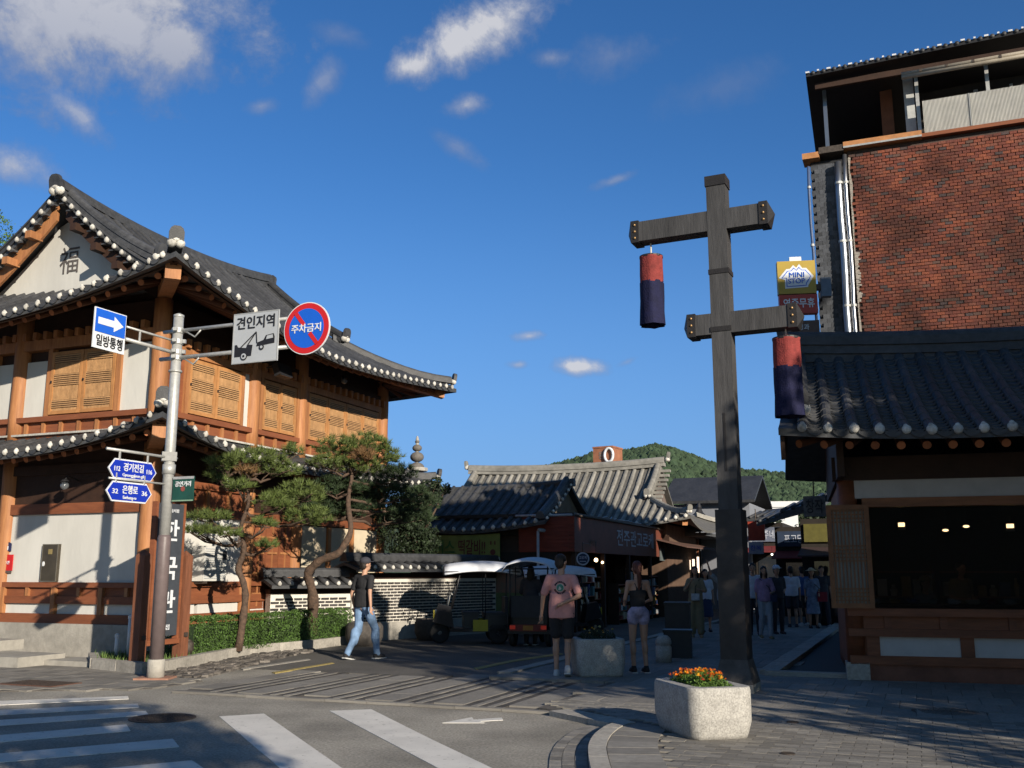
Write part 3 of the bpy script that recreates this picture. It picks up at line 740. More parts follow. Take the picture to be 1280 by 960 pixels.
def band(name, curve, w0, w1, z0, z1, step, mat, parent, gap=.008):
    """slabs following a curve, from offset w0 to w1 on its right-hand side"""
    cs = along(curve, .02); n = int(step / .02); k = 0
    while k + n < len(cs):
        L0 = cs[k:k + n + 1]; e = gap / 2; rt = [V((d.y, -d.x, 0)) for _, d in L0]
        inner = [p + r_ * w0 for (p, _), r_ in zip(L0, rt)]; outer = [p + r_ * w1 for (p, _), r_ in zip(L0, rt)]
        for lst in (inner, outer):
            d = (lst[-1] - lst[0]).normalized(); lst[0] = lst[0] + d * e; lst[-1] = lst[-1] - d * e
        sel = list(range(0, n + 1, max(1, n // 3)));
        if sel[-1] != n: sel[-1] = n
        poly = [(inner[i].x, inner[i].y) for i in sel] + [(outer[i].x, outer[i].y) for i in sel[::-1]]
        MB().prism(poly[::-1], z0, z1 + ru(-.002, .002)).build(name, mat, parent); k += n
band('kerb_stone', kc, 0, .16, -.04, .075, .55, granite_b, pav)
band('edge_slab', kc, .168, .62, -.02, .066, .34, slab_m, pav)
band('gutter_brick', [(x - .0, y) for x, y in kc], -.115, -.01, -.03, .012, .2, paver, pav)
band('gutter_brick', [(x - .0, y) for x, y in kc], -.225, -.12, -.03, .01, .2, paver, pav)
band('gutter_brick', [(x - .0, y) for x, y in kc], -.335, -.23, -.03, .008, .2, paver, pav)
kc2 = bez([(1.02, 10.72), (.72, 11.2), (.30, 11.86)], 30)
band('edge_slab', kc2, -.03, .27, -.04, .062, .36, granite_b, pav)
kline = [PQ(14.55 + i * .9, 6.1) for i in range(36)]
cells = [(*PQ(15 + i * .9, 6.0), ANG_A, .9, .22) for i in range(40)]
pieces('kerb_stone', pav, granite_b, cells, .085, .12)
# slabs and pavers on the pavement
def cells_field(P, p0, p1, q0, q1, lp, lq, shift=.5, skip=None):
    out = []; i = 0; p = p0
    while p < p1:
        q = q0 + (shift * lq if i % 2 else 0)
        while q < q1:
            x, y = PQ(p + lp / 2, q + lq / 2)
            if inpoly(x, y, P) and not (skip and skip(x, y)): out.append((x, y, ANG_A, lp, lq))
            q += lq
        p += lp; i += 1
    return out
def near_kerb(x, y):
    if min((x - a) ** 2 + (y - b_) ** 2 for a, b_ in kc2) < .30 ** 2: return True
    d, i = min(((x - a) ** 2 + (y - b_) ** 2, i) for i, (a, b_) in enumerate(kc)); return d < .66 ** 2 and i < len(kc) - 4
def channel(x, y):
    u = AX.x * x + AX.y * y; w = BX.x * x + BX.y * y; return 16.0 < u < 36 and 1.0 < w < 2.1
pieces('paving_slab', pav, slab_m, cells_field(PAV, 11.9, 30, -6, 5.95, .72, .36, skip=lambda x, y: near_kerb(x, y) or channel(x, y)), .062, .05)
pieces('small_paver', pav, paver, cells_field(PAV, 7, 11.9, -6, 5.9, .11, .225, skip=near_kerb), .062, .05)
# shallow stream channel beside the shops
st = MB(); st.prism([PQ(16, 1.0), PQ(36, 1.0), PQ(36, 2.1), PQ(16, 2.1)], -.02, .052); structure('channel_bed', st, slab_d)
pieces('channel_kerb', pav, granite_b, [(*PQ(16.3 + i * .8, 2.2), ANG_A, .8, .3) for i in range(24)] + [(*PQ(16.3 + i * .8, 1.0), ANG_A, .8, .16) for i in range(24)] + [(*PQ(15.85, 1.6), ANG_A + pi / 2, 1.3, .2)], .13, .12)
# brick crossing: pale slabs and dark paver bands running with the street
CR = [PQ(11.15, 4.2), PQ(14.3, 4.2), PQ(14.3, 6.1), PQ(13.9, 9.4), PQ(11.2, 9.4)]
cr = structure('raised_crossing', MB().prism(CR, -.02, .012), joint)
slabs, darks = [], []
k = 0; q = 4.22
while q < 9.3:
    for w_, kind in ((.42, 's'), (.12, 'd'), (.09, 's2'), (.12, 'd'), (.09, 's2'), (.12, 'd')):
        L_ = .66 if kind == 's' else (.9 if kind == 's2' else .24); p = 11.2 + (ru(0, .3) if kind == 's' else 0)
        while p < 14.2:
            x, y = PQ(p + L_ / 2, q + w_ / 2)
            if inpoly(x, y, CR): (darks if kind == 'd' else slabs).append((x, y, ANG_A, L_, w_))
            p += L_
        q += w_
pieces('crossing_slab', cr, slab_m, slabs, .03, .03, tilt=.002); pieces('dark_paver', cr, slab_d, darks, .026, .03)
pieces('edge_slab', cr, slab_m, [(*PQ(11.1, 4.3 + i * .6), ANG_A, .12, .6) for i in range(9)], .03, .03)

# ---- road markings
def quad(name, pts, m, z=.001, th=.004):
    P_ = [G(*p) for p in pts]; a = sum((P_[i].x * P_[(i + 1) % len(P_)].y - P_[(i + 1) % len(P_)].x * P_[i].y) for i in range(len(P_)))
    P_ = P_ if a > 0 else P_[::-1]
    return MB().prism([(p.x, p.y) for p in P_], -.01, z + th).build(name, m, kind='structure')
for pts in ([(-90, 880), (160, 870.5), (161, 874), (-90, 886)], [(-90, 892), (172, 880), (174, 884.5), (-90, 899)], [(-90, 906), (182, 889), (186, 894), (-90, 914)],
            [(-90, 927), (158, 906), (163, 914), (-90, 936)], [(-90, 950), (216, 924), (224, 934), (-90, 961)], [(-90, 982), (240, 951), (262, 966), (-90, 996)],
            [(274, 896), (330, 892.5), (448, 975), (367, 975)], [(412, 889), (464, 887), (540, 925), (645, 975), (575, 975)]):
    quad('crosswalk_stripe', pts, paint_w)
quad('arrow_marking', [(553, 904), (590, 897), (592, 900), (627, 897.5), (629, 900.5), (600, 902), (606, 904)], paint_w)
quad('road_line', [(340, 841.5), (415, 829), (418, 830), (344, 842.5)], paint_y, .012)
quad('road_line', [(592, 836), (640, 826), (700, 817), (704, 818.5), (642, 828), (596, 838)], paint_y, .012)
quad('road_line', [(300, 836.5), (385, 824.5), (388, 825.5), (304, 838)], granite_b, .012)
# ---- manhole covers and small iron caps
def manhole(x, y, rr, label, z=.0):
    t = thing('manhole_cover', label, 'manhole cover', (x, y, z), ru(0, 1))
    MB().lathe([(rr, -.02), (rr, .008), (rr * .9, .010), (rr * .88, .002)], n=28).build('ring', iron, t)
    q = MB(); q.lathe([(rr * .86, -.02), (rr * .86, .006)], n=28)
    n = 7
    for i in range(-n, n + 1):
        for j in range(-n, n + 1):
            cx, cy = i * rr * .11, j * rr * .11
            if cx * cx + cy * cy < (rr * .78) ** 2: q.cbox((cx, cy, .008), (rr * .075, rr * .04, .008), Matrix.Rotation((i + j) % 2 * pi / 2, 3, 'Z'))
    q.build('lid', iron, t)
m1 = G(203, 898); manhole(m1.x, m1.y, .36, 'round rusty manhole cover in the asphalt beside the striped crosswalk', .001)
m2 = G(1187, 897); manhole(m2.x, m2.y, .40, 'round manhole cover in the shaded paving before the right shop', .055)
for px, py, lb in ((991, 911, 'small iron cap in the paving, upper one right of the planter'), (985, 952, 'small iron cap in the paving, nearest the bottom edge')):
    g = G(px, py); manhole(g.x, g.y, .065, lb, .062)
gp = G(50, 857)
t = thing('drain_plate', 'rust-coloured drain plate lying in the left sidewalk', 'drain plate', (gp.x, gp.y, .03), ANG_A)
MB().box(-.28, .28, -.5, .5, -.02, .006).build('plate', M('rusty_plate', (.12, .06, .04), .8, .3, 20, .4), t)
q = MB(); [q.box(-.28 + i * .056, -.265 + i * .056, -.48, .48, .006, .011) for i in range(1, 10)]; q.build('ribs', iron, t)
# ---- left sidewalk, bed and cobbles
LS = [(-30, 12.5), (-6.95, 13.9), (-5.0, 14.2), (-4.6, 15.2), (-5.6, 16.0), (-6.95, 17.0), (-7.4, 18.6), (-30, 27)]
ls = structure('left_sidewalk', MB().prism(LS, -.05, .012), joint)
pieces('paving_slab', ls, paver, [c for c in cells_field(LS, 5, 30, 5, 20, .3, .3) if c[0] > -12], .022, .03, tilt=.002)
BED = [(-7.5, 18.2), (-6.95, 17.0), (-5.75, 16.05), (-5.2, 19.9), (-4.35, 21.3), (-3.6, 23.2), (-5.0, 24.3), (-5.25, 23.5), (-6.9, 19.35)]
bed = structure('planting_bed', MB().prism(BED[::-1] if False else BED, -.02, .13), soil)
edge = [BED[i] for i in (0, 1, 2, 3, 4, 5)]
for a, b_ in zip(edge, edge[1:]):
    a, b_ = V((*a, 0)), V((*b_, 0)); L_ = (b_ - a).length; n = max(1, round(L_ / 1.0)); ang = math.atan2(b_.y - a.y, b_.x - a.x)
    me = MB().cbox((0, 0, 0), (L_ / n - .012, .16, .26)).mesh('kerb_stone', granite_b)
    for i in range(n):
        c = a + (b_ - a) * ((i + .5) / n); put('kerb_stone', me, bed, loc=(c.x, c.y, .06 + ru(-.006, .006)), rot=(0, 0, ang + ru(-.01, .01)))
COB = [(-5.6, 15.9), (-5.06, 19.9), (-4.25, 21.2), (-4.05, 20.9), (-4.35, 18.8), (-4.75, 15.5)]
me_c = []
for k in range(5):
    n = random.choice((5, 6, 7)); mb = MB(); poly = [(cos(2 * pi * i / n + ru(-.3, .3)) * ru(.42, .55), sin(2 * pi * i / n) * ru(.42, .55)) for i in range(n)]
    mb.prism(poly, -.5, lambda x, y: .5 - .25 * (x * x + y * y)); me_c.append(mb.mesh('cobble', cobble))
cob = structure('cobble_strip', MB().prism(COB[::-1], -.02, .014), joint)
cc = 0; y = 15.5
while y < 21.2:
    x = -5.8 + ru(0, .1)
    while x < -3.9:
        if inpoly(x, y, COB) and cc < 300:
            put('cobble', random.choice(me_c), cob, loc=(x + ru(-.02, .02), y + ru(-.02, .02), .02), rot=(ru(-.08, .08), ru(-.08, .08), ru(-.5, .5) + ANG_A), scale=(ru(.17, .24), ru(.1, .14), .05)); cc += 1
        x += .145
    y += .17
# grass tufts in the bed
mb = MB()
for k in range(2600):
    while True:
        x, y = ru(-7.5, -3.6), ru(16, 24)
        if inpoly(x, y, BED): break
    if y > 18.5 and rnd() < .6: continue
    a = ru(0, 2 * pi); h = ru(.04, .14); w = .012; d = V((cos(a), sin(a), 0)); b0 = V((x, y, .125))
    mb.add([b0 - d * w, b0 + d * w, b0 + V((ru(-.05, .05), ru(-.05, .05), h))], [(0, 1, 2)])
mb.build('bed_grass', grass, label='short green grass growing in the kerbed planting bed', cat='grass', kind='stuff')
# ---- hedge
def leaf_cloud(mb, pts_fn, n, size, sq=.6):
    for k in range(n):
        p, nr = pts_fn(); p = V(p)
        d = V((ru(-1, 1), ru(-1, 1), ru(-1, 1))).normalized(); d = (d + nr * .7).normalized()
        u = d.cross(V((ru(-1, 1), ru(-1, 1), ru(-1, 1)))).normalized(); v = d.cross(u); s_ = size * ru(.6, 1.3)
        mb.add([p - u * s_ * .5, p - v * s_ * .5 * sq, p + u * s_ * .5, p + v * s_ * .5 * sq], [(0, 1, 2, 3)])
hp = [V((-5.95, 18.3, 0)), V((-5.45, 19.9, 0)), V((-4.75, 21.4, 0)), V((-3.95, 23.1, 0))]
hd = thing('clipped_hedge', 'bright green clipped boxwood hedge in the kerbed bed left of the man in jeans', 'hedge', (-5.2, 20.5, .13))
def hpt(u, w):
    L_ = u * 3; i = min(2, int(L_)); a, b_ = hp[i], hp[i + 1]; p = a.lerp(b_, L_ - i); d = (b_ - a).normalized(); return p + V((d.y, -d.x, 0)) * w, V((d.y, -d.x, 0))
def hpts():
    u = rnd(); f = rnd(); bump = .06 * noise.noise(V((u * 14, f * 3, 1)))
    if f < .5:
        s_ = 1 if rnd() < .8 else -1; z = ru(.0, .60); p, n_ = hpt(u, s_ * (.36 + bump - .04 * (z > .5))); return (p + V((5.2, -20.5, z))), n_ * s_
    if f < .92:
        w = ru(-.36, .36); p, n_ = hpt(u, w); return (p + V((5.2, -20.5, .62 + bump + .05 * noise.noise(V((u * 30, w * 6, 4)))))), V((0, 0, 1))
    e = 0 if rnd() < .6 else 1; w = ru(-.36, .36); p, n_ = hpt(e, w); return (p + V((5.2, -20.5, ru(0, .6)))), V((0, -1 if e == 0 else 1, 0))
mb = MB(); leaf_cloud(mb, hpts, 26000, .034); mb.build('foliage', leaf, hd)
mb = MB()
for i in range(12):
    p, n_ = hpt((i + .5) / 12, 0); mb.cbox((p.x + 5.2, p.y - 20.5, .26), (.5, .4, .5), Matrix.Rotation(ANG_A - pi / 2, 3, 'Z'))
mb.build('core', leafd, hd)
# ---- pines
def pine(name_label, base, trunk, pads, mats, r0=.15, seed=1, ncl=26, fill=1.0):
    random.seed(seed); t = thing('pine_tree', name_label, 'pine tree', base, 0, 'twisted pines before the restaurant'); base = V(base)
    pts = []
    for i in range(len(trunk) - 1):
        for k in range(5): pts.append(V(trunk[i]).lerp(V(trunk[i + 1]), k / 5) - base + V((ru(-.02, .02), ru(-.02, .02), 0)))
    pts.append(V(trunk[-1]) - base); n = len(pts)
    for _ in range(2): pts = [pts[0]] + [(pts[i - 1] + pts[i] * 2 + pts[i + 1]) / 4 for i in range(1, n - 1)] + [pts[-1]]
    rad = [r0 * (1 - .75 * (i / (n - 1)) ** .9) * ru(.82, 1.18) for i in range(n)]
    mb = MB(); mb.tube(pts, rad, 11); mb.build('trunk', bark, t, True)
    for (c, rx, ry, rz, m_i) in pads:
        c = V(c) - base
        # limb from the nearest trunk point below the pad
        j = min(range(int(n * .25), n), key=lambda i: (pts[i] - c).length + max(0, pts[i].z - c.z + .1) * 1.5)
        a = pts[j]; mid = a.lerp(c, .5) + V((ru(-.12, .12), ru(-.12, .12), -.1 - ru(0, .1)))
        lp = [a, a.lerp(mid, .5) + V((ru(-.05, .05),) * 3), mid, mid.lerp(c, .5) + V((0, 0, -.03)), c + V((0, 0, -rz * .3))]
        mb = MB(); mb.tube(lp, [max(.02, rad[j] * .5), .035, .028, .02, .012], 6)
        ends = []
        for k in range(int(9 * fill) + 3):
            e = c + V((ru(-1, 1) * rx * .8, ru(-1, 1) * ry * .8, ru(-.3, .3) * rz)); s_ = random.choice(lp[2:]); ends.append(e)
            mb.tube([s_, s_.lerp(e, .5) + V((ru(-.06, .06), ru(-.06, .06), ru(-.06, .02))), e], [.014, .010, .006], 4)
        mb.build('limb', bark, t, True)
        mb = MB(); vol = max(10, int(ncl * fill * (rx * ry * 4 + rx * rz * 5) * 3.5))
        for k in range(vol):
            while True:
                u = V((ru(-1, 1), ru(-1, 1), ru(-1, 1)))
                if u.length < 1 and noise.noise(u * 2.3 + c * 3) > -.10: break
            p = c + V((u.x * rx, u.y * ry, u.z * rz + rz * .25 * (1 - u.x * u.x)))
            ax = (V((u.x * .6, u.y * .6, .9 + u.z * .3)) + V((ru(-.4, .4), ru(-.4, .4), 0))).normalized()
            for q in range(22):
                d = (ax + V((ru(-1, 1), ru(-1, 1), ru(-1, 1))) * .95).normalized(); L_ = ru(.09, .17); w = d.cross(V((ru(-1, 1), ru(-1, 1), ru(-1, 1)))).normalized() * .0065
                b0 = p + d * .01; mb.add([b0 - w, b0 + w, b0 + d * L_], [(0, 1, 2)])
        mb.build('foliage', mats[m_i], t)
    return t
def pad(px, py, D, hw, hh, m_=0, dy=.5): sc = D / CF; return (AT(px, py, D), hw * sc, dy, hh * sc, m_)
nm = [needle, needle_shade, needle_b]
b1 = V((-5.2, 19.3, .13))
pine('sunlit twisted pine with bare pale limbs rising from the hedge beside the corner', b1,
     [b1, AT(309, 740, 19.3), AT(297, 712, 19.3), AT(306, 690, 19.2), AT(300, 660, 19.1), AT(312, 625, 19.0), AT(306, 600, 19.0), AT(296, 585, 18.9)],
     [pad(285, 582, 18.9, 30, 10), pad(322, 575, 19.1, 34, 12), pad(350, 590, 19.3, 26, 9), pad(300, 610, 18.8, 20, 7), pad(345, 632, 19.0, 26, 12), pad(375, 620, 19.3, 32, 14, 0),
      pad(385, 648, 19.4, 30, 12), pad(330, 656, 18.9, 16, 6), pad(262, 648, 18.6, 26, 6), pad(248, 665, 18.4, 20, 5), pad(285, 668, 18.5, 16, 5), pad(335, 683, 19.2, 12, 4), pad(310, 592, 19.0, 12, 7, 2),
      pad(365, 565, 19.4, 14, 6), pad(275, 600, 18.7, 12, 5)], nm, .078, 11, 26, .68)
b2 = V((-4.35, 22.0, .13))
pine('darker pine leaning right with broad canopy beside the tiled boundary wall', b2,
     [b2, AT(393, 745, 21.6), AT(383, 715, 21.4), AT(400, 700, 21.3), AT(425, 692, 21.2), AT(440, 665, 21.2), AT(434, 630, 21.4), AT(440, 600, 21.5), AT(436, 575, 21.6)],
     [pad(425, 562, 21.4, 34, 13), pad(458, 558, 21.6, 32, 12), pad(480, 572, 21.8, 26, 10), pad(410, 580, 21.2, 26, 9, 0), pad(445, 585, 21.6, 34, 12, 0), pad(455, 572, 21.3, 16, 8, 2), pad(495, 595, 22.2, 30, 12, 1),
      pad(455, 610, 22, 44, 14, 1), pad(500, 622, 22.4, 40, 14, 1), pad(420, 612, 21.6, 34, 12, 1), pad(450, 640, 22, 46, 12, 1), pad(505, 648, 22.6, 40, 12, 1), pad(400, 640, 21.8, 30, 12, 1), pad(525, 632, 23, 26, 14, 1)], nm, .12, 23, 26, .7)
random.seed(99)
# broadleaf shrub / dark tree between the restaurant and the dark-roofed shop
def leafy(label, cat, base, blobs, n, size, mat, trunk_h=1, r=.1, name='garden_tree', group=None):
    t = thing(name, label, cat, base, 0, group); base = V(base); mb = MB(); top = V(blobs[0][0]) - base
    mb.tube([(0, 0, 0), (ru(-.1, .1), ru(-.1, .1), trunk_h * .5), (top.x * .3, top.y * .3, trunk_h), top], [r, r * .8, r * .6, r * .25], 8)
    for c, rr in blobs[1:]: c = V(c) - base; mb.tube([(top.x * .3, top.y * .3, trunk_h), c.lerp(V((0, 0, trunk_h)), .4), c], [r * .5, r * .3, r * .1], 6)
    mb.build('trunk', bark, t, True); mb = MB(); tot = sum(x[1] ** 2 for x in blobs)
    for c, rr in blobs:
        c = V(c) - base
        def f():
            while True:
                u = V((ru(-1, 1), ru(-1, 1), ru(-1, 1)))
                if .25 < u.length < 1 + .25 * noise.noise(u * 3 + c) and noise.noise(u * 2.4 + c * 1.7) > -.18: break
            return c + u * rr * V((1, 1, .85)).length / 1.65, u.normalized()
        leaf_cloud(mb, f, int(n * rr * rr / tot), size)
    mb.build('crown', mat, t); return t
bb = AT(520, 700, 26.5); bb.z = 0
leafy('dark leafy tree squeezed between restaurant and the dark tiled shop', 'tree', bb, [(AT(512, 640, 26.5), .6), (AT(536, 618, 26.8), .4), (AT(505, 665, 26.3), .7), (AT(557, 611, 27), .16), (AT(545, 604, 26.6), .18), (AT(524, 675, 26.5), .6)], 9000, .085, leafd, 2.2, .1)

# ---- concrete steps and small pipes left of the bed
sp = thing('concrete_step', 'low concrete step block at the foot of the restaurant wall, far left', 'step', (-8.9, 17.9, .01), ANG_A)
MB().box(-.55, .45, -.9, 3.2, 0, .18).build('lower_step', stone, sp); MB().box(.0, .9, .6, 3.2, .18, .36).build('upper_step', stone, sp)
MB().box(.0, .7, -1.9, -.905, 0, .10).build('ramp', stone, sp)
for px, py, h, lb in ((145, 818, .38, 'short white standpipe in the bed left of the sign pole'), (161, 806, .7, 'taller white pipe against the restaurant plinth')):
    g = AT(px, py, 18.0); p = V((g.x, g.y, .1)); t = thing('white_pipe', lb, 'pipe', p)
    MB().tube([(0, 0, 0), (0, 0, h)], .035, 10).build('tube', signw, t, True); MB().lathe([(.045, h - .02), (.045, h + .03), (.02, h + .05)], n=10).build('cap', signw, t)

# ------------------------------------------------------------------ unseen blocks and trees behind the camera, shaped to shade the street
def block(label, x0, x1, y0, y1, h, m, floors=3):  # plain unseen block, added to cast shade and cut sky light
    t = thing('shade_building', label, 'building', (x0, y1, 0)); w = x1 - x0; d = y1 - y0
    MB().box(0, w, -d, 0, 0, h).build('wall', m, t); MB().box(-.15, w + .15, -d - .15, .15, h, h + .18).build('parapet', stone, t)
    fh = h / floors
    for f in range(floors):
        for i in range(int(w / 2.2)):
            x = .6 + i * 2.2; q = MB(); q.box(x, x + 1.3, -.02, .06, f * fh + .9, f * fh + fh - .5); wn = q.build('window', signw, t)
            MB().box(x + .07, x + 1.23, .05, .07, f * fh + .97, f * fh + fh - .57).build('pane', glass, wn)
wallg = M('grey_render', (.30, .28, .25), .85, .12, 4, .2, dirt=.2)
leafy('dense tree row behind the photographer, unseen and shaped to shade the street', 'tree', (11.3, 2.6, 0), [((x_, y_, z_), r_) for x_, y_, z_, r_ in
    ((7.75, 2.6, 4.75, .72), (8.8, 2.6, 4.6, .8), (9.7, 2.5, 4.9, .95), (8.3, 2.7, 5.7, .85), (9.3, 2.8, 6.1, .85), (7.9, 2.6, 6.5, .6), (9.0, 2.4, 3.3, .42), (9.8, 2.6, 3.3, .62), (8.1, 2.5, 3.2, .3), (9.2, 2.5, 5.3, .8), (8.3, 2.6, 2.55, .45), (9.3, 2.5, 2.35, .55), (10.2, 2.4, 2.7, .55), (7.6, 2.6, 2.2, .3), (8.8, 2.6, 1.7, .35), (9.9, 2.6, 1.5, .4), (8.6, 2.6, 7.0, .6), (10.6, 2.4, 3.2, .95), (11.9, 2.2, 3.0, 1.1), (10.8, 2.8, 4.6, 1.0), (12.2, 2.4, 4.4, 1.15), (11.2, 2.2, 5.8, 1.0), (12.4, 2.6, 5.9, 1.1), (10.5, 3.0, 5.9, .7), (11.7, 2.6, 2.0, .9), (13.2, 2.6, 3.6, 1.1), (13.3, 2.6, 5.2, 1.1), (10.4, 2.0, 2.1, .6), (13.2, 2.4, 2.2, .9))], 22000, .16, leaf, 1.6, .13, 'street_tree', 'street trees behind the camera')  # crowns placed and shaped for the shade they throw
block('taller four-storey tan block, unseen, added behind the photographer to shade the lane', 14.4, 17.6, .9, 2.1, 14.0, wallg, 4)
block('low grey block, unseen, added beside the four-storey one to shade the corner shop', 12.95, 14.35, .2, 2.1, 8.6, wallg, 2)
block('three-storey tan block, unseen, added behind the photographer to cast shade', 17.65, 38, -2.1, 2.1, 12.3, M('tan_render', (.34, .27, .19), .85, .12, 4, .2, dirt=.2), 3)
block('grey block, unseen, added behind the photographer to cut sky light', -40, -15, -16, -6, 10, wallg, 3)
leafy('street tree on the corner behind the photographer', 'tree', (9.7, 3.5, 0), [((9.3, 3.6, 6.5), .7), ((8.9, 3.8, 6.0), .5), ((10.4, 2.9, 7.6), .8), ((10.2, 3.6, 6.0), 1.0), ((11.9, 4.2, 7.2), 1.0), ((13.2, 3.8, 8.6), 1.5), ((11.3, 3.8, 9.6), .6)], 5500, .17, leaf, 4, .16, 'street_tree', 'street trees behind the camera')
leafy('second street tree by the kerb behind the photographer', 'tree', (4.4, -2.6, 0), [((3.9, -2.2, 4.9), .95), ((2.7, -1.8, 4.6), .7), ((4.7, -2.5, 4.7), .55), ((3.2, -3, 5.2), .6)], 4200, .15, leaf, 3.4, .13, 'street_tree', 'street trees behind the camera')
# ------------------------------------------------------------------ sign pole on the left with its signs
PX, PY = -5.36, 15.35
SPOLE = thing('sign_pole', 'grey steel sign pole with brown lower sleeve at the corner of the bed', 'pole', (PX, PY, 0))
q = MB(); q.tube([(0, 0, 2.1), (0, 0, 3.8), (0, 0, 5.62)], [.084, .082, .078], 16); q.build('upper_tube', galv, SPOLE, True)
MB().lathe([(.08, 5.62), (.084, 5.63), (.084, 5.66), (.02, 5.69)], n=16).build('cap', galv, SPOLE, True)
MB().lathe([(.104, .3), (.100, 2.12), (.088, 2.16)], n=16).build('brown_sleeve', pole_br, SPOLE, True)
MB().lathe([(.13, 0), (.13, .3), (.118, .31)], n=12).build('base_collar', stone, SPOLE, True)
MB().box(-.26, .26, -.2, .2, -.02, .05).build('base_plate', M('rusty_stone', (.30, .16, .11), .9, .2, 14, .3), SPOLE)
MB().lathe([(.105, 4.72), (.105, 4.75)], n=14).build('band', galv, SPOLE, True)
P0 = V((PX, PY, 0))
def arm(name, d, z, L0, L1, r_=.026):
    d = V((d.x, d.y, 0)); q = MB(); q.tube([d * L0 + V((0, 0, z)), d * L1 + V((0, 0, z))], r_, 8); return q.build(name, galv, SPOLE, True)
ONE = V((-.40, -.917, 0))                                  # arm of the one-way sign, towards the camera
arm('arm', ONE, 5.22, -.08, 1.08, .018); arm('arm', ONE, 5.03, -.12, 1.08, .03)
MB().box(-.012, .012, -.012, .012, 5.03, 5.22).build('brace', galv, SPOLE, loc=ONE * .8)
arm('arm', -BX, 5.40, -.28, 2.6, .030); arm('arm', -BX, 4.955, -.32, 2.2, .034)
for z in (5.40, 5.22, 5.05, 4.955):
    q = MB(); q.lathe([(.092, z - .045), (.098, z - .03), (.098, z + .03), (.092, z + .045)], n=14); q.cbox((.0, -.12, z), (.06, .06, .05)); q.cbox((.12, -.02, z), (.05, .05, .06)); q.build('clamp', galv, SPOLE)
for z, dx in ((5.40, .35), (4.955, .35)):
    q = MB(); q.tube([-BX * .12 + V((0, 0, z)), -BX * dx + V((0, -.0, z - .13)), -BX * (dx + .12) + V((0, 0, z - .01))], .014, 6); q.build('stay', galv, SPOLE, True)
arm('arm', ONE, 3.36, -.16, 1.28, .022); arm('arm', ONE, 2.94, -.1, 1.2, .016)
MB().box(-.12, .10, -.095, .095, 3.30, 3.44).build('junction_box', M('dull_galv', (.25, .25, .24), .6, .15, 14, .15), SPOLE, rot=(0, 0, .4)); MB().lathe([(.1, 3.1), (.1, 3.25)], n=14).build('clamp', galv, SPOLE, True)
def sign(name, label, cat, org, ex, w, h, mat, shape=None, th=.02, edge=signw):
    """a plate standing at org (its centre), screen-right direction ex"""
    t = thing(name, label, cat, org); ex = V(ex).normalized(); n = V((ex.y, -ex.x, 0))
    poly = shape or [(-w / 2, -h / 2), (w / 2, -h / 2), (w / 2, h / 2), (-w / 2, h / 2)]
    MB().plate(poly, -n * .0 - n * th, ex, (0, 0, 1), th).build('panel', mat, t)
    return t, ex, n
def mark(t, poly, ex, n, mat, off=.004, name='symbol', ey=(0, 0, 1), th=.004):
    return MB().plate(poly, n * off, ex, ey, th).build(name, mat, t)
def rect(x0, x1, y0, y1): return [(x0, y0), (x1, y0), (x1, y1), (x0, y1)]
# one-way sign: two panels
c = P0 + ONE * 1.39; exo = -ONE
t, ex, n = sign('one_way_sign', 'blue one-way sign with white arrow, leftmost on the pole', 'traffic sign', (c.x, c.y, 5.085), exo, .60, .60, signw)
mark(t, rect(-.285, .285, -.06, .285), ex, n, signb, name='blue_field')
mark(t, [(-.24, .16), (.06, .16), (.06, .225), (.24, .11), (.06, -.005), (.06, .06), (-.24, .06)], ex, n, signw, .009, 'arrow')
text('일방통행', .16, t, signk, n * .004 + V((0, 0, -.175)), ex, (0, 0, 1), bold=.011, fit=(.50, .17))
# towing zone sign
exb = -BX
c = P0 + exb * 1.49 + V((.03, -.06, 0))
t, ex, n = sign('towing_zone_sign', 'square grey towing-zone sign with a tow truck pictogram', 'traffic sign', (c.x, c.y, 5.15), exb, .84, .80, signg)
for r_ in (rect(-.42, .42, .385, .40), rect(-.42, .42, -.40, -.385), rect(-.42, -.405, -.385, .385), rect(.405, .42, -.385, .385)): mark(t, r_, ex, n, galv, .0, 'rim')
text('견인지역', .2, t, signk, n * .004 + V((0, 0, .24)), ex, (0, 0, 1), bold=.012, fit=(.70, .20))
mark(t, [(-.37, -.29), (-.06, -.29), (-.04, -.12), (-.13, -.11), (-.16, -.16), (-.31, -.14), (-.33, -.1), (-.37, -.1)], ex, n, signk, name='tow_truck')
for (x, y, rr, m_, o) in ((-.19, -.29, .062, signk, .009), (-.19, -.29, .045, signg, .014), (-.19, -.29, .02, signk, .019), (.13, -.17, .045, signk, .009), (.13, -.17, .022, signg, .014)):
    mark(t, [(x + rr * cos(2 * pi * k / 18), y + rr * sin(2 * pi * k / 18)) for k in range(18)], ex, n, m_, o, 'wheel')
for a, b_ in (((-.26, -.15), (.02, .08)), ((-.14, -.13), (.02, .08)), ((.02, .08), (.04, -.10))):
    d = (V(b_) - V(a)).normalized(); e = V((-d.y, d.x)) * .008; mark(t, [tuple(V(a) - e), tuple(V(b_) - e), tuple(V(b_) + e), tuple(V(a) + e)], ex, n, signk, .006, 'crane')
mark(t, [(.03, -.15), (.36, -.12), (.36, -.02), (.34, .03), (.20, .01), (.16, -.06), (.05, -.09)], ex, n, signk, name='towed_car')
mark(t, [(.21, -.055), (.335, -.04), (.325, .012), (.225, -.0)], ex, n, signg, .009, 'towed_car_window')
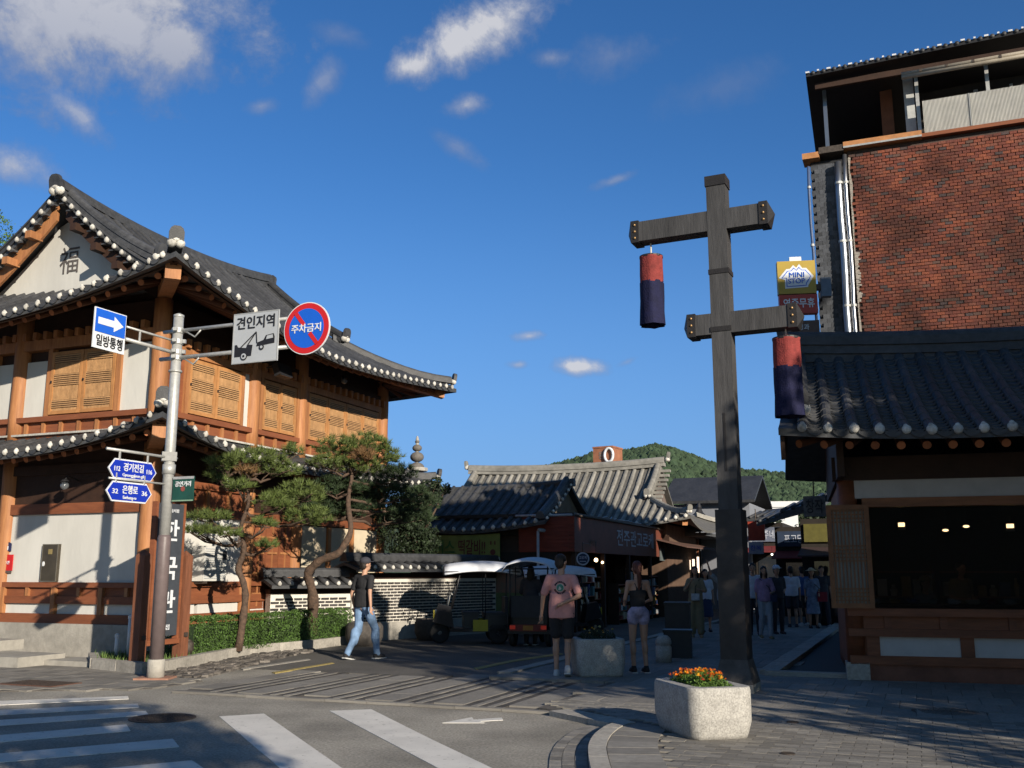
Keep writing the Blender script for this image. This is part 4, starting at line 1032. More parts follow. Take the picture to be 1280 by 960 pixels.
# no parking sign
c = P0 + exb * 2.42 + V((.03, -.07, 0)); rr = .405
circ = lambda r_, m=40: [(r_ * cos(2 * pi * k / m), r_ * sin(2 * pi * k / m)) for k in range(m)]
t, ex, n = sign('no_parking_sign', 'round red-rimmed blue no-parking sign at the right end of the pole arms', 'traffic sign', (c.x, c.y, 5.20), exb, 0, 0, signw, circ(rr))
mark(t, circ(rr - .015), ex, n, signr, .001, 'red_ring'); mark(t, circ(rr - .10), ex, n, signb, .006, 'blue_disc')
d = V((.62, -.785)); e = V((d.y, -d.x)) * .032; r_ = rr - .085
for s0, s1 in ((-r_, -.06), (.10, r_)): mark(t, [tuple(d * s0 - e), tuple(d * s1 - e), tuple(d * s1 + e), tuple(d * s0 + e)], ex, n, signr, .012, 'slash')
text('주차금지', .16, t, signw, n * .012 + V((0, 0, 0)), ex, (0, 0, 1), bold=.011, fit=(.52, .135))
# street name plates
for (L_, z, w, txt, sub, l, r2, lb) in ((.74, 3.09, .96, '경기전길', 'Gyeonggijeon-gil', '112', '116', 'upper blue street-name plate with pointed ends on the sign pole'), (.78, 2.76, .90, '은행로', 'Eunhaeng-ro', '32', '36', 'lower blue street-name plate with pointed ends on the sign pole')):
    c = P0 + ONE * L_ + V((.0, .0, 0)); hw, hh = w / 2, .148
    shp = lambda k: [(-hw + k, 0), (-hw + .12, -hh + k), (hw - .12, -hh + k), (hw - k, 0), (hw - .12, hh - k), (-hw + .12, hh - k)]
    t, ex, n = sign('street_name_sign', lb, 'street sign', (c.x, c.y, z), exo, 0, 0, signw, shp(0))
    mark(t, shp(.022), ex, n, signn, .001, 'blue_field')
    text(txt, .13, t, signw, n * .006 + V((0, 0, .035)), ex, (0, 0, 1), bold=.012, fit=(.40 if len(txt) > 3 else .3, .125))
    text(sub, .07, t, signw, n * .006 + V((0, 0, -.088)), ex, (0, 0, 1), bold=.004, fit=(.42 if len(txt) > 3 else .26, .062))
    text(l, .08, t, signw, n * .006 - ex * (hw - .16), ex, (0, 0, 1), bold=.01, fit=(.11, .07)); text(r2, .08, t, signw, n * .006 + ex * (hw - .16), ex, (0, 0, 1), bold=.01, fit=(.11, .07))
    for s_ in (-.28, .28): MB().box(-.012, .012, -.012, .012, hh - .01, hh + .12).build('hanger', galv, t, loc=ex * s_)
# green plate
c = P0 + exb * .31; t, ex, n = sign('green_street_plate', 'dark green hanging plate with white lettering right of the pole', 'street sign', (c.x, c.y - .03, 2.86), exb, .40, .38, signgn)
mark(t, rect(-.2, .2, .15, .19), ex, n, galv, .002, 'trim'); mark(t, rect(-.2, .2, -.19, -.17), ex, n, M('pale_green', (.2, .32, .22)), .002, 'trim')
text('공연거리', .1, t, signw, n * .003 + V((0, 0, .075)), ex, (0, 0, 1), bold=.012, fit=(.30, .085))
mark(t, circ(.04, 14), ex, n, M('dull_red', (.25, .06, .05)), .002, 'emblem', th=.004)
bpy.context.view_layer.update()

# ------------------------------------------------------------------ timber restaurant sign between two posts
c0 = V((-6.03, 16.55, .13)); RSG = thing('restaurant_sign_board', 'tall charcoal restaurant sign board framed in wood between two posts', 'sign board', c0, ANG_A)
bw = .80; board_m = M('charcoal_board', (.045, .052, .062), .6, .15, 8, .05)
MB().box(.12, .12 + bw - .14, -.04, .04, .42, 2.62).build('board', board_m, RSG)
for x in (.10, bw - .02): MB().box(x - .025, x + .025, -.05, .05, .32, 2.64).build('frame', wood2, RSG)
MB().box(.05, bw + .02, -.06, .06, .28, .36).build('rail', wood2, RSG)
for x in (-.09, bw + .12):
    q = MB(); q.prism([(x - .09, -.09), (x + .09, -.09), (x + .09, .09), (x - .09, .09)], -.05, 1.74); q.add([(x - .09, -.09, 1.74), (x + .09, -.09, 1.74), (x + .09, .09, 1.74), (x - .09, .09, 1.74), (x, 0, 1.84)], [(0, 1, 4), (1, 2, 4), (2, 3, 4), (3, 0, 4)])
    q.build('post', M('sign_post_wood', (.17, .066, .034), .6, .3, 5, .25, stretch=(5, 5, .6)), RSG)
    MB().cbox((x, -.1, .42), (.07, .05, .07)).build('bolt', iron, RSG)
bc = .12 + (bw - .14) / 2
for ch, z, hh in (('한', 2.17, .36), ('국', 1.53, .38), ('관', .98, .38)): text(ch, .36, RSG, signw, (bc + .0, -.044, z), (1, 0, 0), (0, 0, 1), bold=.018, fit=(.42, hh))
text('전주음식점', .1, RSG, signw, (bc, -.044, 2.50), (1, 0, 0), (0, 0, 1), bold=.01, fit=(.34, .06)); text('본점', .1, RSG, signw, (bc, -.044, .56), (1, 0, 0), (0, 0, 1), bold=.01, fit=(.22, .09))

# ------------------------------------------------------------------ things on the restaurant walls
def onwall(name, label, cat, side, c, z):
    w = HX.matrix_world if False else frame((-7.02, 19.2, 0), ANG_A)
    p = w @ (V((-.06, c, z)) if side == 'L' else V((c, -.06, z))); return thing(name, label, cat, p, ANG_A + (-pi / 2 if side == 'L' else 0))
# local x = screen right, local -y = outwards
t = onwall('meter_cabinet', 'dark brown meter cabinet door on the white restaurant wall', 'cabinet', 'L', 2.36, 1.41)
MB().box(-.21, .21, -.05, .02, 0, .74).build('door', M('cabinet_brown', (.05, .042, .03), .5, .2, 5, .1), t)
for r_ in ((-.21, .21, .725, .74), (-.21, .21, 0, .015), (-.21, -.195, .015, .725), (.195, .21, .015, .725)): MB().box(r_[0], r_[1], -.056, -.05, r_[2], r_[3]).build('rim', M('cabinet_rim', (.12, .11, .09)), t)
MB().lathe([(.03, 0), (.03, .02)], n=12).build('handle', signw, t, loc=(-.14, -.05, .35), rot=(pi / 2, 0, 0), scale=(.8, 1.6, 1)); MB().box(-.04, .06, -.058, -.051, .54, .64).build('label_plate', M('ochre_label', (.22, .17, .07)), t)
t = onwall('house_number_plate', 'small navy house number plate reading 31 on white wall', 'number plate', 'L', 3.60, 2.02)
MB().plate([(-.13, 0), (.13, 0), (.13, .15), (0, .21), (-.13, .15)], (0, -.0, 0), (1, 0, 0), (0, 0, 1), .02).build('plate', M('plate_navy', (.02, .025, .08)), t)
text('31', .12, t, signw, (0, -.022, .06), (1, 0, 0), (0, 0, 1), bold=.011, fit=(.13, .085)); text('은행로', .05, t, signw, (0, -.022, .135), (1, 0, 0), (0, 0, 1), fit=(.11, .03))
t = onwall('red_company_plate', 'small red notice plate under the house number', 'notice', 'L', 3.56, 1.63)
MB().box(-.17, .17, -.02, 0, 0, .32).build('plate', signr, t); MB().box(-.17, .17, -.024, -.018, -.05, .0).build('foot_strip', M('plate_grey', (.1, .07, .06)), t); text('에스원', .1, t, signw, (0, -.022, .16), (1, 0, 0), (0, 0, 1), fit=(.18, .07))
t = onwall('air_conditioner', 'white louvred air-conditioner unit on bracket against white wall', 'air conditioner', 'R', 1.55, 1.40)
MB().box(-.36, .34, -.34, -.02, .02, .72).build('casing', plaster, t)
q = MB(); [q.cbox((-.02 + 0, -.345, .08 + i * .045), (.64, .012, .014), Matrix.Rotation(.5, 3, 'Y') if False else None) for i in range(14)]; q.build('grille', signg, t)
MB().box(.20, .33, -.352, -.34, .45, .62).build('control_panel', blackm, t)
for x in (-.28, .26): MB().box(x - .02, x + .02, -.36, 0, -.03, .02).build('bracket', iron, t)
t = onwall('flood_light', 'black rectangular floodlight under the upper eave between two columns', 'floodlight', 'R', 3.25, 6.1)
MB().cbox((0, -.55, 0), (.5, .16, .30), Matrix.Rotation(-.35, 3, 'X')).build('housing', blackm, t); MB().cbox((0, -.635, -.03), (.42, .01, .23), Matrix.Rotation(-.35, 3, 'X')).build('glass', glass, t)
q = MB(); q.tube([(0, 0, .1), (0, -.3, .12), (0, -.52, .0)], .02, 6); q.build('arm', iron, t)
for side, c, z, lb in (('L', 1.8, 3.28, 'round glass globe lamp under the skirt eave, left of the pole'), ('R', 6.2, 6.42, 'round glass globe lamp under the upper eave, far right bay'), ('R', 1.75, 3.45, 'round glass globe lamp under the skirt eave, right of the pole')):
    t = onwall('globe_lamp', lb, 'lamp', side, c, z); q = MB(); q.tube([(0, 0, .12), (0, -.32, .2), (0, -.36, .1)], .012, 6); q.build('arm', blackm, t)
    MB().ball((0, -.36, 0), .085, 14, 10).build('globe', M('smoky_globe', (.10, .11, .12), .12, .1, 2, 0, spec=.9), t, True); MB().lathe([(.09, .07), (.06, .11), (.02, .13)], (0, -.36, 0), 12).build('cap', blackm, t)
for (px, py, D, rr, lb) in ((234, 802, 18.2, .13, 'small dark round pot at the foot of the sign board'),):
    g = AT(px, py, D); t = thing('clay_pot', lb, 'pot', (g.x, g.y, .14)); MB().lathe([(rr * .6, 0), (rr, rr * .8), (rr * .9, rr * 1.6), (rr * .7, rr * 1.9), (rr * .6, rr * 1.9)], n=12).build('body', iron, t, True); MB().lathe([(rr * .7, rr * 1.9), (rr * .2, rr * 2.2)], n=12).build('lid', iron, t, True)
for i, (px, D) in enumerate(((455, 22.4), (540, 24.2))):
    g = AT(px, 800, D); t = thing('stone_jar', ('dark stone tub behind the man in jeans', 'dark stone tub at the wall foot by the cart')[i], 'tub', (g.x, g.y, .0)); MB().lathe([(.34, 0), (.42, .2), (.42, .42), (.36, .5), (.30, .5), (.28, .42)], n=16).build('body', M('dark_stone', (.07, .062, .055), .9, .3, 12, .5), t, True); MB().lathe([(.28, .42), (.05, .44)], n=16).build('soil', soil, t)

# ------------------------------------------------------------------ boundary wall with tile coping
def bwall(label, p0, p1, h_brick0, h_brick1, h_cap, seed, bricklimit=300):
    p0, p1 = V((*p0, 0)), V((*p1, 0)); L_ = (p1 - p0).length; ang = math.atan2(p1.y - p0.y, p1.x - p0.x)
    t = thing('boundary_wall', label, 'wall', p0, ang); th = .28
    MB().box(0, L_, 0, th, 0, h_brick1 + .1).build('mortar_core', M('white_mortar', (.60, .57, .50), .9, .1, 12, .2), t)
    MB().box(-.02, L_ + .02, -.08, .0, 0, h_brick0).build('stone_base', stone, t)
    MB().box(-.02, L_ + .02, -.02, th + .02, h_brick1 + .02, h_cap - .12).build('plaster_band', woodd, t)
    me = MB().cbox((0, 0, 0), (.185, .03, .045)).mesh('brick', M('dark_grey_brick', (.05, .046, .045), .85, .25, 18, .3, rand=.3)); rows = int((h_brick1 - h_brick0) / .073); cnt = 0; mb = MB()
    for r_ in range(rows):
        x = .1 + (.11 if r_ % 2 else 0)
        while x < L_ - .08:
            c = (x + ru(-.004, .004), -.010 + ru(-.003, .003), h_brick0 + .04 + r_ * .073)
            if cnt < bricklimit and (r_ + int(x / .22)) % 3 == 0: put('brick', me, t, loc=c); cnt += 1
            else: mb.cbox(c, (.185, .03, .045))
            x += .22
    mb.build('brickwork', MATS['dark_grey_brick'], t, kind='stuff')
    # coping: two slopes of tile rows with plastered ends, ridge on top
    w = .42
    mb = MB(); mb.prism([(0, 0)] * 0 or [(-.15, -w), (L_ + .12, -w), (L_ + .12, th / 2), (-.15, th / 2)], lambda x, y: h_cap - .1 + (y + w) * .28, lambda x, y: h_cap - .03 + (y + w) * .28)
    mb.prism([(-.15, th / 2 + .001), (L_ + .12, th / 2 + .001), (L_ + .12, th + w), (-.15, th + w)], lambda x, y: h_cap - .1 + (th + w - y) * .28, lambda x, y: h_cap - .03 + (th + w - y) * .28)
    mb.build('coping_bed', tile_d, t); n = int(L_ / .27); zr = h_cap + (w + th / 2) * .28
    for i in range(n + 1):
        x = .02 + i * L_ / n; q = MB()
        q.tube([(x, -w - .01, h_cap), (x, th / 2, zr + .0)], [.062, .058], 8); q.build('tile_row', tile, t, True)
        put('eave_cap', cap_mesh(.066), t, loc=(x, -w - .02, h_cap + .005), scale=(ru(.92, 1.05),) * 3)
    q = MB(); sweep(q, ridge_prof(.26, .2, 2), [V((-.18 + (L_ + .33) * i / 8, th / 2, zr - .01)) for i in range(9)]); q.build('coping_ridge', tile, t)
    MB().ball((L_ + .16, th / 2, zr + .08), (.06, .12, .1)).build('end_plaster', plaster_o, t, True); return t
bwall('lower tile-capped wall of dark bricks in the pine tree shade', (-5.35, 22.3), (-3.75, 23.45), .45, 1.10, 1.34, 1, 120)
bwall('tile-capped wall of dark bricks with white joints behind the first cart', (-3.72, 23.4), (-.42, 27.3), .42, 1.42, 1.70, 2, 300)

# ------------------------------------------------------------------ tall timber post with cross bars and its two cloth lanterns
post_m = M('painted_grey_wood', (.058, .057, .058), .65, .3, 2.5, .25, stretch=(6, 6, .7), dirt=.3); post_d = M('black_iron_band', (.022, .02, .02), .5, .2, 10, .2)
TP = thing('lantern_post', 'tall dark timber post with two cross beams and iron bands', 'post', (2.98, 13.5, .05), -math.atan2(.425, .905))
q = MB(); hw = .135
q.box(-hw, hw, -hw, hw, 2.35, 7.02); q.build('upper_post', post_m, TP)
q = MB(); q.box(-.175, .175, -.175, .175, .4, 2.38); q.build('lower_post', M('dark_post_base', (.04, .035, .032), .6, .3, 4, .2), TP)
q = MB(); q.prism([(-.25, -.25), (.25, -.25), (.25, .25), (-.25, .25)], -.05, .12); q.build('foot', stone, TP)
q = MB(); vs = [V((a * .25, b_ * .25, .12)) for a, b_ in ((-1, -1), (1, -1), (1, 1), (-1, 1))] + [V((a * .18, b_ * .18, .42)) for a, b_ in ((-1, -1), (1, -1), (1, 1), (-1, 1))]; q.add(vs, MB.BF); q.build('shoe', M('shoe_grey', (.08, .07, .062), .7, .3, 6, .3), TP)
for z, w in ((7.02, .15), (5.70, .146), (4.86, .146)):
    q = MB(); q.box(-w, w, -w, w, z, z + (.15 if z > 7 else .07)); q.build('iron_band', post_d, TP)
q = MB(); q.add([(-.15, -.15, 7.17), (.15, -.15, 7.17), (.15, .15, 7.17), (-.15, .15, 7.17), (0, 0, 7.2)], [(0, 1, 4), (1, 2, 4), (2, 3, 4), (3, 0, 4)]); q.build('cap', post_d, TP)
MB().box(-.02, .01, -.142, -.134, 2.9, 3.7).build('split', post_d, TP)
def hexbar(x0, x1, z, h=.30, d=.25):
    q = MB(); q.box(x0, x1, -d / 2 - .006, d / 2 + .006, z - h / 2, z + h / 2); q.build('cross_beam', post_m, TP)
    for x, s_ in ((x0, -1), (x1, 1)):
        q = MB(); a = d / 2 + .02; b_ = h / 2 + .018; q.box(x - .06, x + .06, -a, a, z - b_, z + b_)
        q.add([(x + s_ * .06, -a, z - b_), (x + s_ * .06, a, z - b_), (x + s_ * .06, a, z + b_), (x + s_ * .06, -a, z + b_), (x + s_ * .14, 0, z)], [(0, 1, 4), (1, 2, 4), (2, 3, 4), (3, 0, 4)]); q.build('iron_end', post_d, TP)
        for k in range(3): MB().ball((x, -a, z - .1 + .1 * k), .02, 8, 5).build('stud', M('brass_stud', (.35, .22, .1), .4, .1, 5, 0, metal=.6), TP, True)
hexbar(-1.22, .66, 6.50); hexbar(-.42, .98, 4.98)
ropeme = M('pale_cord', (.5, .48, .42))
cloth_r = M('red_cloth', (.21, .034, .03), .85, .3, 9, .5); cloth_b = M('navy_cloth', (.007, .008, .038), .85, .3, 9, .5)
def lantern(label, lx, ztop, zmid, zbot, w, beam_z):
    p = frame((2.98, 13.5, .05), -math.atan2(.425, .905)) @ V((lx, 0, 0)); t = thing('cloth_lantern', label, 'lantern', (p.x, p.y, zbot), .3, 'cloth lanterns hanging from the post')
    n = 24
    def ringf(z, r_, wob): return [V((r_ * (1 if k % 4 else 1.08) * cos(2 * pi * k / n) + wob * sin(k * 2.1 + z * 3), r_ * (1 if k % 4 else 1.08) * sin(2 * pi * k / n) + wob * cos(k * 1.7 + z * 5), z)) for k in range(n)]
    def skin_(zs, rs, mat, nm, wob=.006):
        mb = MB(); vs = []
        for z, r_ in zip(zs, rs): vs += ringf(z - zbot, r_, wob)
        mb.add(vs, [(i * n + k, i * n + (k + 1) % n, (i + 1) * n + (k + 1) % n, (i + 1) * n + k) for i in range(len(zs) - 1) for k in range(n)]); mb.build(nm, mat, t, True)
    r_ = w / 2; H_ = ztop - zmid
    skin_([zmid - .01, zmid + H_ * .3, zmid + H_ * .9, ztop - .02, ztop + .04], [r_ * .98, r_, r_ * .98, r_ * 1.02, .03], cloth_r, 'red_cloth'); 
    m_ = zmid - zbot; skin_([zbot, zbot + m_ * .3, zbot + m_ * .7, zmid + .012], [r_ * 1.06, r_ * 1.02, r_ * 1.0, r_ * .99], cloth_b, 'navy_cloth', .012)
    MB().tube([(0, 0, ztop - zbot + .02), (0, 0, beam_z - zbot)], .012, 6).build('cord', ropeme, t); MB().lathe([(r_ * 1.02, ztop - zbot - .03), (r_ * 1.02, ztop - zbot)], n=24).build('hoop', post_d, t); return t
lantern('red and navy cloth lantern hanging from the upper cross beam', -1.02, 6.18, 5.77, 5.13, .34, 6.38)
lantern('red and navy cloth lantern hanging from the lower cross beam beside the tiled roof', .86, 4.75, 4.33, 3.66, .37, 4.9)

# ------------------------------------------------------------------ stone planters with flowers, bollard, bins
def rounded(w, d, r, n=5):
    o = []
    for cx, cy, a0 in ((w / 2 - r, d / 2 - r, 0), (-w / 2 + r, d / 2 - r, 90), (-w / 2 + r, -d / 2 + r, 180), (w / 2 - r, -d / 2 + r, 270)):
        for k in range(n + 1): a = R(a0 + 90 * k / n); o.append((cx + r * cos(a), cy + r * sin(a)))
    return o
def planter(label, p, ang, w, d, h, r, taper=.9):
    t = thing('stone_planter', label, 'planter', p, ang); o = rounded(w, d, r); i_ = rounded(w - .24, d - .24, r * .7); n = len(o)
    lv = [(taper, 0), (taper + .03, .04), (1, h * .35), (1, h - .04), (.985, h - .01), (.965, h)]
    mb = MB(); vs = []
    for s_, z in lv: vs += [(x * s_, y * s_, z) for x, y in o]
    vs += [(x, y, h) for x, y in i_] + [(x, y, h - .1) for x, y in i_]
    L_ = len(lv) + 2; fs = [(a * n + k, a * n + (k + 1) % n, (a + 1) * n + (k + 1) % n, (a + 1) * n + k) for a in range(L_ - 1) for k in range(n)]; fs += [tuple(range(n))[::-1], tuple(range((L_ - 1) * n, L_ * n))]
    mb.add(vs, fs); me = mb.mesh('basin', granite, True)
    for pl in me.polygons:
        pl.use_smooth = abs(pl.normal.z) < .5
    put('basin', me, t); MB().prism([(x * .98, y * .98) for x, y in i_], h - .13, h - .05).build('soil', soil, t); return t
pl1 = planter('pale granite planter full of orange marigolds in the foreground', (1.86, 10.08, .062), R(14), .66, 1.0, .47, .13)
pl2 = planter('granite planter in the shade behind the man in the pink shirt', (1.30, 15.5, .062), R(8), .74, .7, .55, .12)
def petals(mb, c, r_, n_=9, layers=3):
    for l in range(layers):
        rr = r_ * (1 - .28 * l); 
        for k in range(n_):
            a = 2 * pi * (k + .5 * l) / n_; d = V((cos(a), sin(a), .15 + .4 * l)).normalized(); s_ = V((-sin(a), cos(a), 0)); c2 = c + V((0, 0, .006 * l))
            mb.add([c2, c2 + d * rr * .75 - s_ * rr * .28, c2 + d * rr, c2 + d * rr * .75 + s_ * rr * .28], [(0, 1, 2, 3)])
def flowerbed(label, loc, ang, w, d, h, n_leaf, n_fl, mats, leafm, kinds=('marigold_plants', 'flowers')):
    t = thing(kinds[0], label, kinds[1], loc, ang); mb = MB()
    def f():
        x, y = ru(-w, w), ru(-d, d); k = max(0, 1 - (x / w) ** 2 * .6 - (y / d) ** 2 * .6); return (x * 1.05, y * 1.05, ru(0, h) * (.3 + .7 * k)), V((x / w * .5, y / d * .5, 1))
    leaf_cloud(mb, f, n_leaf, .032, .4); mb.build('leaves', leafm, t); mb = MB()
    st_ = MB()
    for k in range(n_fl):
        x, y = ru(-w, w) * 1.0, ru(-d, d); kk = max(.2, 1 - (x / w) ** 2 * .5 - (y / d) ** 2 * .5); c = V((x, y, h * (.55 + .5 * kk) + ru(-.03, .03)))
        q = MB(); petals(q, V((0, 0, 0)), ru(.018, .027)); q.build('flower', mats[k % len(mats)], t, loc=c, rot=(ru(-.5, .5), ru(-.6, .3), ru(0, 6))); st_.tube([(x, y, 0), c], .003, 4)
    st_.build('stems', leafm, t); return t
fo = M('orange_petal', (.75, .20, .015), .6, .2, 10, 0, rand=.2); fy = M('yellow_petal', (.78, .42, .03), .6, .2, 10, 0, rand=.15); fr_ = M('rust_petal', (.42, .07, .015), .6, .2, 10, 0, rand=.2)
flowerbed('orange and yellow marigolds growing in the foreground planter', (1.86, 10.08, .48), R(14), .19, .36, .15, 3800, 95, [fo, fy, fo, fr_], M('marigold_leaf', (.07, .13, .02), .6, .3, 5, 0, rand=.4))
flowerbed('sparse green plants with few pale flowers in the shaded planter', (1.30, 15.5, .56), R(8), .26, .24, .19, 2600, 14, [M('pale_petal', (.4, .38, .15), .6), fy], leafd, ('bedding_plants', 'plants'))
t = thing('granite_bollard', 'short domed granite bollard right of the woman in shorts', 'bollard', (2.64, 17.7, .06)); MB().lathe([(.14, 0), (.14, .26), (.125, .27), (.125, .30), (.14, .31), (.14, .36), (.12, .41), (.07, .45), (.02, .46)], n=18).build('body', granite, t, True)
binm = M('black_bin', (.02, .02, .022), .5, .2, 6, .1)
for (x, y, w, d, h, lb) in ((3.06, 18.7, .50, .45, .50, 'black square bin beside the bollard'), (3.48, 21.2, .52, .45, .92, 'taller black bin behind the square one')):
    t = thing('litter_bin', lb, 'bin', (x, y, .06), R(-12)); MB().box(-w / 2, w / 2, -d / 2, d / 2, 0, h - .05).build('body', binm, t); MB().box(-w / 2 - .015, w / 2 + .015, -d / 2 - .015, d / 2 + .015, h - .05, h).build('rim', blackm, t)

# ------------------------------------------------------------------ right tiled shop
K = V((4.95, 14.9, .05)); RS = thing('tiled_corner_shop', 'single-storey tiled timber shop with lattice shutter at right', 'building', K, -R(16))
def shop_right():
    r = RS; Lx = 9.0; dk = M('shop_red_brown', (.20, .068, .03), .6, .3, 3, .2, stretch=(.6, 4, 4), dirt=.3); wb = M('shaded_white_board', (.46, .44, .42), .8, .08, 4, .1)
    b = lambda nm, m, *a: MB().box(*a).build(nm, m, r)
    b('base_board', M('base_stone_brown', (.20, .085, .055), .85, .25, 3, .3, dirt=.3), .26, Lx, -.06, .1, -.05, .24); b('corner_stone', granite_b, -.06, .26, -.10, .3, -.05, .26)
    b('sill_beam', dk, 0, Lx, -.10, .1, .24, .36)
    x = .42
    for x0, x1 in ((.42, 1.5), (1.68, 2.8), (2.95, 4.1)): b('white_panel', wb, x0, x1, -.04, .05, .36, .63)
    b('lower_board', dk, 0, Lx, -.02, .06, .36, .64)
    for x in (.33, 1.59, 2.87, 4.2): b('stud', dk, x - .09, x + .09, -.07, .05, .361, .63)
    b('rail_beam', dk, 0, Lx, -.10, .1, .63, .74); b('recessed_board', dk, .1, Lx, -.03, .06, .74, .92); b('window_sill', dk, 0, Lx, -.12, .1, .92, 1.03)
    for x in (.55, 1.3, 2.2, 3.1): b('stud', dk, x - .05, x + .05, -.07, .0, .741, .919)
    b('lintel_beam', M('amber_lintel', (.24, .095, .04), .6, .3, 3, .2, stretch=(.6, 4, 4)), .3, Lx, -.09, .1, 2.5, 2.63); b('white_band', wb, .12, Lx, -.04, .08, 2.63, 2.90); b('top_beam', woodd, -.1, Lx, -.1, .12, 2.90, 3.25)
    q = MB(); q.tube([(.1, .05, .26), (.1, .05, 3.2)], .14, 14); q.build('column', dk, r, True)
    for x in (4.3,): b('jamb', dk, x - .08, x + .08, -.08, .08, 1.03, 2.5)
    # interior: back wall, floor, ceiling, counter
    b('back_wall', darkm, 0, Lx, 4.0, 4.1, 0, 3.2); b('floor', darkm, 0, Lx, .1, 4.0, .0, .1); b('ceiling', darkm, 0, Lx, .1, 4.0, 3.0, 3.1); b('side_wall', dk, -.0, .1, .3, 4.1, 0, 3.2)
    b('far_wall', dk, Lx - .1, Lx, .1, 4.1, 0, 3.2); b('front_wall', dk, 5.5, Lx, -.02, .08, 1.03, 2.5)
    # roof
    prof = lambda d: .36 * d + .045 * d * d
    F_ = Roof(r, (-.78, 9.6, -1.55, 5.45), 3.40, prof, lift=.12, Lc=2.5, flare=.05, gable=(-.78, 9.6), sp=.325, over=1.45)
    for sd in 'AB': F_.deck(sd)
    F_.rows('A', r=.082, step=.36, lips=True, only=lambda c: c < 6.2); F_.rafters('A', sp=.33, r=.06, drop=.26, only=lambda c: c < 6)
    zr = 3.40 + prof(3.5)
    F_.ridge([V((-.62 + 10.3 * i / 16, 1.95, zr - .22 + .20 * abs(2 * i / 16 - .9) ** 2.2)) for i in range(17)], .34, .56, 6, 'main_ridge')
    F_.end_tile(V((-.7, 1.95, zr + .3)), pi, 1.2)
    pts = [F_.P('A', -.52, 3.3 - 2.85 * i / 8, .02 + .12 * (i / 8) ** 2) for i in range(9)]
    F_.ridge(pts, .30, .26, 3, 'verge_ridge'); F_.end_tile(pts[-1] + V((0, -.08, .06)), -pi / 2, 1.15)
    q = MB(); zz = lambda y: 3.40 + prof(min(y + 1.55, 5.45 - y)); pl = [(-.8, 2.9)] + [(y, zz(y) - .1) for y in [-.8 + i * .5 for i in range(12)]] + [(4.7, 2.9)]
    q.plate(pl, (-.05, 0, 0), (0, 1, 0), (0, 0, 1), .1); q.build('gable_wall', woodd, r)
    q = MB(); pts = [F_.P('A', -.74, 3.5 - 3.35 * i / 8, -.42) for i in range(9)]
    for a_, b_ in zip(pts, pts[1:]): q.beam(a_ + V((0, 0, .12)), b_ + V((0, 0, .12)), .06, .34)
    q.build('bargeboard', woodd, r)
shop_right()
# lattice shutter swung open at the corner
def KL(x, y, z): return frame(K, -R(16)) @ V((x, y, z))
p = KL(-.22, -.14, 1.03); t = thing('lattice_shutter', 'open lattice shutter with paper backing at the left end of the shop window', 'shutter', p, -R(16))
shm = M('shutter_wood', (.20, .085, .035), .6, .3, 6, .2); W_, H_ = .60, 1.50
for a in ((0, .07, 0, H_), (W_ - .07, W_, 0, H_), (.07, W_ - .07, 0, .07), (.07, W_ - .07, H_ - .07, H_)): MB().box(a[0], a[1], -.05, 0, a[2], a[3]).build('frame', shm, t)
for i in range(9): x = .07 + (W_ - .14) * (i + .5) / 9; MB().box(x - .010, x + .010, -.042, -.008, .07, H_ - .07).build('slat', shm, t)
for c, n_ in ((.17, 5), (.79, 5), (1.33, 4)):
    for k in range(n_): z = c + (k - (n_ - 1) / 2) * .055; MB().box(.07, W_ - .07, -.046, -.012, z - .008, z + .008).build('cross_slat', shm, t)
MB().box(.07, W_ - .07, -.012, -.004, .07, H_ - .07).build('paper', M('grey_shutter_paper', (.26, .27, .25), .8, .1, 5, .05), t)
wp = MB().box(.36, 4.2, .02, .03, 1.04, 2.49).build('dimming_pane', M('dimming_glass', (.006, .006, .007), .2, 0, 2, 0, spec=.04, alpha=.5), RS)  # pane added and tinted dark to dim the shop interior
# lamps and goods inside the shop
warm = M('lit_lamp', (.9, .7, .4), .5, .0, 1, 0, emit=(1, .66, .34, 6))
for (x, y, z, nm_, lb) in ((.95, 1.2, 2.26, 'pendant_lamp', 'lit square pendant lamp at the left of the shop window'), (2.52, 1.2, 2.22, 'pendant_lamp', 'lit square pendant lamp at the right edge of the shop window'), (2.0, 1.9, 2.28, 'pendant_lamp', 'small bright bulb deeper inside the shop'), (1.75, 2.4, 2.24, 'pendant_lamp', 'dim small bulb left of the bright one inside the shop')):
    p = KL(x, y, z); t = thing(nm_, lb, 'lamp', p, -R(16)); big = 'square' in lb
    if big:
        MB().box(-.045, .045, -.045, .045, .0, .06).build('bulb', warm, t); MB().box(-.055, .055, -.055, .055, -.05, -.005).build('shade', M('lamp_glass', (.4, .33, .22)), t)
    else: MB().ball((0, 0, 0), (.05, .05, .022), 10, 6).build('bulb', warm, t, True)
    MB().tube([(0, 0, .05), (0, 0, 3.0 - z)], .006, 5).build('cord', blackm, t)
goods_m = [M('goods_' + n, c, .7, .2, 5, .05) for n, c in (('grey', (.25, .26, .27)), ('cream', (.35, .31, .22)), ('teal', (.06, .15, .16)), ('ochre', (.28, .17, .05)), ('maroon', (.16, .035, .03)), ('white', (.45, .45, .44)), ('navy', (.03, .05, .14)))]
gname = ['packet', 'folded_cloth', 'small_box']
shelf_labels = set()
p = KL(0, 0, 0); t = thing('display_counter', 'display counter just inside the shop window', 'counter', KL(.3, .35, .1), -R(16)); MB().box(0, 4.6, 0, .6, 0, .94).build('cabinet', darkm, t); MB().box(-.02, 4.62, -.02, .62, .94, .98).build('top', woodd, t)
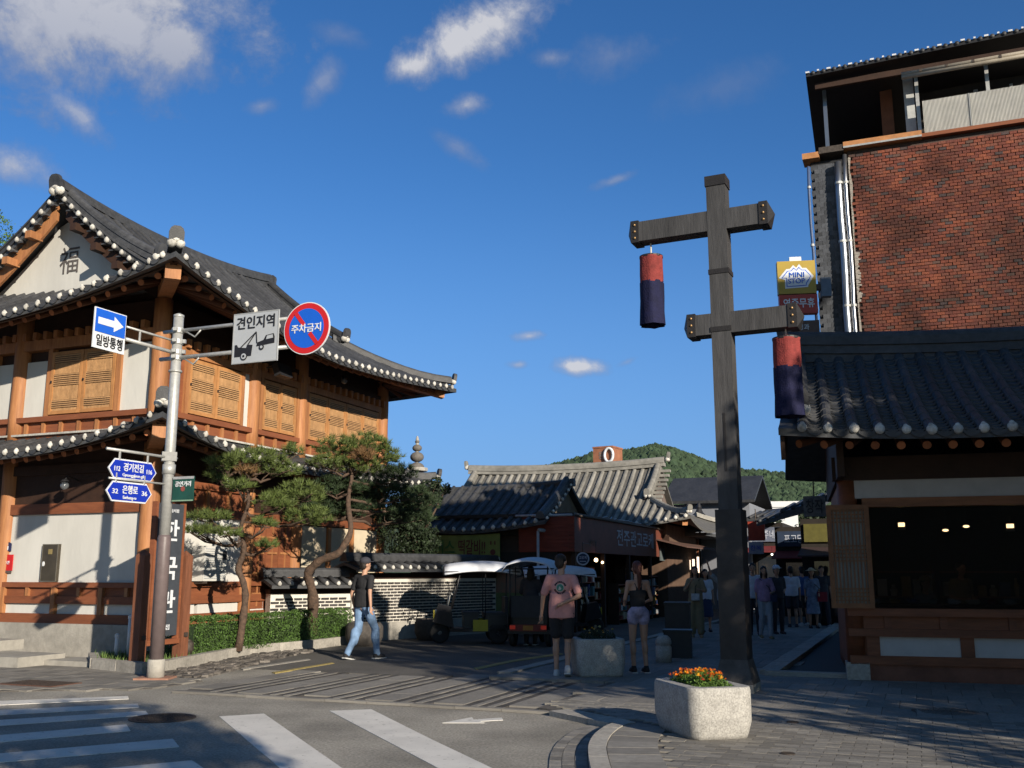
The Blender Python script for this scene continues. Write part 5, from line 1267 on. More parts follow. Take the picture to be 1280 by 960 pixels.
for i in range(16):
    w = ru(.1, .2); x = .15 + i * .27; pp = KL(.3 + x, .6 + ru(-.15, .15), 1.081); lb = ['pale folded cloths heaped', 'crumpled pale packet', 'low dark box'][i % 3] + ' on the shop counter, item %s from the left' % ['first', 'second', 'third', 'fourth', 'fifth', 'sixth', 'seventh', 'eighth', 'ninth', 'tenth', 'eleventh', 'twelfth', 'thirteenth', 'fourteenth', 'fifteenth', 'sixteenth'][i]
    q = MB(); q.ball((0, 0, .03), (w * .6, w * .5, .04)); q.cbox((.01, 0, .05), (w, w * .7, .03), Matrix.Rotation(ru(-.3, .3), 3, 'Y')); tag(q.build(gname[i % 3], goods_m[(i * 3) % 7], None, True, loc=pp, rot=(0, 0, ru(0, 3))), lb, 'goods', 'goods on the shop counter')

# ------------------------------------------------------------------ brick building with rooftop room
B0 = V((6.66, 20, 0)); BB = thing('brick_building', 'tall red brick building with rooftop shed behind the tiled shop', 'building', B0, ANG_A - pi / 2)
def brick_building():
    r = BB; b = lambda nm, m, *a, **k: MB().box(*a).build(nm, m, r, **k); Wx = 4.9; D_ = 5; mort = M('dark_mortar', (.07, .05, .042), .95, .2, 10, .3)
    b('wall', mort, .56, Wx, 0, D_, 0, 10.46); scale_m = M('grey_slate_tile', (.075, .08, .09), .6, .3, 12, .3, rand=.35)
    b('side_wing', M('slate_backing', (.02, .021, .024), .8), -.2, .54, .05, D_, 0, 10.34)
    # bricks in stretcher bond on the visible upper wall
    me = MB().cbox((0, 0, 0), (.138, .05, .057)).mesh('brick', brick_m); mb = MB(); cnt = 0; z = 5.9; row = 0; cand = []
    while z < 10.35:
        x = .66 + (.073 if row % 2 else 0)
        while x < 5.3:
            cand.append((x, z)); x += .147
        z += .067; row += 1
    near = set(sorted(range(len(cand)), key=lambda i: (cand[i][0] - 5.3) ** 2 + (cand[i][1] - 8) ** 2)[:300])
    for i, (x, z) in enumerate(cand):
        c = (x + ru(-.004, .004), -.014 + ru(-.012, .004), z + ru(-.002, .002))
        if i in near: put('brick', me, r, loc=c, rot=(ru(-.03, .03), ru(-.012, .012), ru(-.02, .02)))
        else: mb.cbox(c, (.138 + ru(-.008, .004), .05, .057 + ru(-.004, .002)), Matrix.Rotation(ru(-.012, .012), 3, 'Y'))
    mb.build('brickwork', brick_m, r, kind='stuff')
    # flaking plaster at the wall's left edge
    q = MB()
    for i in range(150):
        z = 6.0 + 4.3 * i / 150; w = .02 + .07 * abs(noise.noise(V((z * 1.3, 2, 0)))) + (.09 if 7.1 < z < 8.2 else 0) * rnd(); q.cbox((.575 + w / 2, -.045, z), (w, ru(.02, .05), .035), Matrix.Rotation(ru(-.3, .3), 3, 'Y'))
    q.build('flaking_edge', M('lime_crust', (.32, .29, .25), .95, .3, 20, .4), r, kind='stuff')
    # slate scales on the narrow wing
    me2 = MB().plate([(-.075, .07), (-.075, -.03), (-.04, -.07), (.04, -.07), (.075, -.03), (.075, .07)], (0, 0, 0), (1, 0, 0), (.0, -.22, .975), .022).mesh('slate', scale_m); cnt = 0; mb = MB(); z = 6.0; row = 0
    while z < 10.25:
        for i in range(4):
            x = -.13 + i * .155 + (.077 if row % 2 else 0)
            if x > .42: continue
            if z > 5.8 and cnt < 300: put('slate', me2, r, loc=(x, .035, z)); cnt += 1
        z += .095; row += 1
    # pipes in front of the joint between wing and brick
    for x, rr, m_, z0, z1 in ((.36, .075, M('chrome_pipe', (.30, .31, .33), .35, .05, 4, .02, metal=.9), 5.0, 10.2), (.50, .045, MATS['chrome_pipe'], 5.0, 10.35), (-.25, .03, M('blue_grey_conduit', (.06, .09, .17), .5), 5.0, 10.2)):
        q = MB(); n_ = 8; q.tube([(x + .012 * sin(i * 1.7), -.10, z0 + (z1 - z0) * i / n_) for i in range(n_ + 1)], rr, 12); q.build('pipe', m_, r, True)
        for z in (7.0, 8.4, 9.7): MB().lathe([(rr + .012, z), (rr + .012, z + .05)], (x, -.10, 0), 12).build('pipe_clamp', galv, r)
    b('fascia', M('rust_coping', (.42, .19, .075), .7, .25, 5, .2), .5, 2.05, -.20, .3, 10.47, 10.60); b('fascia', MATS['rust_coping'], -.35, .0, -.18, .3, 10.35, 10.48); b('coping', iron, .0, .5, -.19, .3, 10.42, 10.56); b('coping', wood2, 2.05, Wx, -.14, .3, 10.47, 10.55)
    b('coping_edge', galv, .5, 2.05, -.21, -.2, 10.46, 10.5)
    # rooftop shed
    b('shed_back_wall', M('shed_dark_wall', (.035, .028, .024), .85), .0, Wx, 4.2, 4.3, 10.6, 12.2); b('roof_floor', stone, .6, Wx, .3, 4.2, 10.46, 10.5)
    b('shed_door_frame', M('shed_brown', (.15, .06, .03)), 1.30, 1.55, .8, 4.2, 10.55, 12.1); b('shed_wall', M('shed_pale_wall', (.42, .43, .42), .8), 1.78, 1.98, .35, .5, 10.6, 12.1)
    b('shed_inner_wall', MATS['shed_dark_wall'], 2.0, Wx, 1.2, 1.3, 10.6, 12.1)
    for x in (2.0, 3.35, 4.6): b('shed_post', galv, x, x + .07, .1, .17, 10.55, 12.05)
    b('shed_post', MATS['chrome_pipe'], .12, .2, .3, .38, 10.5, 12.15); b('window_frame', galv, 3.5, 5.5, 1.1, 1.16, 11.4, 11.46); b('window_frame', galv, 3.9, 3.96, 1.1, 1.16, 11.1, 11.9); b('window_frame', galv, 3.2, 3.28, 1.1, 1.16, 10.9, 11.9)
    q = MB(); n_ = 110; x0, x1 = 2.12, 4.85; vs = []
    for i in range(n_ * 2 + 1):
        x = x0 + (x1 - x0) * i / (n_ * 2); y = -.02 + (.022 if i % 2 else 0); vs += [(x, y, 10.6), (x, y, 11.32)]
    q.add(vs, [(2 * i, 2 * i + 2, 2 * i + 3, 2 * i + 1) for i in range(n_ * 2)]); q.add([(a, b_ + .03, c) for a, b_, c in vs], [(2 * i + 1, 2 * i + 3, 2 * i + 2, 2 * i) for i in range(n_ * 2)]); q.build('corrugated_sheet', M('white_corrugated', (.58, .57, .53), .6, .1, 3, .05, dirt=.15), r)
    for x in (3.0, 4.15): b('sheet_joint', galv, x, x + .02, -.035, -.024, 10.6, 11.32)
    # gutter pipes under the roof edge
    for k, z in ((0, 11.88), (1, 11.81)):
        q = MB(); q.tube([(1.75, -.25, z), (5.2, -.25, z + .02)], .045, 10); q.build('gutter_pipe', M('tan_gutter', (.30, .26, .20), .5), r, True)
    for i in range(7): MB().lathe([(.055, 0), (.055, .05)], n=10).build('pipe_clamp', iron, r, loc=(2.1 + i * .5, -.25, 11.88), rot=(0, pi / 2, 0))
    # shed roof: mono pitch, rising towards the front, with light end tiles
    q = MB(); q.prism([(-.16, -.35), (Wx, -.35), (Wx, 5), (-.35, 5)], lambda x, y: 12.16 - .10 * (y + .35) + .03 * x, lambda x, y: 12.24 - .10 * (y + .35) + .03 * x); q.build('shed_roof', blackm, r)
    for i in range(23):
        x = -.12 + i * .22; zc = 12.245 + .03 * x; MB().cbox((0, 0, 0), (.08, .05, .035)).build('roof_clip', signw, r, loc=(x, -.37, zc + ru(-.008, .008))) if i % 2 == 0 else MB().cbox((0, 0, 0), (.04, .06, .035)).build('roof_clip', signw, r, loc=(x, -.37, zc))
        q = MB(); q.tube([(x + .11, -.37, zc - .02), (x + .11, 2.0, zc - .25)], .045, 7); q.build('tile_row', tile, r, True)
    for i in range(14): b('roof_batten', woodd, -.3 + i * .45, -.24 + i * .45, -.7, 4.2, 12.2 - .0, 12.24) if False else None
    b('roof_beam', woodd, .0, 4.8, -.12, -.04, 11.95, 12.08)
brick_building()
# convenience store blade sign and the brown one below
ss = thing('store_blade_sign', 'yellow and red lit-box store sign hung left of brick building', 'shop sign', (5.88, 19.6, 6.80), R(-8))
ym = M('sign_ochre', (.36, .25, .035), .5, .1, 3, .02); W_ = .76
MB().box(-W_ / 2, W_ / 2, -.09, .09, .42, 1.12).build('yellow_box', ym, ss); MB().box(-W_ / 2 + .01, W_ / 2 + .01, -.085, .085, 0, .40).build('red_box', M('sign_dull_red', (.40, .05, .035), .5, .1, 3, 0), ss)
MB().plate([(-.36, .76), (-.2, .95), (-.13, .95), (-.06, 1.03), (0, .97), (.06, 1.05), (.12, .96), (.2, .96), (.34, .78), (.22, .58), (.22, .55), (-.24, .53), (-.24, .72)], (0, -.092, 0), (1, 0, 0), (0, 0, 1), .006).build('emblem', signw, ss)
MB().plate([(-.31, .755), (-.18, .91), (-.11, .91), (-.05, .975), (0, .92), (.05, .985), (.11, .92), (.18, .92), (.29, .78), (.19, .62), (.19, .58), (-.21, .565), (-.21, .75)], (0, -.099, 0), (1, 0, 0), (0, 0, 1), .004).build('emblem_line', signb, ss)
MB().plate([(-.285, .76), (-.17, .895), (-.105, .895), (-.05, .95), (0, .90), (.05, .96), (.105, .905), (.17, .905), (.27, .78), (.175, .63), (.175, .595), (-.195, .58), (-.195, .76)], (0, -.104, 0), (1, 0, 0), (0, 0, 1), .004).build('emblem', signw, ss)
text('MINI', .13, ss, signb, (0, -.112, .815), (1, 0, 0), (0, 0, 1), bold=.001, fit=(.30, .11)); text('STOP', .13, ss, signb, (-.01, -.112, .685), (1, 0, 0), (0, 0, 1), bold=.001, fit=(.33, .11))
text('연중무휴', .2, ss, signw, (.02, -.09, .22), (1, 0, 0), (0, 0, 1), bold=.015, fit=(.62, .2))
MB().box(-.12, .12, -.05, .05, 1.12, 1.22).build('top_lamp', signw, ss); MB().box(W_ / 2, W_ / 2 + .35, -.05, .05, .5, .62).build('bracket', iron, ss); MB().box(W_ / 2 + .1, W_ / 2 + .3, -.08, .08, .35, .75).build('junction_box', M('grey_blue_box', (.12, .15, .19)), ss)
t = thing('brown_blade_sign', 'brown lettered sign box under the store sign', 'shop sign', (5.90, 19.6, 6.15), R(-8)); MB().box(-.38, .38, -.08, .08, 0, .5).build('box', M('sign_brown', (.10, .055, .04), .5), t); text('전주명과', .12, t, signw, (-.05, -.083, .36), (1, 0, 0), (0, 0, 1), fit=(.45, .12)); text('공예품', .1, t, M('sign_tan', (.4, .3, .2)), (-.05, -.083, .18), (1, 0, 0), (0, 0, 1), fit=(.4, .12))
# ------------------------------------------------------------------ far buildings
def framed(o, ang): return lambda x, y, z=0: frame(o, ang) @ V((x, y, z))
EANG = ANG_A - pi / 2
# large pale-tiled roof behind the shops
def big_roof():
    t = thing('pale_tiled_hall', 'large hall behind the shops with a sunlit pale tiled roof', 'building', (-1.35, 42, -.28), EANG)
    prof = lambda d: .50 * d + .055 * d * d
    F_ = Roof(t, (-1.3, 9.6, -3.6, 3.6), 3.45, prof, lift=.38, Lc=4, flare=.15, gable=(-.35, 7.9), sp=.33, over=1.0, tm=tile_l, td=tile_ld)
    for sd in 'AFK': F_.deck(sd)
    F_.rows('A', r=.088, step=.8); F_.hip(1, 1, .9, d1=1.0)
    F_.deck('B'); F_.ridge([V((-.5 + 8.5 * i / 14, 0, 3.36 + prof(3.6) + .13 * abs(2 * i / 14 - 1) ** 2.2)) for i in range(15)], .36, .36, 4, 'main_ridge')
    F_.end_tile(V((-.6, 0, 6.28)), pi, 1.0); F_.end_tile(V((8.1, 0, 6.28)), 0, 1.0)
    for gs in (-.2, 7.75):
        pts = [F_.P('A', gs, 3.5 - 1.75 * i / 6, .05 + .1 * (i / 6) ** 2) for i in range(7)]; F_.ridge(pts, .3, .26, 3, 'verge_ridge'); F_.end_tile(pts[-1] + V((0, -.06, .04)), -pi / 2, .9)
    for i in range(8):
        p = F_.P('A', 8.05, 1.7 + i * .24, .02); MB().box(-.22, .22, -.1, .1, -.05, .05).build('verge_tile', tile_l, t, loc=p)
    F_.hip(1, 0, .9, d1=1.7); F_.hip(0, 0, .9, d1=1.0)
    q = MB(); q.plate([(-1.9, 4.6), (0, 6.1), (1.9, 4.6)], (7.6, 0, 0), (0, 1, 0), (0, 0, 1), .08); q.build('gable_wall', M('weathered_gable', (.14, .11, .095), .85, .25, 4, .2), t)
    MB().box(-.2, 8.6, -2.6, 2.6, 0, 3.6).build('wall', M('brown_hall_wall', (.10, .06, .04), .85, .25, 3, .2), t); MB().box(-.3, 8.7, -2.65, -2.6, 2.9, 3.2).build('beam', woodd, t)
big_roof()
def dark_shop():
    t = thing('dark_tiled_shop', 'low shop with dark tiled roof and a green banner behind the boundary wall', 'building', (-2.75, 29.0, 0), EANG)
    F_ = Roof(t, (-.6, 4.1, -.6, 4.4), 2.72, lambda d: .50 * d + .03 * d * d, lift=.25, Lc=3, flare=.1, gable=(-.6, 4.1), sp=.30, over=.6)
    F_.deck('A'); F_.deck('B'); F_.rows('A', r=.075, step=.4)
    F_.ridge([V((-.7 + 4.9 * i / 10, 1.9, 2.72 + 1.24 + .14 * (i / 10) ** 3)) for i in range(11)], .24, .22, 3); pts = [F_.P('A', 3.95, 2.45 - 2.4 * i / 8, .06) for i in range(9)]
    F_.ridge(pts, .26, .2, 2, 'verge_ridge')
    for i in range(9): put('eave_cap', cap_mesh(.06), t, loc=F_.P('A', 4.12, .15 + i * .28, .02))
    MB().box(-.2, 3.9, .0, 3.8, 0, 2.9).build('wall', M('dark_brown_wall', (.05, .033, .025), .85, .3, 4, .2), t)
    q = MB(); q.plate([(-.3, 2.75), (1.9, 4.0), (4.1, 2.75)], (3.88, 0, 0), (0, 1, 0), (0, 0, 1), .06); q.build('gable_wall', M('tan_gable', (.13, .10, .065), .85, .3, 5, .2), t)
    MB().tube([(4.0, -.6, 2.72), (4.0, 4.3, 2.72)], .05, 8).build('gutter', M('pale_gutter', (.33, .34, .36), .5), t, True)
    MB().tube([(3.95, -.55, 0), (3.95, -.55, 2.7)], .04, 8).build('downpipe', MATS['pale_gutter'], t, True)
    for k in range(7): MB().box(3.2 + .0, 3.9, -.03, .0, .3 + k * .3, .56 + k * .3).build('brick_panel', M('maroon_brick', (.09, .03, .022), .85, .3, 12, .3), t)
    b = thing('shop_banner', 'yellow-green banner with brush lettering above the boundary wall', 'banner', frame((-2.75, 29.0, 0), EANG) @ V((.25, -.5, 1.92)), EANG)
    q = MB(); q.grid(lambda u, v: (u * 2.55, .02 * sin(u * 9), v * (.74 - .05 * sin(u * 3))), 16, 2); q.grid(lambda u, v: (u * 2.55, .03 + .02 * sin(u * 9), v * (.74 - .05 * sin(u * 3))), 16, 2); q.build('cloth', M('olive_banner', (.17, .19, .05), .8, .25, 3, .1), b)
    text('아이스', .3, b, M('banner_green', (.05, .12, .03)), (.72, -.03, .36), (1, 0, 0), (0, 0, 1), bold=.02, fit=(.95, .42)); text('떡갈비!!', .3, b, M('banner_maroon', (.10, .025, .02)), (1.72, -.03, .36), (1, 0, 0), (0, 0, 1), bold=.012, fit=(.82, .42))
    mk = MATS['banner_maroon']; MB().plate([(.08 * cos(2 * pi * k / 12), .08 * sin(2 * pi * k / 12)) for k in range(12)], (2.36, -.03, .22), (1, 0, 0), (0, 0, 1), .004).build('doodle', mk, b)
    for x in (2.3, 2.42): MB().plate([(-.02, 0), (.02, 0), (.02, .1), (-.02, .1)], (x, -.03, .42), (1, 0, 0), (0, 0, 1), .004).build('doodle', mk, b)
    c = thing('green_notice_board', 'pale green poster board behind the middle cart', 'notice', frame((-2.75, 29.0, 0), EANG) @ V((2.75, -.7, .3)), EANG); MB().box(0, 1.0, -.03, 0, 0, 1.35).build('board', M('poster_green', (.12, .15, .06), .7, .3, 3, .1), c); MB().box(.05, .95, -.04, -.031, .75, 1.3).build('poster', M('poster_print', (.16, .13, .09), .7, .5, 7, 0, col2=(.25, .12, .08)), c)
dark_shop()
rng_goods = random.Random(5)
def goods_shelf(label, o, ang, w, h, rows, n, name='goods_rack'):
    t = thing(name, label, 'shelf', o, ang); MB().box(-.02, 0, 0, .35, 0, h).build('side_panel', woodd, t); MB().box(w, w + .02, 0, .35, 0, h).build('side_panel', woodd, t)
    for r_ in range(rows + 1):
        z = .15 + (h - .2) * r_ / rows; MB().box(0, w, 0, .35, z - .012, z + .012).build('shelf', wood2, t)
        if r_ == rows: break
        for i in range(n):
            x = w * (i + .5) / n + rng_goods.uniform(-.02, .02); hh = rng_goods.uniform(.4, .85) * (h - .2) / rows; ww = w / n * rng_goods.uniform(.5, .9); q = MB(); k = rng_goods.random()
            if k < .5: q.box(x - ww / 2, x + ww / 2, -.01, .16, z + .013, z + .013 + hh)
            else: q.lathe([(ww * .35, z + .013), (ww * .45, z + hh * .6), (ww * .2, z + hh * .8), (ww * .22, z + hh)], (x, .1, 0), 8)
            q.build('goods', goods_m[rng_goods.randrange(7)], t)
    return t
def red_shop():
    o = V((1.7, 27, 0)); t = thing('red_fascia_shop', 'long shop with red-brown fascia and open front at centre', 'building', o, ANG_A)
    red = M('red_fascia', (.17, .028, .016), .6, .2, 2, .1, stretch=(.3, 1, 6), dirt=.2); brn = M('brown_fascia', (.13, .04, .025), .6, .2, 2, .1)
    L_ = 13.4; MB().box(0, L_, 0, .18, 2.14, 3.1).build('fascia', brn, t); MB().box(-.02, .16, .18, 1.62, 2.14, 3.1).build('fascia', red, t)
    for k in range(9): MB().box(-.035, -.02, .0, 1.62, 2.16 + k * .105, 2.20 + k * .105 + .045).build('fascia_board', red, t)
    MB().tube([(-.05, .05, 3.13), (-.05, 1.7, 3.13)], .035, 8).build('edge_pipe', MATS['pale_gutter'], t, True); MB().tube([(-.05, -.05, 3.12), (L_, -.05, 3.12)], .03, 8).build('edge_pipe', iron, t, True)
    q = MB(); pts = [(3 + i * .25, .1 + .12 * rnd(), 3.16 + .12 * rnd()) for i in range(24)]; q.tube(pts, .018, 5); q.build('cable_tangle', MATS['pale_gutter'], t, True)
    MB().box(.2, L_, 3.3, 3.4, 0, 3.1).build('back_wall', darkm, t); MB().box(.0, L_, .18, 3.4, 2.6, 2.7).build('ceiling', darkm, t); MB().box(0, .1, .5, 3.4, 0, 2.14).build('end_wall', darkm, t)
    MB().box(.1, L_, .05, 4.5, 3.1, 3.2).build('roof', blackm, t)
    for x in (.1, 2.8, 5.6, 8.4, 11.2, 13.2): MB().box(x, x + .12, .02, .14, 0, 2.14).build('post', woodd, t)
    sw = M('sign_silver', (.30, .33, .38), .5); text('전주관고로케', .5, t, sw, (6.4, -.005, 2.66), (1, 0, 0), (0, 0, 1), bold=.005, fit=(4.6, .52)); text('한옥점', .2, t, M('sign_dim', (.12, .10, .09)), (1.6, -.005, 2.42), (1, 0, 0), (0, 0, 1), fit=(.7, .16)); text('은행로', .3, t, sw, (12.0, -.005, 2.36), (1, 0, 0), (0, 0, 1), bold=.01, fit=(1.6, .22))
    # awning board further along
    q = MB(); q.prism([(9.2, -1.1), (15.6, -1.1), (15.6, .3), (9.2, .3)], lambda x, y: 2.72 + y * .25, lambda x, y: 2.76 + y * .25); q.build('awning', M('dull_awning', (.11, .06, .045), .8), t)
    q = MB(); q.box(9.6, 13, -.06, -.01, 2.0, 2.45); q.build('grey_fascia', M('grey_fascia', (.10, .12, .12), .7), t)
    return t
red_shop()
RW = lambda x, y, z=0: frame((1.7, 27, 0), ANG_A) @ V((x, y, z))
nth = ['first', 'second', 'third', 'fourth', 'fifth', 'sixth', 'seventh', 'eighth']
for i in range(6): goods_shelf('open rack of small goods under the red fascia, %s from the left' % nth[i], RW(.6 + i * 1.9, .05 + (i % 2) * .3, 0), ANG_A, 1.3, 1.75 - .25 * (i % 3), 4, 6)
for i in range(3): goods_shelf('dim shelf of goods at the back of the corner shop, %s from the left' % nth[i], KL(.3 + i * 1.45, 3.55, .1), -R(16), 1.35, 1.5, 3, 7, 'shop_shelf')
rs = thing('round_shop_sign', 'round white-ringed blade sign hanging under the red fascia', 'shop sign', (1.80, 25.4, 1.93), R(-4))
MB().plate([(.165 * cos(2 * pi * k / 28), .165 * sin(2 * pi * k / 28)) for k in range(28)], (0, .02, 0), (1, 0, 0), (0, 0, 1), .05).build('disc', M('sign_pale_blue', (.34, .38, .46), .5), rs)
MB().plate([(.13 * cos(2 * pi * k / 28), .13 * sin(2 * pi * k / 28)) for k in range(28)], (0, -.034, 0), (1, 0, 0), (0, 0, 1), .006).build('disc_face', M('sign_deep_navy', (.02, .03, .07)), rs)
text('고로케', .1, rs, MATS['sign_pale_blue'], (0, -.042, .03), (1, 0, 0), (0, 0, 1), bold=.01, fit=(.19, .08)); MB().plate(rect(-.08, .08, -.075, -.055), (0, -.042, 0), (1, 0, 0), (0, 0, 1), .003).build('bar', MATS['sign_pale_blue'], rs)
MB().tube([(0, 0, .16), (0, 0, .4), (.2, 1.4, .4)], .012, 6).build('hanger', iron, rs)
for (px, py, D, r_, lb) in ((745, 700, 28.5, .055, 'larger warm bulb glowing under the red fascia'), (753, 703, 29.5, .038, 'smaller white bulb glowing right of the larger one'), (632, 706, 28, .02, 'tiny lit bulb')):
    if r_ < .03: continue
    t = thing('light_bulb', lb, 'lamp', AT(px, py, D)); MB().ball((0, 0, 0), r_, 10, 7).build('bulb', warm, t, True); MB().tube([(0, 0, r_), (0, 0, .5)], .006, 5).build('cord', blackm, t)
for k, (px, y0, y1) in enumerate(((862, 700, 712), (867, 699, 708), (873, 696, 716))):
    a = AT(px, y1, 40); b_ = AT(px, y0, 40); t = thing('tube_light', ('left short lit tube in the dark doorway', 'middle shortest lit tube in the dark doorway', 'right longest lit tube in the dark doorway')[k], 'lamp', a); MB().tube([(0, 0, 0), (0, 0, b_.z - a.z)], .045, 8).build('tube', M('lit_tube', (.9, .75, .6), .5, 0, 1, 0, emit=(1, .75, .55, 1.6)), t, True); MB().lathe([(.05, -.04), (.05, 0)], n=8).build('holder', blackm, t)
dw = thing('dark_timber_shop', 'dark timber shop with open doorway beyond the red fascia', 'building', RW(13.5, .3), ANG_A)
MB().box(0, 9, 0, 3, 0, 3.0).build('wall', M('dark_brown_wall', ()) if False else MATS['dark_brown_wall'], dw); MB().box(-.2, 9.2, -1.3, 3.2, 3.0, 3.12).build('roof', tile_d, dw)
for k in range(5): MB().box(.2 + k * 2, .34 + k * 2, -.06, .0, 0, 3.0).build('post', wood2, dw)
for k in range(4): f = MB().box(.5 + k * 2, 1.9 + k * 2, -.04, .0, .3, 2.3).build('window', woodd, dw); MB().box(.6 + k * 2, 1.8 + k * 2, -.055, -.042, .4, 2.2).build('pane', glass, f)
# brick clock tower far away
t = thing('brick_tower', 'distant square brick tower with a white ring sign on top', 'tower', (7.45, 90, 0), R(-30))
mbk = M('far_brick', (.27, .11, .06), .85, .2, 2, .1); MB().box(0, 1.95, 0, 2.2, 0, 12.75).build('shaft', mbk, t); MB().box(-.05, 2.0, -.05, 2.25, 12.75, 12.9).build('cap', mbk, t)
q = MB(); q.tube([(1.97 + .42 + .38 * cos(a) * 0 + .42 * cos(a) - .42, -.12, 12.05 + .62 * sin(a)) for a in [2 * pi * k / 20 for k in range(21)]], .13, 6, cap=False); q.build('ring_sign', signw, t, True, loc=(-.35, 0, 0)); text('원', .8, t, M('tower_letter', (.2, .17, .15)), (.85, -.02, 12.1), (1, 0, 0), (0, 0, 1), bold=.01, fit=(.6, .7))
# middle distance: plain buildings, lamp post, white house, and the run of shops on the right
def bx_thing(label, name, p, ang, w, d, h, m, roofm=None, cat='building', wins=()):
    t = thing(name, label, cat, (p[0], p[1], 0), ang); MB().box(0, w, 0, d, 0, h).build('wall', m, t)
    if roofm: q = MB(); q.prism([(-.3, -.4), (w + .3, -.4), (w + .3, d / 2), (-.3, d / 2)], lambda x, y: h + (y + .4) * .45, lambda x, y: h + .12 + (y + .4) * .45); q.prism([(-.3, d / 2 + .01), (w + .3, d / 2 + .01), (w + .3, d + .4), (-.3, d + .4)], lambda x, y: h + (d + .4 - y) * .45, lambda x, y: h + .12 + (d + .4 - y) * .45); q.build('roof', roofm, t)
    for (x0, x1, z0, z1) in wins:
        f = MB().box(x0, x1, -.05, .02, z0, z1).build('window', signw, t); MB().box(x0 + .06, x1 - .06, -.06, -.045, z0 + .06, z1 - .06).build('pane', glass, f)
    return t
p = AT(838, 700, 45); bx_thing('pale grey house wall with a dark hanging banner behind the red shop', 'plastered_house', p, EANG, 3.6, 5, 4.6, M('pale_grey_wall', (.19, .20, .225), .85, .08, 3, .1), tile)
hb = thing('hanging_banner', 'dark navy vertical banner with white lettering on the grey wall', 'banner', (AT(839, 700, 44.6).x, 44.6, 2.9), EANG); MB().box(0, .42, -.03, 0, 0, 1.55).build('cloth', M('banner_navy', (.012, .016, .045)), hb)
for k, s_ in enumerate(('커피', '전통', '찻집')): text(s_, .2, hb, M('banner_letter', (.25, .27, .35)), (.21, -.035, 1.32 - k * .28), (1, 0, 0), (0, 0, 1), bold=.01, fit=(.32, .17))
p = AT(866, 700, 52); bx_thing('sunlit cream wall strip behind the street lamp', 'cream_house', p, EANG, 1.3, 4, 5.0, M('cream_render', (.62, .58, .48), .8, .05, 3, .05)); p = AT(886, 700, 50); bx_thing('blue-grey plastered wall right of the street lamp', 'grey_house', p, EANG, 1.6, 4, 4.55, MATS['pale_grey_wall'], None)
lp = AT(876, 700, 43); t = thing('street_lamp', 'black lantern-topped street lamp before a cream wall', 'street lamp', (lp.x, lp.y, .05))
MB().tube([(0, 0, 0), (0, 0, 3.6)], [.07, .045], 10).build('post', blackm, t, True); MB().lathe([(.02, 3.6), (.12, 3.62), (.16, 3.95), (.15, 4.0)], n=8).build('lantern_glass', M('lantern_glass', (.35, .33, .28), .3), t); MB().lathe([(.30, 3.98), (.18, 4.08), (.10, 4.25), (.12, 4.3), (.05, 4.5), (.01, 4.55)], n=10).build('hood', blackm, t); MB().cbox((0, 0, 3.3), (.5, .04, .04)).build('crossbar', blackm, t)
p = AT(958, 700, 70); bx_thing('white apartment house with blue windows far down the street', 'white_apartment_house', p, R(-10), 2.3, 6, 6.1, M('far_white', (.62, .63, .62), .8, .05, 2, 0), None, wins=[(x, x + .5, z, z + .55) for x in (.2, .95) for z in (3.4, 4.3, 5.2)])
MB().box(-.1, 3.2, -.1, 5, 6.1, 6.5).build('parapet', MATS['far_white'], bpy.data.objects['white_apartment_house']); 
# right row of shops behind the tiled corner shop
def row_shop(label, px0, px1, D, ytop, ybase_roof, mat, awn, signtxt, signm, k):
    a = AT(px0, ybase_roof, D); b_ = AT(px1, ybase_roof, D); w = (b_.x - a.x) * 1.05; h = a.z; t = thing('row_shop', label, 'building', (a.x, D, .03), EANG, 'shops along the right side of the lane')
    MB().box(0, w, 0, 5, 0, h).build('wall', mat, t); rise = AT(px1, ytop, D).z - h
    q = MB(); q.prism([(-.5, -.9), (w + .4, -.9), (w + .4, 5), (-.5, 5)], lambda x, y: h + .0 + max(0, (y + .9)) * .12 + (x + .5) / (w + .9) * rise, lambda x, y: h + .14 + max(0, (y + .9)) * .12 + (x + .5) / (w + .9) * rise); q.build('roof', tile_d, t)
    for i in range(int((w + .8) / .3)): q = MB(); x = -.4 + i * .3; z = h + .16 + (x + .5) / (w + .9) * rise; q.tube([(x, -.92, z), (x, 2.5, z + .42)], .07, 6); q.build('tile_row', tile, t, True)
    q = MB(); q.prism([(0, -.02), (w, -.02), (w, -1.2), (0, -1.2)][::-1], lambda x, y: h * .72 + y * .22, lambda x, y: h * .72 + .04 + y * .22); q.build('awning', awn, t)
    MB().box(.1, w - .1, -.1, -.02, h * .78, h * .95).build('fascia', signm, t)
    if signtxt: text(signtxt, .3, t, M('row_letter', (.42, .45, .52)), (w / 2, -.105, h * .865), (1, 0, 0), (0, 0, 1), bold=.012, fit=(w * .5, h * .10))
    f = MB().box(.25, w - .25, -.05, .0, .1, h * .62).build('shop_front', darkm, t); MB().box(.35, w - .35, -.07, -.055, .3, h * .6).build('pane', glass, f)
    return t
rs_r = M('awning_red', (.16, .022, .025), .8, .2, 3, .1); nv = M('fascia_navy', (.02, .035, .07), .7)
row_shop('low shop with tiled roof and red awning nearest the lantern post', 936, 975, 44, 650, 655, darkm, rs_r, '전주네', M('fascia_pale', (.12, .14, .19)), 0)
row_shop('narrow shop with navy lettered fascia and red awning', 968, 1012, 36, 640, 660, darkm, rs_r, '표고당', nv, 1)
row_shop('dark roofed shop with yellow panel beside the corner shop', 1000, 1060, 30, 618, 650, darkm, M('awning_dark', (.05, .03, .03), .8), None, M('fascia_ochre', (.10, .09, .02), .7), 2)
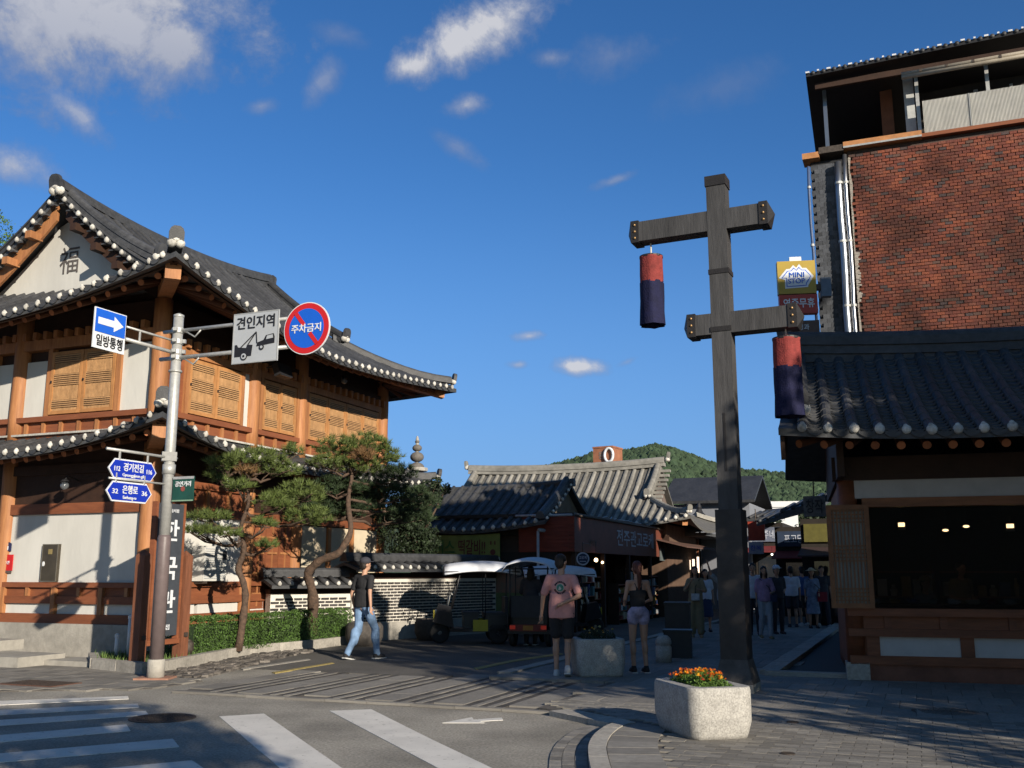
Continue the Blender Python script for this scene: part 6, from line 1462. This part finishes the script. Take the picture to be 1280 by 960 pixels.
t = thing('hanging_panel_sign', 'red panel sign in the lane behind the lantern post', 'shop sign', AT(936, 676, 38), EANG); MB().box(0, .62, -.1, 0, 0, .72).build('panel', M('panel_red', (.30, .04, .02)), t); MB().box(0, .55, -.1, 0, -.5, -.05).build('panel', M('panel_pale', (.26, .29, .36)), t); text('한복', .2, t, signn, (.27, -.105, -.27), (1, 0, 0), (0, 0, 1), bold=.01, fit=(.4, .2)); MB().tube([(.3, -.05, .72), (.3, -.05, 1.2)], .02, 6).build('hanger', iron, t)
t = thing('carved_sign_panel', 'grey carved board hanging at the corner shop eave', 'shop sign', AT(1005, 646, 21.5), R(-16)); MB().box(0, .46, -.05, 0, 0, .44).build('board', M('carved_grey', (.15, .15, .145), .8, .4, 14, .4), t); text('창작', .2, t, blackm, (.23, -.052, .22), (1, 0, 0), (0, 0, 1), bold=.012, fit=(.36, .3)); MB().tube([(.23, -.02, .44), (.23, -.02, .9)], .015, 6).build('hanger', iron, t)
for k, (px, py, D, lb) in enumerate(((965, 693, 40, 'leftmost'), (973, 694, 40, 'second'), (977, 694, 40.5, 'third'), (986, 697, 37, 'fourth'), (993, 697.5, 36.5, 'rightmost'))):
    t = thing('light_bulb', lb + ' small lit bulb under the awnings of the lane', 'lamp', AT(px, py, D), 0, 'small bulbs along the awnings'); MB().ball((0, 0, 0), .045, 8, 6).build('bulb', M('lit_white', (.9, .9, .85), .5, 0, 1, 0, emit=(1, .93, .8, 2.5)), t, True); MB().tube([(0, 0, .04), (0, 0, .3)], .006, 4).build('cord', blackm, t)
# low timber fence by the stream
fo_ = V((*PQ(24.5, 1.15), .05)); t = thing('low_fence', 'low timber rail fence along the stream in the lane', 'fence', fo_, ANG_A)
for i in range(7): MB().box(i * 1.1 - .06, i * 1.1 + .06, -.06, .06, 0, .85).build('post', woodd, t)
for z in (.3, .6): MB().box(0, 6.6, -.025, .025, z, z + .08).build('rail', M('weathered_rail', (.3, .25, .19), .8, .2, 6, .2), t)
t = thing('green_bin', 'dark green bin behind the corner of the tiled shop', 'bin', (G(1048, 795).x, 21.5, .05)); MB().lathe([(.22, 0), (.25, .8)], n=14).build('body', M('bin_green', (.01, .07, .045), .5), t); MB().lathe([(.27, .8), (.24, .9), (.08, .95)], n=14).build('lid', MATS['bin_green'], t)
# ------------------------------------------------------------------ wooded hill
prof_pts = [(-700, 760), (200, 700), (420, 655), (560, 614), (640, 600), (700, 588), (725, 580), (745, 572), (790, 566), (815, 560), (835, 565), (855, 572), (880, 583), (925, 595), (960, 600), (1000, 606), (1060, 612), (1280, 640), (2000, 760)]
def hz_(x):
    for (x0, y0), (x1, y1) in zip(prof_pts, prof_pts[1:]):
        if x0 <= x <= x1: t_ = (x - x0) / (x1 - x0); return y0 + (y1 - y0) * t_
    return 715
def hill_z(x, y):
    px = 640 + CF * x / y * .97; top = max(0, CH + (715 - hz_(px)) / CF * 600 * 1.0)
    k = min(1, max(0, (y - 330) / 270)); k = k * k * (3 - 2 * k)
    b = 1 if y < 600 else max(0, 1 - (y - 600) / 300)
    return top * k * b * .955 + (4 * noise.noise(V((x * .02, y * .02, 0))) * k) - 1.5 * (1 - k)
mb = MB(); nx, ny = 110, 34
mb.grid(lambda u, v: (lambda y: (lambda x: (x, y, hill_z(x, y)))((u * 2 - 1) * 1.15 * y))(300 + 600 * v), nx, ny)
hill = mb.build('hill', M('hill_ground', (.035, .055, .025), .95, .3, .05, .3, rand=0), None, True, kind='structure')
mb = MB(); crown = random.Random(3)
for k in range(8000):
    y = crown.uniform(400, 612); px = crown.uniform(640, 1060); x = (px - 640) / CF * y / .97; z = hill_z(x, y); r_ = crown.uniform(1.5, 3.3)
    n_ = 6; c = V((x, y, z + r_ * .5)); rr = r_
    vs = [c + V((0, 0, rr))] + [c + V((cos(2 * pi * i / n_ + k) * rr * crown.uniform(.7, 1), sin(2 * pi * i / n_ + k) * rr, rr * crown.uniform(.1, .5))) for i in range(n_)] + [c + V((cos(2 * pi * i / n_ + k) * rr * 1.1, sin(2 * pi * i / n_ + k) * rr * 1.1, -rr)) for i in range(n_)]
    mb.add(vs, [(0, 1 + i, 1 + (i + 1) % n_) for i in range(n_)] + [(1 + i, 7 + i, 7 + (i + 1) % n_, 1 + (i + 1) % n_) for i in range(n_)])
mb.build('hill_forest', M('hill_tree_green', (.034, .058, .028), .9, .3, .08, 0, rand=.3), label='dense green woods covering the far hill', cat='woods', kind='stuff')
for px, D, r_, lb in ((930, 60, 1.3, 'dark leafy tree behind the lantern post in the lane'), (1020, 70, 1.1, 'dark tree behind the far roofs by the corner shop')):
    a = AT(px, 700, D); c = AT(px, 648, D); a.z = 0; leafy(lb, 'tree', a, [(c, r_), (c + V((r_, 0, -.8)), r_ * .9), (c + V((-r_ * .7, 0, -1.2)), r_)], 2500, .3, leafd, 2.0, .15, 'lane_tree')
a = AT(-40, 300, 34); a.z = 0; leafy('green tree showing over the roof edge at the far left', 'tree', a, [(AT(-18, 300, 34), 1.2), (AT(-30, 330, 34), 1.3), (AT(-8, 268, 34), .25)], 3500, .1, leaf, 6, .2, 'garden_tree')

# ------------------------------------------------------------------ electric carts
cy_ = M('cart_yellow', (.36, .30, .02), .5, .1, 4, 0); canv = M('canopy_vinyl', (.62, .64, .68), .55, .1, 5, .1, dirt=.15); cbk = M('cart_black', (.016, .016, .018), .4, .1, 5, 0); crd = M('cart_red', (.13, .012, .01), .4)
taill = M('tail_light_red', (.35, .02, .012), .3, 0, 1, 0, emit=(1, .06, .03, .06)); clears = M('clear_screen', (.10, .11, .11), .1, .1, 2, 0, spec=.5, alpha=.35)
def wheel(t, x, y, r_, w, axis_ang=0):
    wh = MB(); n = 20
    prof = [(r_ * .72, -w / 2), (r_ * .92, -w / 2), (r_, -w / 4), (r_, w / 4), (r_ * .92, w / 2), (r_ * .72, w / 2)]
    o = wh.lathe(prof, n=n).build('wheel', rubber, t, True, loc=(x, y, r_), rot=(pi / 2, 0, axis_ang))
    q = MB(); q.lathe([(r_ * .74, -w * .3), (r_ * .74, w * .3)], n=n); q.build('rim', M('rim_grey', (.28, .28, .28), .35, .1, 5, 0, metal=.6), o)
    q = MB(); [q.beam((0, 0, w * .32), (cos(a) * r_ * .7, sin(a) * r_ * .7, w * .32), .03, .02) for a in [2 * pi * k / 7 for k in range(7)]]; q.build('spokes', galv, o)
    MB().lathe([(.05, -w * .5), (.05, w * .5)], n=10).build('hub', galv, o); return o
def cart(label, loc, ang, body=cbk, accent=cy_, seatback=True):
    """local +x = forward"""
    t = thing('electric_cart', label, 'electric cart', loc, ang, 'electric sightseeing carts')
    wheel(t, .78, 0, .24, .10); wheel(t, -.62, .40, .25, .12); wheel(t, -.62, -.40, .25, .12)
    q = MB(); q.prism([(.55, -.28), (.55, .28), (.1, .46), (-.95, .46), (-.95, -.46), (.1, -.46)], .28, .36); q.build('floor', body, t)
    q = MB(); q.add([(.45, -.26, .36), (.95, -.14, .5), (.95, .14, .5), (.45, .26, .36), (.52, -.26, .85), (.82, -.14, .92), (.82, .14, .92), (.52, .26, .85)], MB.BF); q.build('front_shield', body, t); MB().cbox((.93, 0, .66), (.03, .2, .22)).build('front_plate', accent, t)
    MB().box(.86, .93, -.12, .12, .5, .56).build('fender', body, t); MB().ball((.88, 0, .72), (.05, .07, .07), 10, 7).build('headlight', M('headlight', (.6, .6, .55), .2), t, True)
    q = MB(); q.tube([(.62, 0, .8), (.55, 0, 1.12)], .025, 8); q.tube([(.50, -.28, 1.14), (.57, -.12, 1.16), (.57, .12, 1.16), (.50, .28, 1.14)], .018, 8); q.build('handlebar', galv, t, True)
    for y in (-.33, .33): q = MB(); q.tube([(.53, y * .7, 1.14), (.6, y, 1.36)], .008, 5); q.ball((.6, y, 1.4), (.015, .06, .04)); q.build('mirror', cbk, t)
    MB().box(-.15, .22, -.24, .24, .36, .66).build('seat_box', body, t); MB().box(-.17, .24, -.25, .25, .66, .74).build('seat', M('seat_black', (.025, .025, .028), .6, .2, 8, .1), t)
    MB().box(-.75, -.3, -.42, .42, .36, .62).build('rear_box', body, t); MB().box(-.78, -.28, -.42, .42, .62, .72).build('seat', MATS['seat_black'], t); MB().box(-.86, -.78, -.42, .42, .62, 1.08).build('backrest', MATS['seat_black'], t)
    for y in (-.465, .45):
        f = MB().box(-.36, .0, y, y + .015, .30, .56).build('side_panel', accent, t); MB().box(-.95, -.37, y, y + .012, .44, .66).build('side_panel', body, t)
    text('전동차', .16, t, cbk, (-.17, -.468, .48), (1, 0, 0), (0, 0, 1), bold=.01, fit=(.34, .13))
    MB().box(-.99, -.93, -.40, .40, .34, .48).build('rear_panel', crd if accent is cy_ else accent, t)
    for y in (-.34, .34): MB().box(-1.0, -.985, y - .06, y + .06, .38, .46).build('tail_light', taill, t)
    MB().box(-1.0, -.985, -.11, .11, .36, .46).build('number_plate', M('plate_orange', (.34, .15, .03)), t)
    for y in (-.42, .42):
        q = MB(); q.tube([(-.88, y, .4), (-.9, y, 1.72)], .016, 6); q.build('post', cbk, t, True); q = MB(); q.tube([(.50, y * .62, .8), (.30, y * .95, 1.70)], .016, 6); q.build('post', cbk, t, True)
        q = MB(); q.tube([(-.30, y, .62), (-.30, y, 1.70)], .012, 6); q.build('post', cbk, t, True)
    q = MB(); q.slab(lambda u, v: (-1.15 + 1.85 * u, -.56 + 1.12 * v, 1.70 + .13 * (1 - (2 * v - 1) ** 2) + .09 * (1 - (2 * u - 1) ** 2) - (.10 if v in (0, 1) else 0)), 14, 10, .025); q.build('canopy', canv, t, True)
    q = MB(); q.tube([(-1.12, -.54, 1.66), (.66, -.54, 1.66), (.68, .54, 1.66), (-1.12, .54, 1.66), (-1.12, -.54, 1.66)], .015, 6); q.build('canopy_rail', cbk, t, True); return t
cart('black and yellow electric cart before the white-jointed wall, leftmost cart', (-.92, 23.1, .01), R(186)).scale = (.93, 1, .96)
cart('electric cart seen from behind with red tail lights, middle cart', (.55, 22.7, .01), R(78), cbk, cy_)
cart('black electric cart with yellow panel half hidden behind the pink-shirted man', (1.35, 25.7, .01), R(10), cbk, cy_).scale = (1, 1, .92)
for px, py, lb in ((568, 770, ''),): pass

# ------------------------------------------------------------------ people
from mathutils.bvhtree import BVHTree
def cloth(name, col, var=.12): return M('cloth_' + name, col, .85, var, 9, .25, bscale=30)
def cap_(mb, p0, p1, r0, r1, n=10):
    p0, p1 = V(p0), V(p1); mb.tube([p0, p0.lerp(p1, .5), p1], [r0, (r0 + r1) / 2, r1], n); mb.ball(p0, r0, n, 8); mb.ball(p1, r1, n, 8)
def person_(label, loc, heading, h=1.72, J={}, top=None, bottom=None, bottype='trousers', sleeve=.45, hairm=hair, hairlen='short', skinm=skin, fem=False, shoe=None, vox=.016, hat=None, bag=None, topskin=False, hem=.90, lean=0, bl=None, turn=0):
    t = thing('person', label, 'person', loc, -heading)
    sw = .155 if fem else .178
    j = dict(ls=(-sw, -.01, 1.41), le=(-sw - .05, -.03, 1.13), lw=(-sw - .06, .03, .89), rs=(sw, -.01, 1.41), re=(sw + .05, -.03, 1.13), rw=(sw + .06, .03, .89),
             lk=(-.10, .02, .50), la=(-.10, -.03, .09), rk=(.10, .02, .50), ra=(.10, -.03, .09), lt=None, rt=None, lf=None, rf=None)
    j.update(J); S = h / 1.75; sc = lambda p: V(p) * S
    c_ = 1.0 if not fem else .9
    b = MB(); B = lambda c, r_: b.ball(sc(c), tuple(x * S for x in r_), 14, 10)
    B((0, 0, 1.29), (.150 * c_, .095, .17)); B((0, 0, 1.10), (.125 * c_, .088, .15)); B((0, -.015, .94), (.150, .108, .11)); cap_(b, sc(j['ls']), sc(j['rs']), .05 * S, .05 * S)
    cap_(b, sc((0, -.01, 1.42)), sc((0, .005, 1.53)), .055 * S, .05 * S)
    for s_ in 'lr':
        sh, el, wr = j[s_ + 's'], j[s_ + 'e'], j[s_ + 'w']; k = .86 if fem else 1
        cap_(b, sc(sh), sc(el), .046 * S * k, .036 * S * k); cap_(b, sc(el), sc(wr), .036 * S * k, .024 * S * k)
        d = (V(wr) - V(el)).normalized(); side = V((1 if s_ == 'r' else -1, 0, 0)); pn = d.cross(side).normalized() if abs(d.dot(side)) < .95 else V((0, 1, 0)); wd_ = pn.cross(d).normalized()
        pc = V(wr) + d * .05; b.ball(sc(pc), .033 * S, 8, 6); cap_(b, sc(wr), sc(V(wr) + d * .085), .022 * S, .026 * S)
        for q_ in range(4):
            o_ = pn * (-.026 + .0175 * q_); f0 = V(wr) + d * .085 + o_; ln = (.062, .072, .068, .052)[q_]; f1 = f0 + d * ln * .55 + wd_ * .008; f2 = f1 + d * ln * .4 + wd_ * .028
            cap_(b, sc(f0), sc(f1), .0095 * S, .009 * S, 6); cap_(b, sc(f1), sc(f2), .009 * S, .0075 * S, 6)
        th0 = V(wr) + d * .03 - pn * .025; cap_(b, sc(th0), sc(th0 + d * .045 - pn * .026 + wd_ * .01), .011 * S, .010 * S, 6)
        hp_ = (-.085 if s_ == 'l' else .085, -.01, .92); kn, an = j[s_ + 'k'], j[s_ + 'a']
        cap_(b, sc(hp_), sc(kn), .083 * S, .052 * S); cap_(b, sc(kn), sc(an), .05 * S, .034 * S); m_ = V(kn).lerp(V(an), .3) + V((0, -.02, 0)); b.ball(sc(m_), (.052 * S, .056 * S, .11 * S), 10, 8)
        ft = V(an) + V((0, .14, -.05)) if j[s_ + 'f'] is None else V(j[s_ + 'f']); cap_(b, sc(V(an) + V((0, -.03, -.03))), sc(ft), .036 * S, .028 * S)
    hm = Matrix.Rotation(-turn, 3, 'Z'); hc = V((0, .02, 1.635))
    HB = lambda mb_, c, r_, n=12, m=9: mb_.ball(sc(hc + hm @ V(c)), tuple(x * S for x in r_), n, m, hm)
    HB(b, (0, 0, .02), (.073, .09, .095)); HB(b, (0, .02, -.045), (.056, .065, .065)); HB(b, (0, .088, -.01), (.012, .02, .024)); HB(b, (0, .08, -.055), (.022, .012, .010)); HB(b, (0, .078, .025), (.045, .012, .010))
    for x in (-.076, .076): HB(b, (x, -.005, -.005), (.012, .022, .032))
    put('body', remesh(b, 'body', skinm, vox * .8, 3), t)
    for x in (-.030, .030): q = MB(); HB(q, (x, .083, .005), (.011, .006, .006), 8, 6); q.build('eye', hair, t, True)
    q = MB(); HB(q, (0, -.018, .045), (.084, .094, .088)); HB(q, (0, -.045, -.01), (.078, .062, .08))
    if hairlen == 'long': HB(q, (0, -.065, -.10), (.085, .045, .13)); HB(q, (-.07, -.01, -.08), (.022, .05, .10)); HB(q, (.07, -.01, -.08), (.022, .05, .10))
    if hairlen == 'tail':
        pts = [sc(hc + hm @ V(p)) for p in ((0, -.09, .06), (0, -.135, .04), (.0, -.14, -.06), (.01, -.12, -.18), (.0, -.105, -.30), (-.01, -.10, -.36))]; q.tube(pts, [.03 * S, .04 * S, .042 * S, .036 * S, .024 * S, .008 * S], 10)
    put('hair', remesh(q, 'hair', hairm, .010, 2, .004, 40), t)
    if top:
        q = MB(); T = lambda c, r_: q.ball(sc(c), tuple(x * S for x in r_), 14, 10); e = .016
        if bottype != 'camisole_only' and not topskin:
            T((0, 0, 1.29), (.150 * c_ + e + .008, .095 + e, .175)); T((0, -.003, 1.12), (.135 * c_ + e + .01, .096 + e, .18)); T((0, -.01, hem + .08), (.150 * (c_ if not fem else .95) + e + .012, .108 + e, .12)); cap_(q, sc(j['ls']), sc(j['rs']), .062 * S, .062 * S)
            q.lathe([(.182 * S * (c_ if not fem else .95), 0), (.180 * S * (c_ if not fem else .95), (1.2 - hem) * S * .5), (.163 * S * c_, (1.2 - hem) * S)], sc((0, -.008, hem)), 18, 1.06, .80)
            for s_ in 'lr':
                sh, el, wr = V(j[s_ + 's']), V(j[s_ + 'e']), V(j[s_ + 'w'])
                if sleeve <= 1: cap_(q, sc(sh), sc(sh.lerp(el, sleeve + .15)), .064 * S, .060 * S)
                else: cap_(q, sc(sh), sc(el), .060 * S, .048 * S); cap_(q, sc(el), sc(el.lerp(wr, sleeve - 1)), .048 * S, .040 * S)
        else:
            T((0, 0, 1.25), (.150 * c_ + .008, .095 + .008, .13)); T((0, 0, 1.10), (.125 * c_ + .010, .088 + .01, .15))
            for x in (-.075, .075): q.tube([sc((x, .08, 1.30)), sc((x, .03, 1.44)), sc((x * .9, -.045, 1.43)), sc((x * .35, -.102, 1.30))], .012 * S, 6)
        put('shirt', remesh(q, 'shirt', top, vox, 3, .009 if not topskin else .002, 7), t)
    if bottom:
        q = MB(); q.ball(sc((0, -.012, .95)), (.166 * S, .122 * S, .115 * S), 14, 10)
        for s_ in 'lr':
            hp_ = V((-.085 if s_ == 'l' else .085, -.012, .92)); kn, an = V(j[s_ + 'k']), V(j[s_ + 'a'])
            if bottype == 'trousers': cap_(q, sc(hp_), sc(kn), .100 * S, .070 * S); cap_(q, sc(kn), sc(an + V((0, 0, .0))), .074 * S, .058 * S); q.ball(sc(V(kn).lerp(V(an), .28) + V((0, -.014, 0))), (.076 * S, .082 * S, .16 * S), 10, 8)
            elif bottype == 'wide': cap_(q, sc(hp_), sc(kn), .11 * S, .10 * S); cap_(q, sc(kn), sc(an.lerp(kn, .15)), .10 * S, .095 * S)
            elif bottype == 'shorts': cap_(q, sc(hp_), sc(hp_.lerp(kn, .72)), .104 * S, .092 * S)
            elif bottype == 'hotpants': cap_(q, sc(hp_), sc(hp_.lerp(kn, .22)), .100 * S, .100 * S)
        if bottype == 'skirt': q.lathe([(.20, .42), (.185, .62), (.165, .9), (.13, 1.06)], n=18, sx=S, sy=S * .8) if False else q.lathe([(.205 * S, .42 * S), (.19 * S, .62 * S), (.165 * S, .9 * S), (.13 * S, 1.06 * S)], n=18, sx=1, sy=.8)
        put({'shorts': 'shorts', 'hotpants': 'shorts', 'skirt': 'skirt'}.get(bottype, 'trousers'), remesh(q, 'trousers', bottom, vox, 3, .008, 8), t)
    for s_ in 'lr':
        an = V(j[s_ + 'a']); ft = an + V((0, .15, -.055)) if j[s_ + 'f'] is None else V(j[s_ + 'f']); q = MB(); he = an + V((0, -.035, -.045)) if j[s_ + 'f'] is None else an + V((0, -.03, -.035))
        cap_(q, sc(he), sc(ft), .046 * S, .042 * S); cap_(q, sc(he), sc(an + V((0, 0, .0))), .045 * S, .042 * S); q.build('shoe', shoe or blackm, t, True)
        q = MB(); d = ft - he; q.beam(sc(he - V((0, .05, .035))), sc(ft + V((0, .05, -.035))), .09 * S, .02 * S); q.build('sole', M('white_sole', (.5, .5, .48)), t)
    if hat:
        q = MB(); c = sc(hc + V((0, -.01, .075))); q.ball(c, (.098 * S, .105 * S, .075 * S), 14, 8)
        if hat[1] == 'brim': q.lathe([(.17 * S, -.02), (.175 * S, -.012), (.09 * S, .012)], c, 18)
        else: q.cbox(c + V((0, .11, -.01)), (.13, .12, .015))
        q.build('hat', hat[0], t, True)
    if bag:
        m_, kind, off = bag; w = {'sling': (.2, .08, .16), 'tote': (.26, .1, .26), 'pack': (.28, .14, .36)}[kind]; c = sc(off); o_ = rounded(w[0], w[1], .03, 3); q = MB(); q.prism([(c.x + x, c.y + y) for x, y in o_], c.z - w[2] / 2, c.z + w[2] / 2); bo = q.build('bag', m_, t)
        q = MB(); q.tube([c + V((0, 0, w[2] / 2)), sc((off[0] * .4, .115 if off[1] > 0 else -.115, 1.25)), sc((-.12 if off[0] >= 0 else .12, .04, 1.455)), sc((-.1 if off[0] >= 0 else .1, -.1, 1.3)), c + V((0, -.02, w[2] / 2))], .009, 6); q.build('bag_strap', blackm, bo)
    return t
def person(*a, **k):
    if 'vox' not in k: k['vox'] = .024
    return person_(*a, **k)
GP = lambda px, py, z=.06: G(px, py, z)
c_pink = cloth('pink', (.58, .27, .24)); c_blk = cloth('black', (.02, .02, .022)); c_jean = cloth('blue_jean', (.15, .24, .38), .25); c_wh = cloth('white', (.52, .55, .62)); c_grey = cloth('grey', (.34, .36, .37)); c_pur = cloth('lilac', (.33, .22, .36), .3)
c_bei = cloth('beige', (.26, .20, .125)); c_lj = cloth('pale_jean', (.30, .34, .40)); c_blue = cloth('blue', (.06, .12, .30)); c_dk = cloth('charcoal', (.04, .04, .05)); c_lil = cloth('patterned_lilac', (.30, .27, .38), .5); c_olive = cloth('olive', (.2, .17, .10)); c_navy = cloth('navy', (.03, .045, .10))
whs = M('white_shoe', (.48, .47, .45), .7)
# man in black t-shirt and jeans, mid-stride on the left
pj = person('man in black t-shirt and blue jeans walking past the dark brick wall', V((-2.78, 18.9, .008)), R(38), 1.84, dict(lk=(-.10, -.02, .50), la=(-.11, -.26, .11), lf=(-.11, -.15, .03), rk=(.10, .20, .52), ra=(.10, .26, .09), le=(-.25, -.06, 1.13), lw=(-.26, .02, .90), re=(.25, -.10, 1.15), rw=(.30, -.12, .92)), c_blk, c_jean, 'trousers', .5, shoe=c_blk, vox=.014, hat=(c_dk, 'cap'), turn=R(20))
# man in pink t-shirt seen from behind, right hand held behind the back
pk = person('man in pink t-shirt and black shorts seen from behind, one hand behind his back', V((.76, 15.45, .03)), R(8), 1.83, dict(le=(-.27, -.02, 1.14), lw=(-.30, .03, .90), re=(.27, -.13, 1.16), rw=(.045, -.165, 1.06), lk=(-.09, .04, .52), la=(-.08, -.02, .09), rk=(.09, -.01, .50), ra=(.10, -.24, .16), rf=(.10, -.14, .06)), c_pink, c_blk, 'shorts', .60, shoe=whs, vox=.012, turn=R(35), hem=.84)
BV = {}
def decal(obj, t, poly, c, mat, name, off=.006):
    me = obj.data; vs = []
    if obj.name not in BV: BV[obj.name] = BVHTree.FromPolygons([v.co for v in me.vertices], [p.vertices for p in me.polygons])
    bv = BV[obj.name]
    pts = [V((x, z)) for x, z in poly]; cc = sum(pts, V((0, 0))) / len(pts); ring = [cc] + pts + [cc.lerp(p, .5) for p in pts]
    for p in ring:
        hit = bv.ray_cast(V((c[0] + p.x, -1, c[1] + p.y)), V((0, 1, 0))); y = hit[0].y if hit[0] else -.12; vs.append(V((c[0] + p.x, y - off, c[1] + p.y)))
    n = len(pts); fs = [(0, n + 1 + i, n + 1 + (i + 1) % n) for i in range(n)] + [(n + 1 + i, 1 + i, 1 + (i + 1) % n, n + 1 + (i + 1) % n) for i in range(n)]
    MB().add(vs, fs).build(name, mat, t)
shirt = [c for c in pk.children if c.name.startswith('shirt')][0]; ec = (-.01, 1.335)
decal(shirt, pk, circ(.062, 24), ec, M('print_white', (.5, .5, .45)), 'printed_emblem'); decal(shirt, pk, circ(.054, 24), ec, M('print_green', (.07, .22, .16), .8, .5, 30, 0), 'printed_emblem', .009)
decal(shirt, pk, [(-.03, -.03), (.0, -.04), (.02, -.01), (-.01, .02)], ec, M('print_white', ()) if False else MATS['print_white'], 'printed_emblem', .012)
for k in range(20):
    a = 2 * pi * k / 20 + .1
    if k in (0, 10, 19, 9): continue
    ca, sa = cos(a), sin(a); r0, r1, w_ = .074, .098, .008 + .003 * (k % 3); decal(shirt, pk, [(ca * r0 - sa * w_, sa * r0 + ca * w_), (ca * r0 + sa * w_, sa * r0 - ca * w_), (ca * r1 + sa * w_, sa * r1 - ca * w_), (ca * r1 - sa * w_, sa * r1 + ca * w_)], ec, blackm, 'printed_ring')
ph = thing('mobile_phone', 'dark mobile phone in the left hand of the man in pink', 'phone', pk.matrix_basis @ V((-.325, .07, .86)), 0); MB().cbox((0, 0, 0), (.075, .012, .15)).build('body', blackm, ph); MB().cbox((0, -.008, .0), (.066, .003, .14)).build('screen', glass, ph)
# woman with ponytail
person('woman with auburn ponytail in black camisole and patterned lilac shorts, seen from behind', V((1.98, 15.85, .06)), R(-8), 1.70, dict(le=(-.22, -.02, 1.15), lw=(-.17, .17, 1.10), re=(.22, -.02, 1.15), rw=(.17, .17, 1.10), lk=(-.095, .03, .5), la=(-.09, .0, .09), rk=(.095, .02, .5), ra=(.10, -.05, .09)), c_blk, c_lil, 'hotpants', .3, hairm=hair_r, hairlen='tail', fem=True, shoe=c_blk, vox=.012, topskin=True)
F = pi  # facing the camera
person('woman in beige outfit with striped sling bag raising a hand to her mouth', V((4.45, 24.4, .05)), F + R(5), 1.68, dict(re=(.26, .06, 1.16), rw=(.13, .22, 1.38), le=(-.24, .05, 1.14), lw=(-.10, .2, 1.18), lk=(-.1, .05, .5), la=(-.1, .12, .09)), c_bei, c_olive, 'wide', .8, hairlen='long', fem=True, shoe=c_bei, bag=(M('striped_bag', (.45, .46, .48), .7, .3, 20, 0), 'sling', (.02, .17, 1.0)))
person('man in cap and light grey shirt raising one arm left of the timber post', V((5.05, 23.9, .05)), F - R(6), 1.68, dict(re=(.34, .04, 1.56), rw=(.42, .08, 1.80), le=(-.24, .0, 1.14), lw=(-.16, .18, 1.0)), c_grey, c_navy, 'trousers', .6, shoe=c_dk, hat=(c_dk, 'cap'), bag=(c_blk, 'tote', (-.2, .12, .98)))
person('figure in blue and white top half hidden behind the beige woman', V((5.1, 26.5, .05)), F, 1.62, {}, c_wh, c_navy, 'skirt', .5, hairlen='long', fem=True)
person('man in white shirt partly hidden behind the timber post', V((6.05, 25.2, .05)), F + R(12), 1.76, dict(lw=(-.2, .12, .95)), c_wh, c_dk, 'trousers', 1.6, shoe=c_dk)
person('woman in lilac printed t-shirt and pale jeans walking right of the post', V((6.0, 23.9, .05)), F, 1.68, dict(le=(-.23, .05, 1.14), lw=(-.12, .22, 1.12), lk=(-.09, .08, .5), la=(-.09, .10, .09), rk=(.09, 0, .5), ra=(.10, -.14, .11), rf=(.10, -.03, .04)), c_pur, c_lj, 'trousers', .7, hairlen='long', fem=True, shoe=c_olive, bag=(c_navy, 'sling', (-.19, .05, .98)))
person('person in dark clothes with a white cap behind the woman in lilac', V((6.75, 25.6, .05)), F - R(10), 1.70, dict(lw=(-.1, .2, 1.1)), c_dk, c_dk, 'trousers', .6, hat=(c_wh, 'cap'), shoe=c_dk)
person('man in white t-shirt and dark shorts seen from behind in the lane', V((7.95, 28.6, .05)), R(5), 1.70, dict(le=(-.24, .05, 1.15), lw=(-.18, .2, 1.05)), c_wh, c_dk, 'shorts', .6, shoe=c_dk)
person('man in royal blue t-shirt beside the white-shirted one in the lane', V((8.5, 29.4, .05)), R(-10), 1.70, {}, c_blue, c_dk, 'shorts', .6, shoe=whs)
person('woman in straw hat and blue dress with a red bag at right of the lane', V((8.42, 28.2, .05)), F + R(5), 1.64, dict(lw=(-.15, .2, 1.0)), cloth('dress_blue', (.16, .2, .28), .4), MATS['cloth_dress_blue'], 'skirt', .6, hairlen='long', fem=True, hat=(M('straw', (.42, .33, .2), .8), 'brim'), bag=(M('bag_red', (.25, .02, .03)), 'tote', (-.27, .1, .93)))
person('dark figure striding behind the woman in the straw hat', V((8.95, 29.0, .05)), F, 1.72, dict(lk=(-.1, .1, .5), la=(-.1, .18, .09), rk=(.1, -.04, .5), ra=(.1, -.2, .12), rf=(.1, -.1, .05)), c_dk, c_dk, 'trousers', .6, shoe=whs)
person('distant person in olive top near the lane awnings', V((7.35, 31.5, .05)), F, 1.68, {}, c_olive, c_dk, 'trousers', .6, hairlen='long', fem=True)
person('distant person in pale grey top left of the olive one', V((6.9, 30.2, .05)), R(20), 1.7, {}, c_grey, c_lj, 'trousers', .6)
# people inside the corner shop and on the middle cart
person('shop customer in pale hat and blue shirt seated behind the window counter', KL(1.35, 2.3, -.15), F - R(16), 1.62, {}, cloth('dusty_blue', (.14, .17, .23)), c_dk, 'trousers', .6, fem=True, hat=(c_olive, 'brim'))
person('shopkeeper in grey vest standing deeper inside the shop', KL(2.0, 2.9, .05), F - R(16), 1.66, dict(lw=(-.1, .2, 1.1), rw=(.1, .2, 1.1)), c_olive, c_dk, 'trousers', .5)
dr = person('driver in dark clothes standing at the back of the middle cart', V((.42, 22.45, .02)), R(12), 1.70, dict(le=(-.24, .1, 1.18), lw=(-.2, .3, 1.1), re=(.24, .1, 1.18), rw=(.2, .3, 1.1)), c_dk, c_dk, 'trousers', .9, hairlen='long')

bpy.data.scenes.remove(TMP)
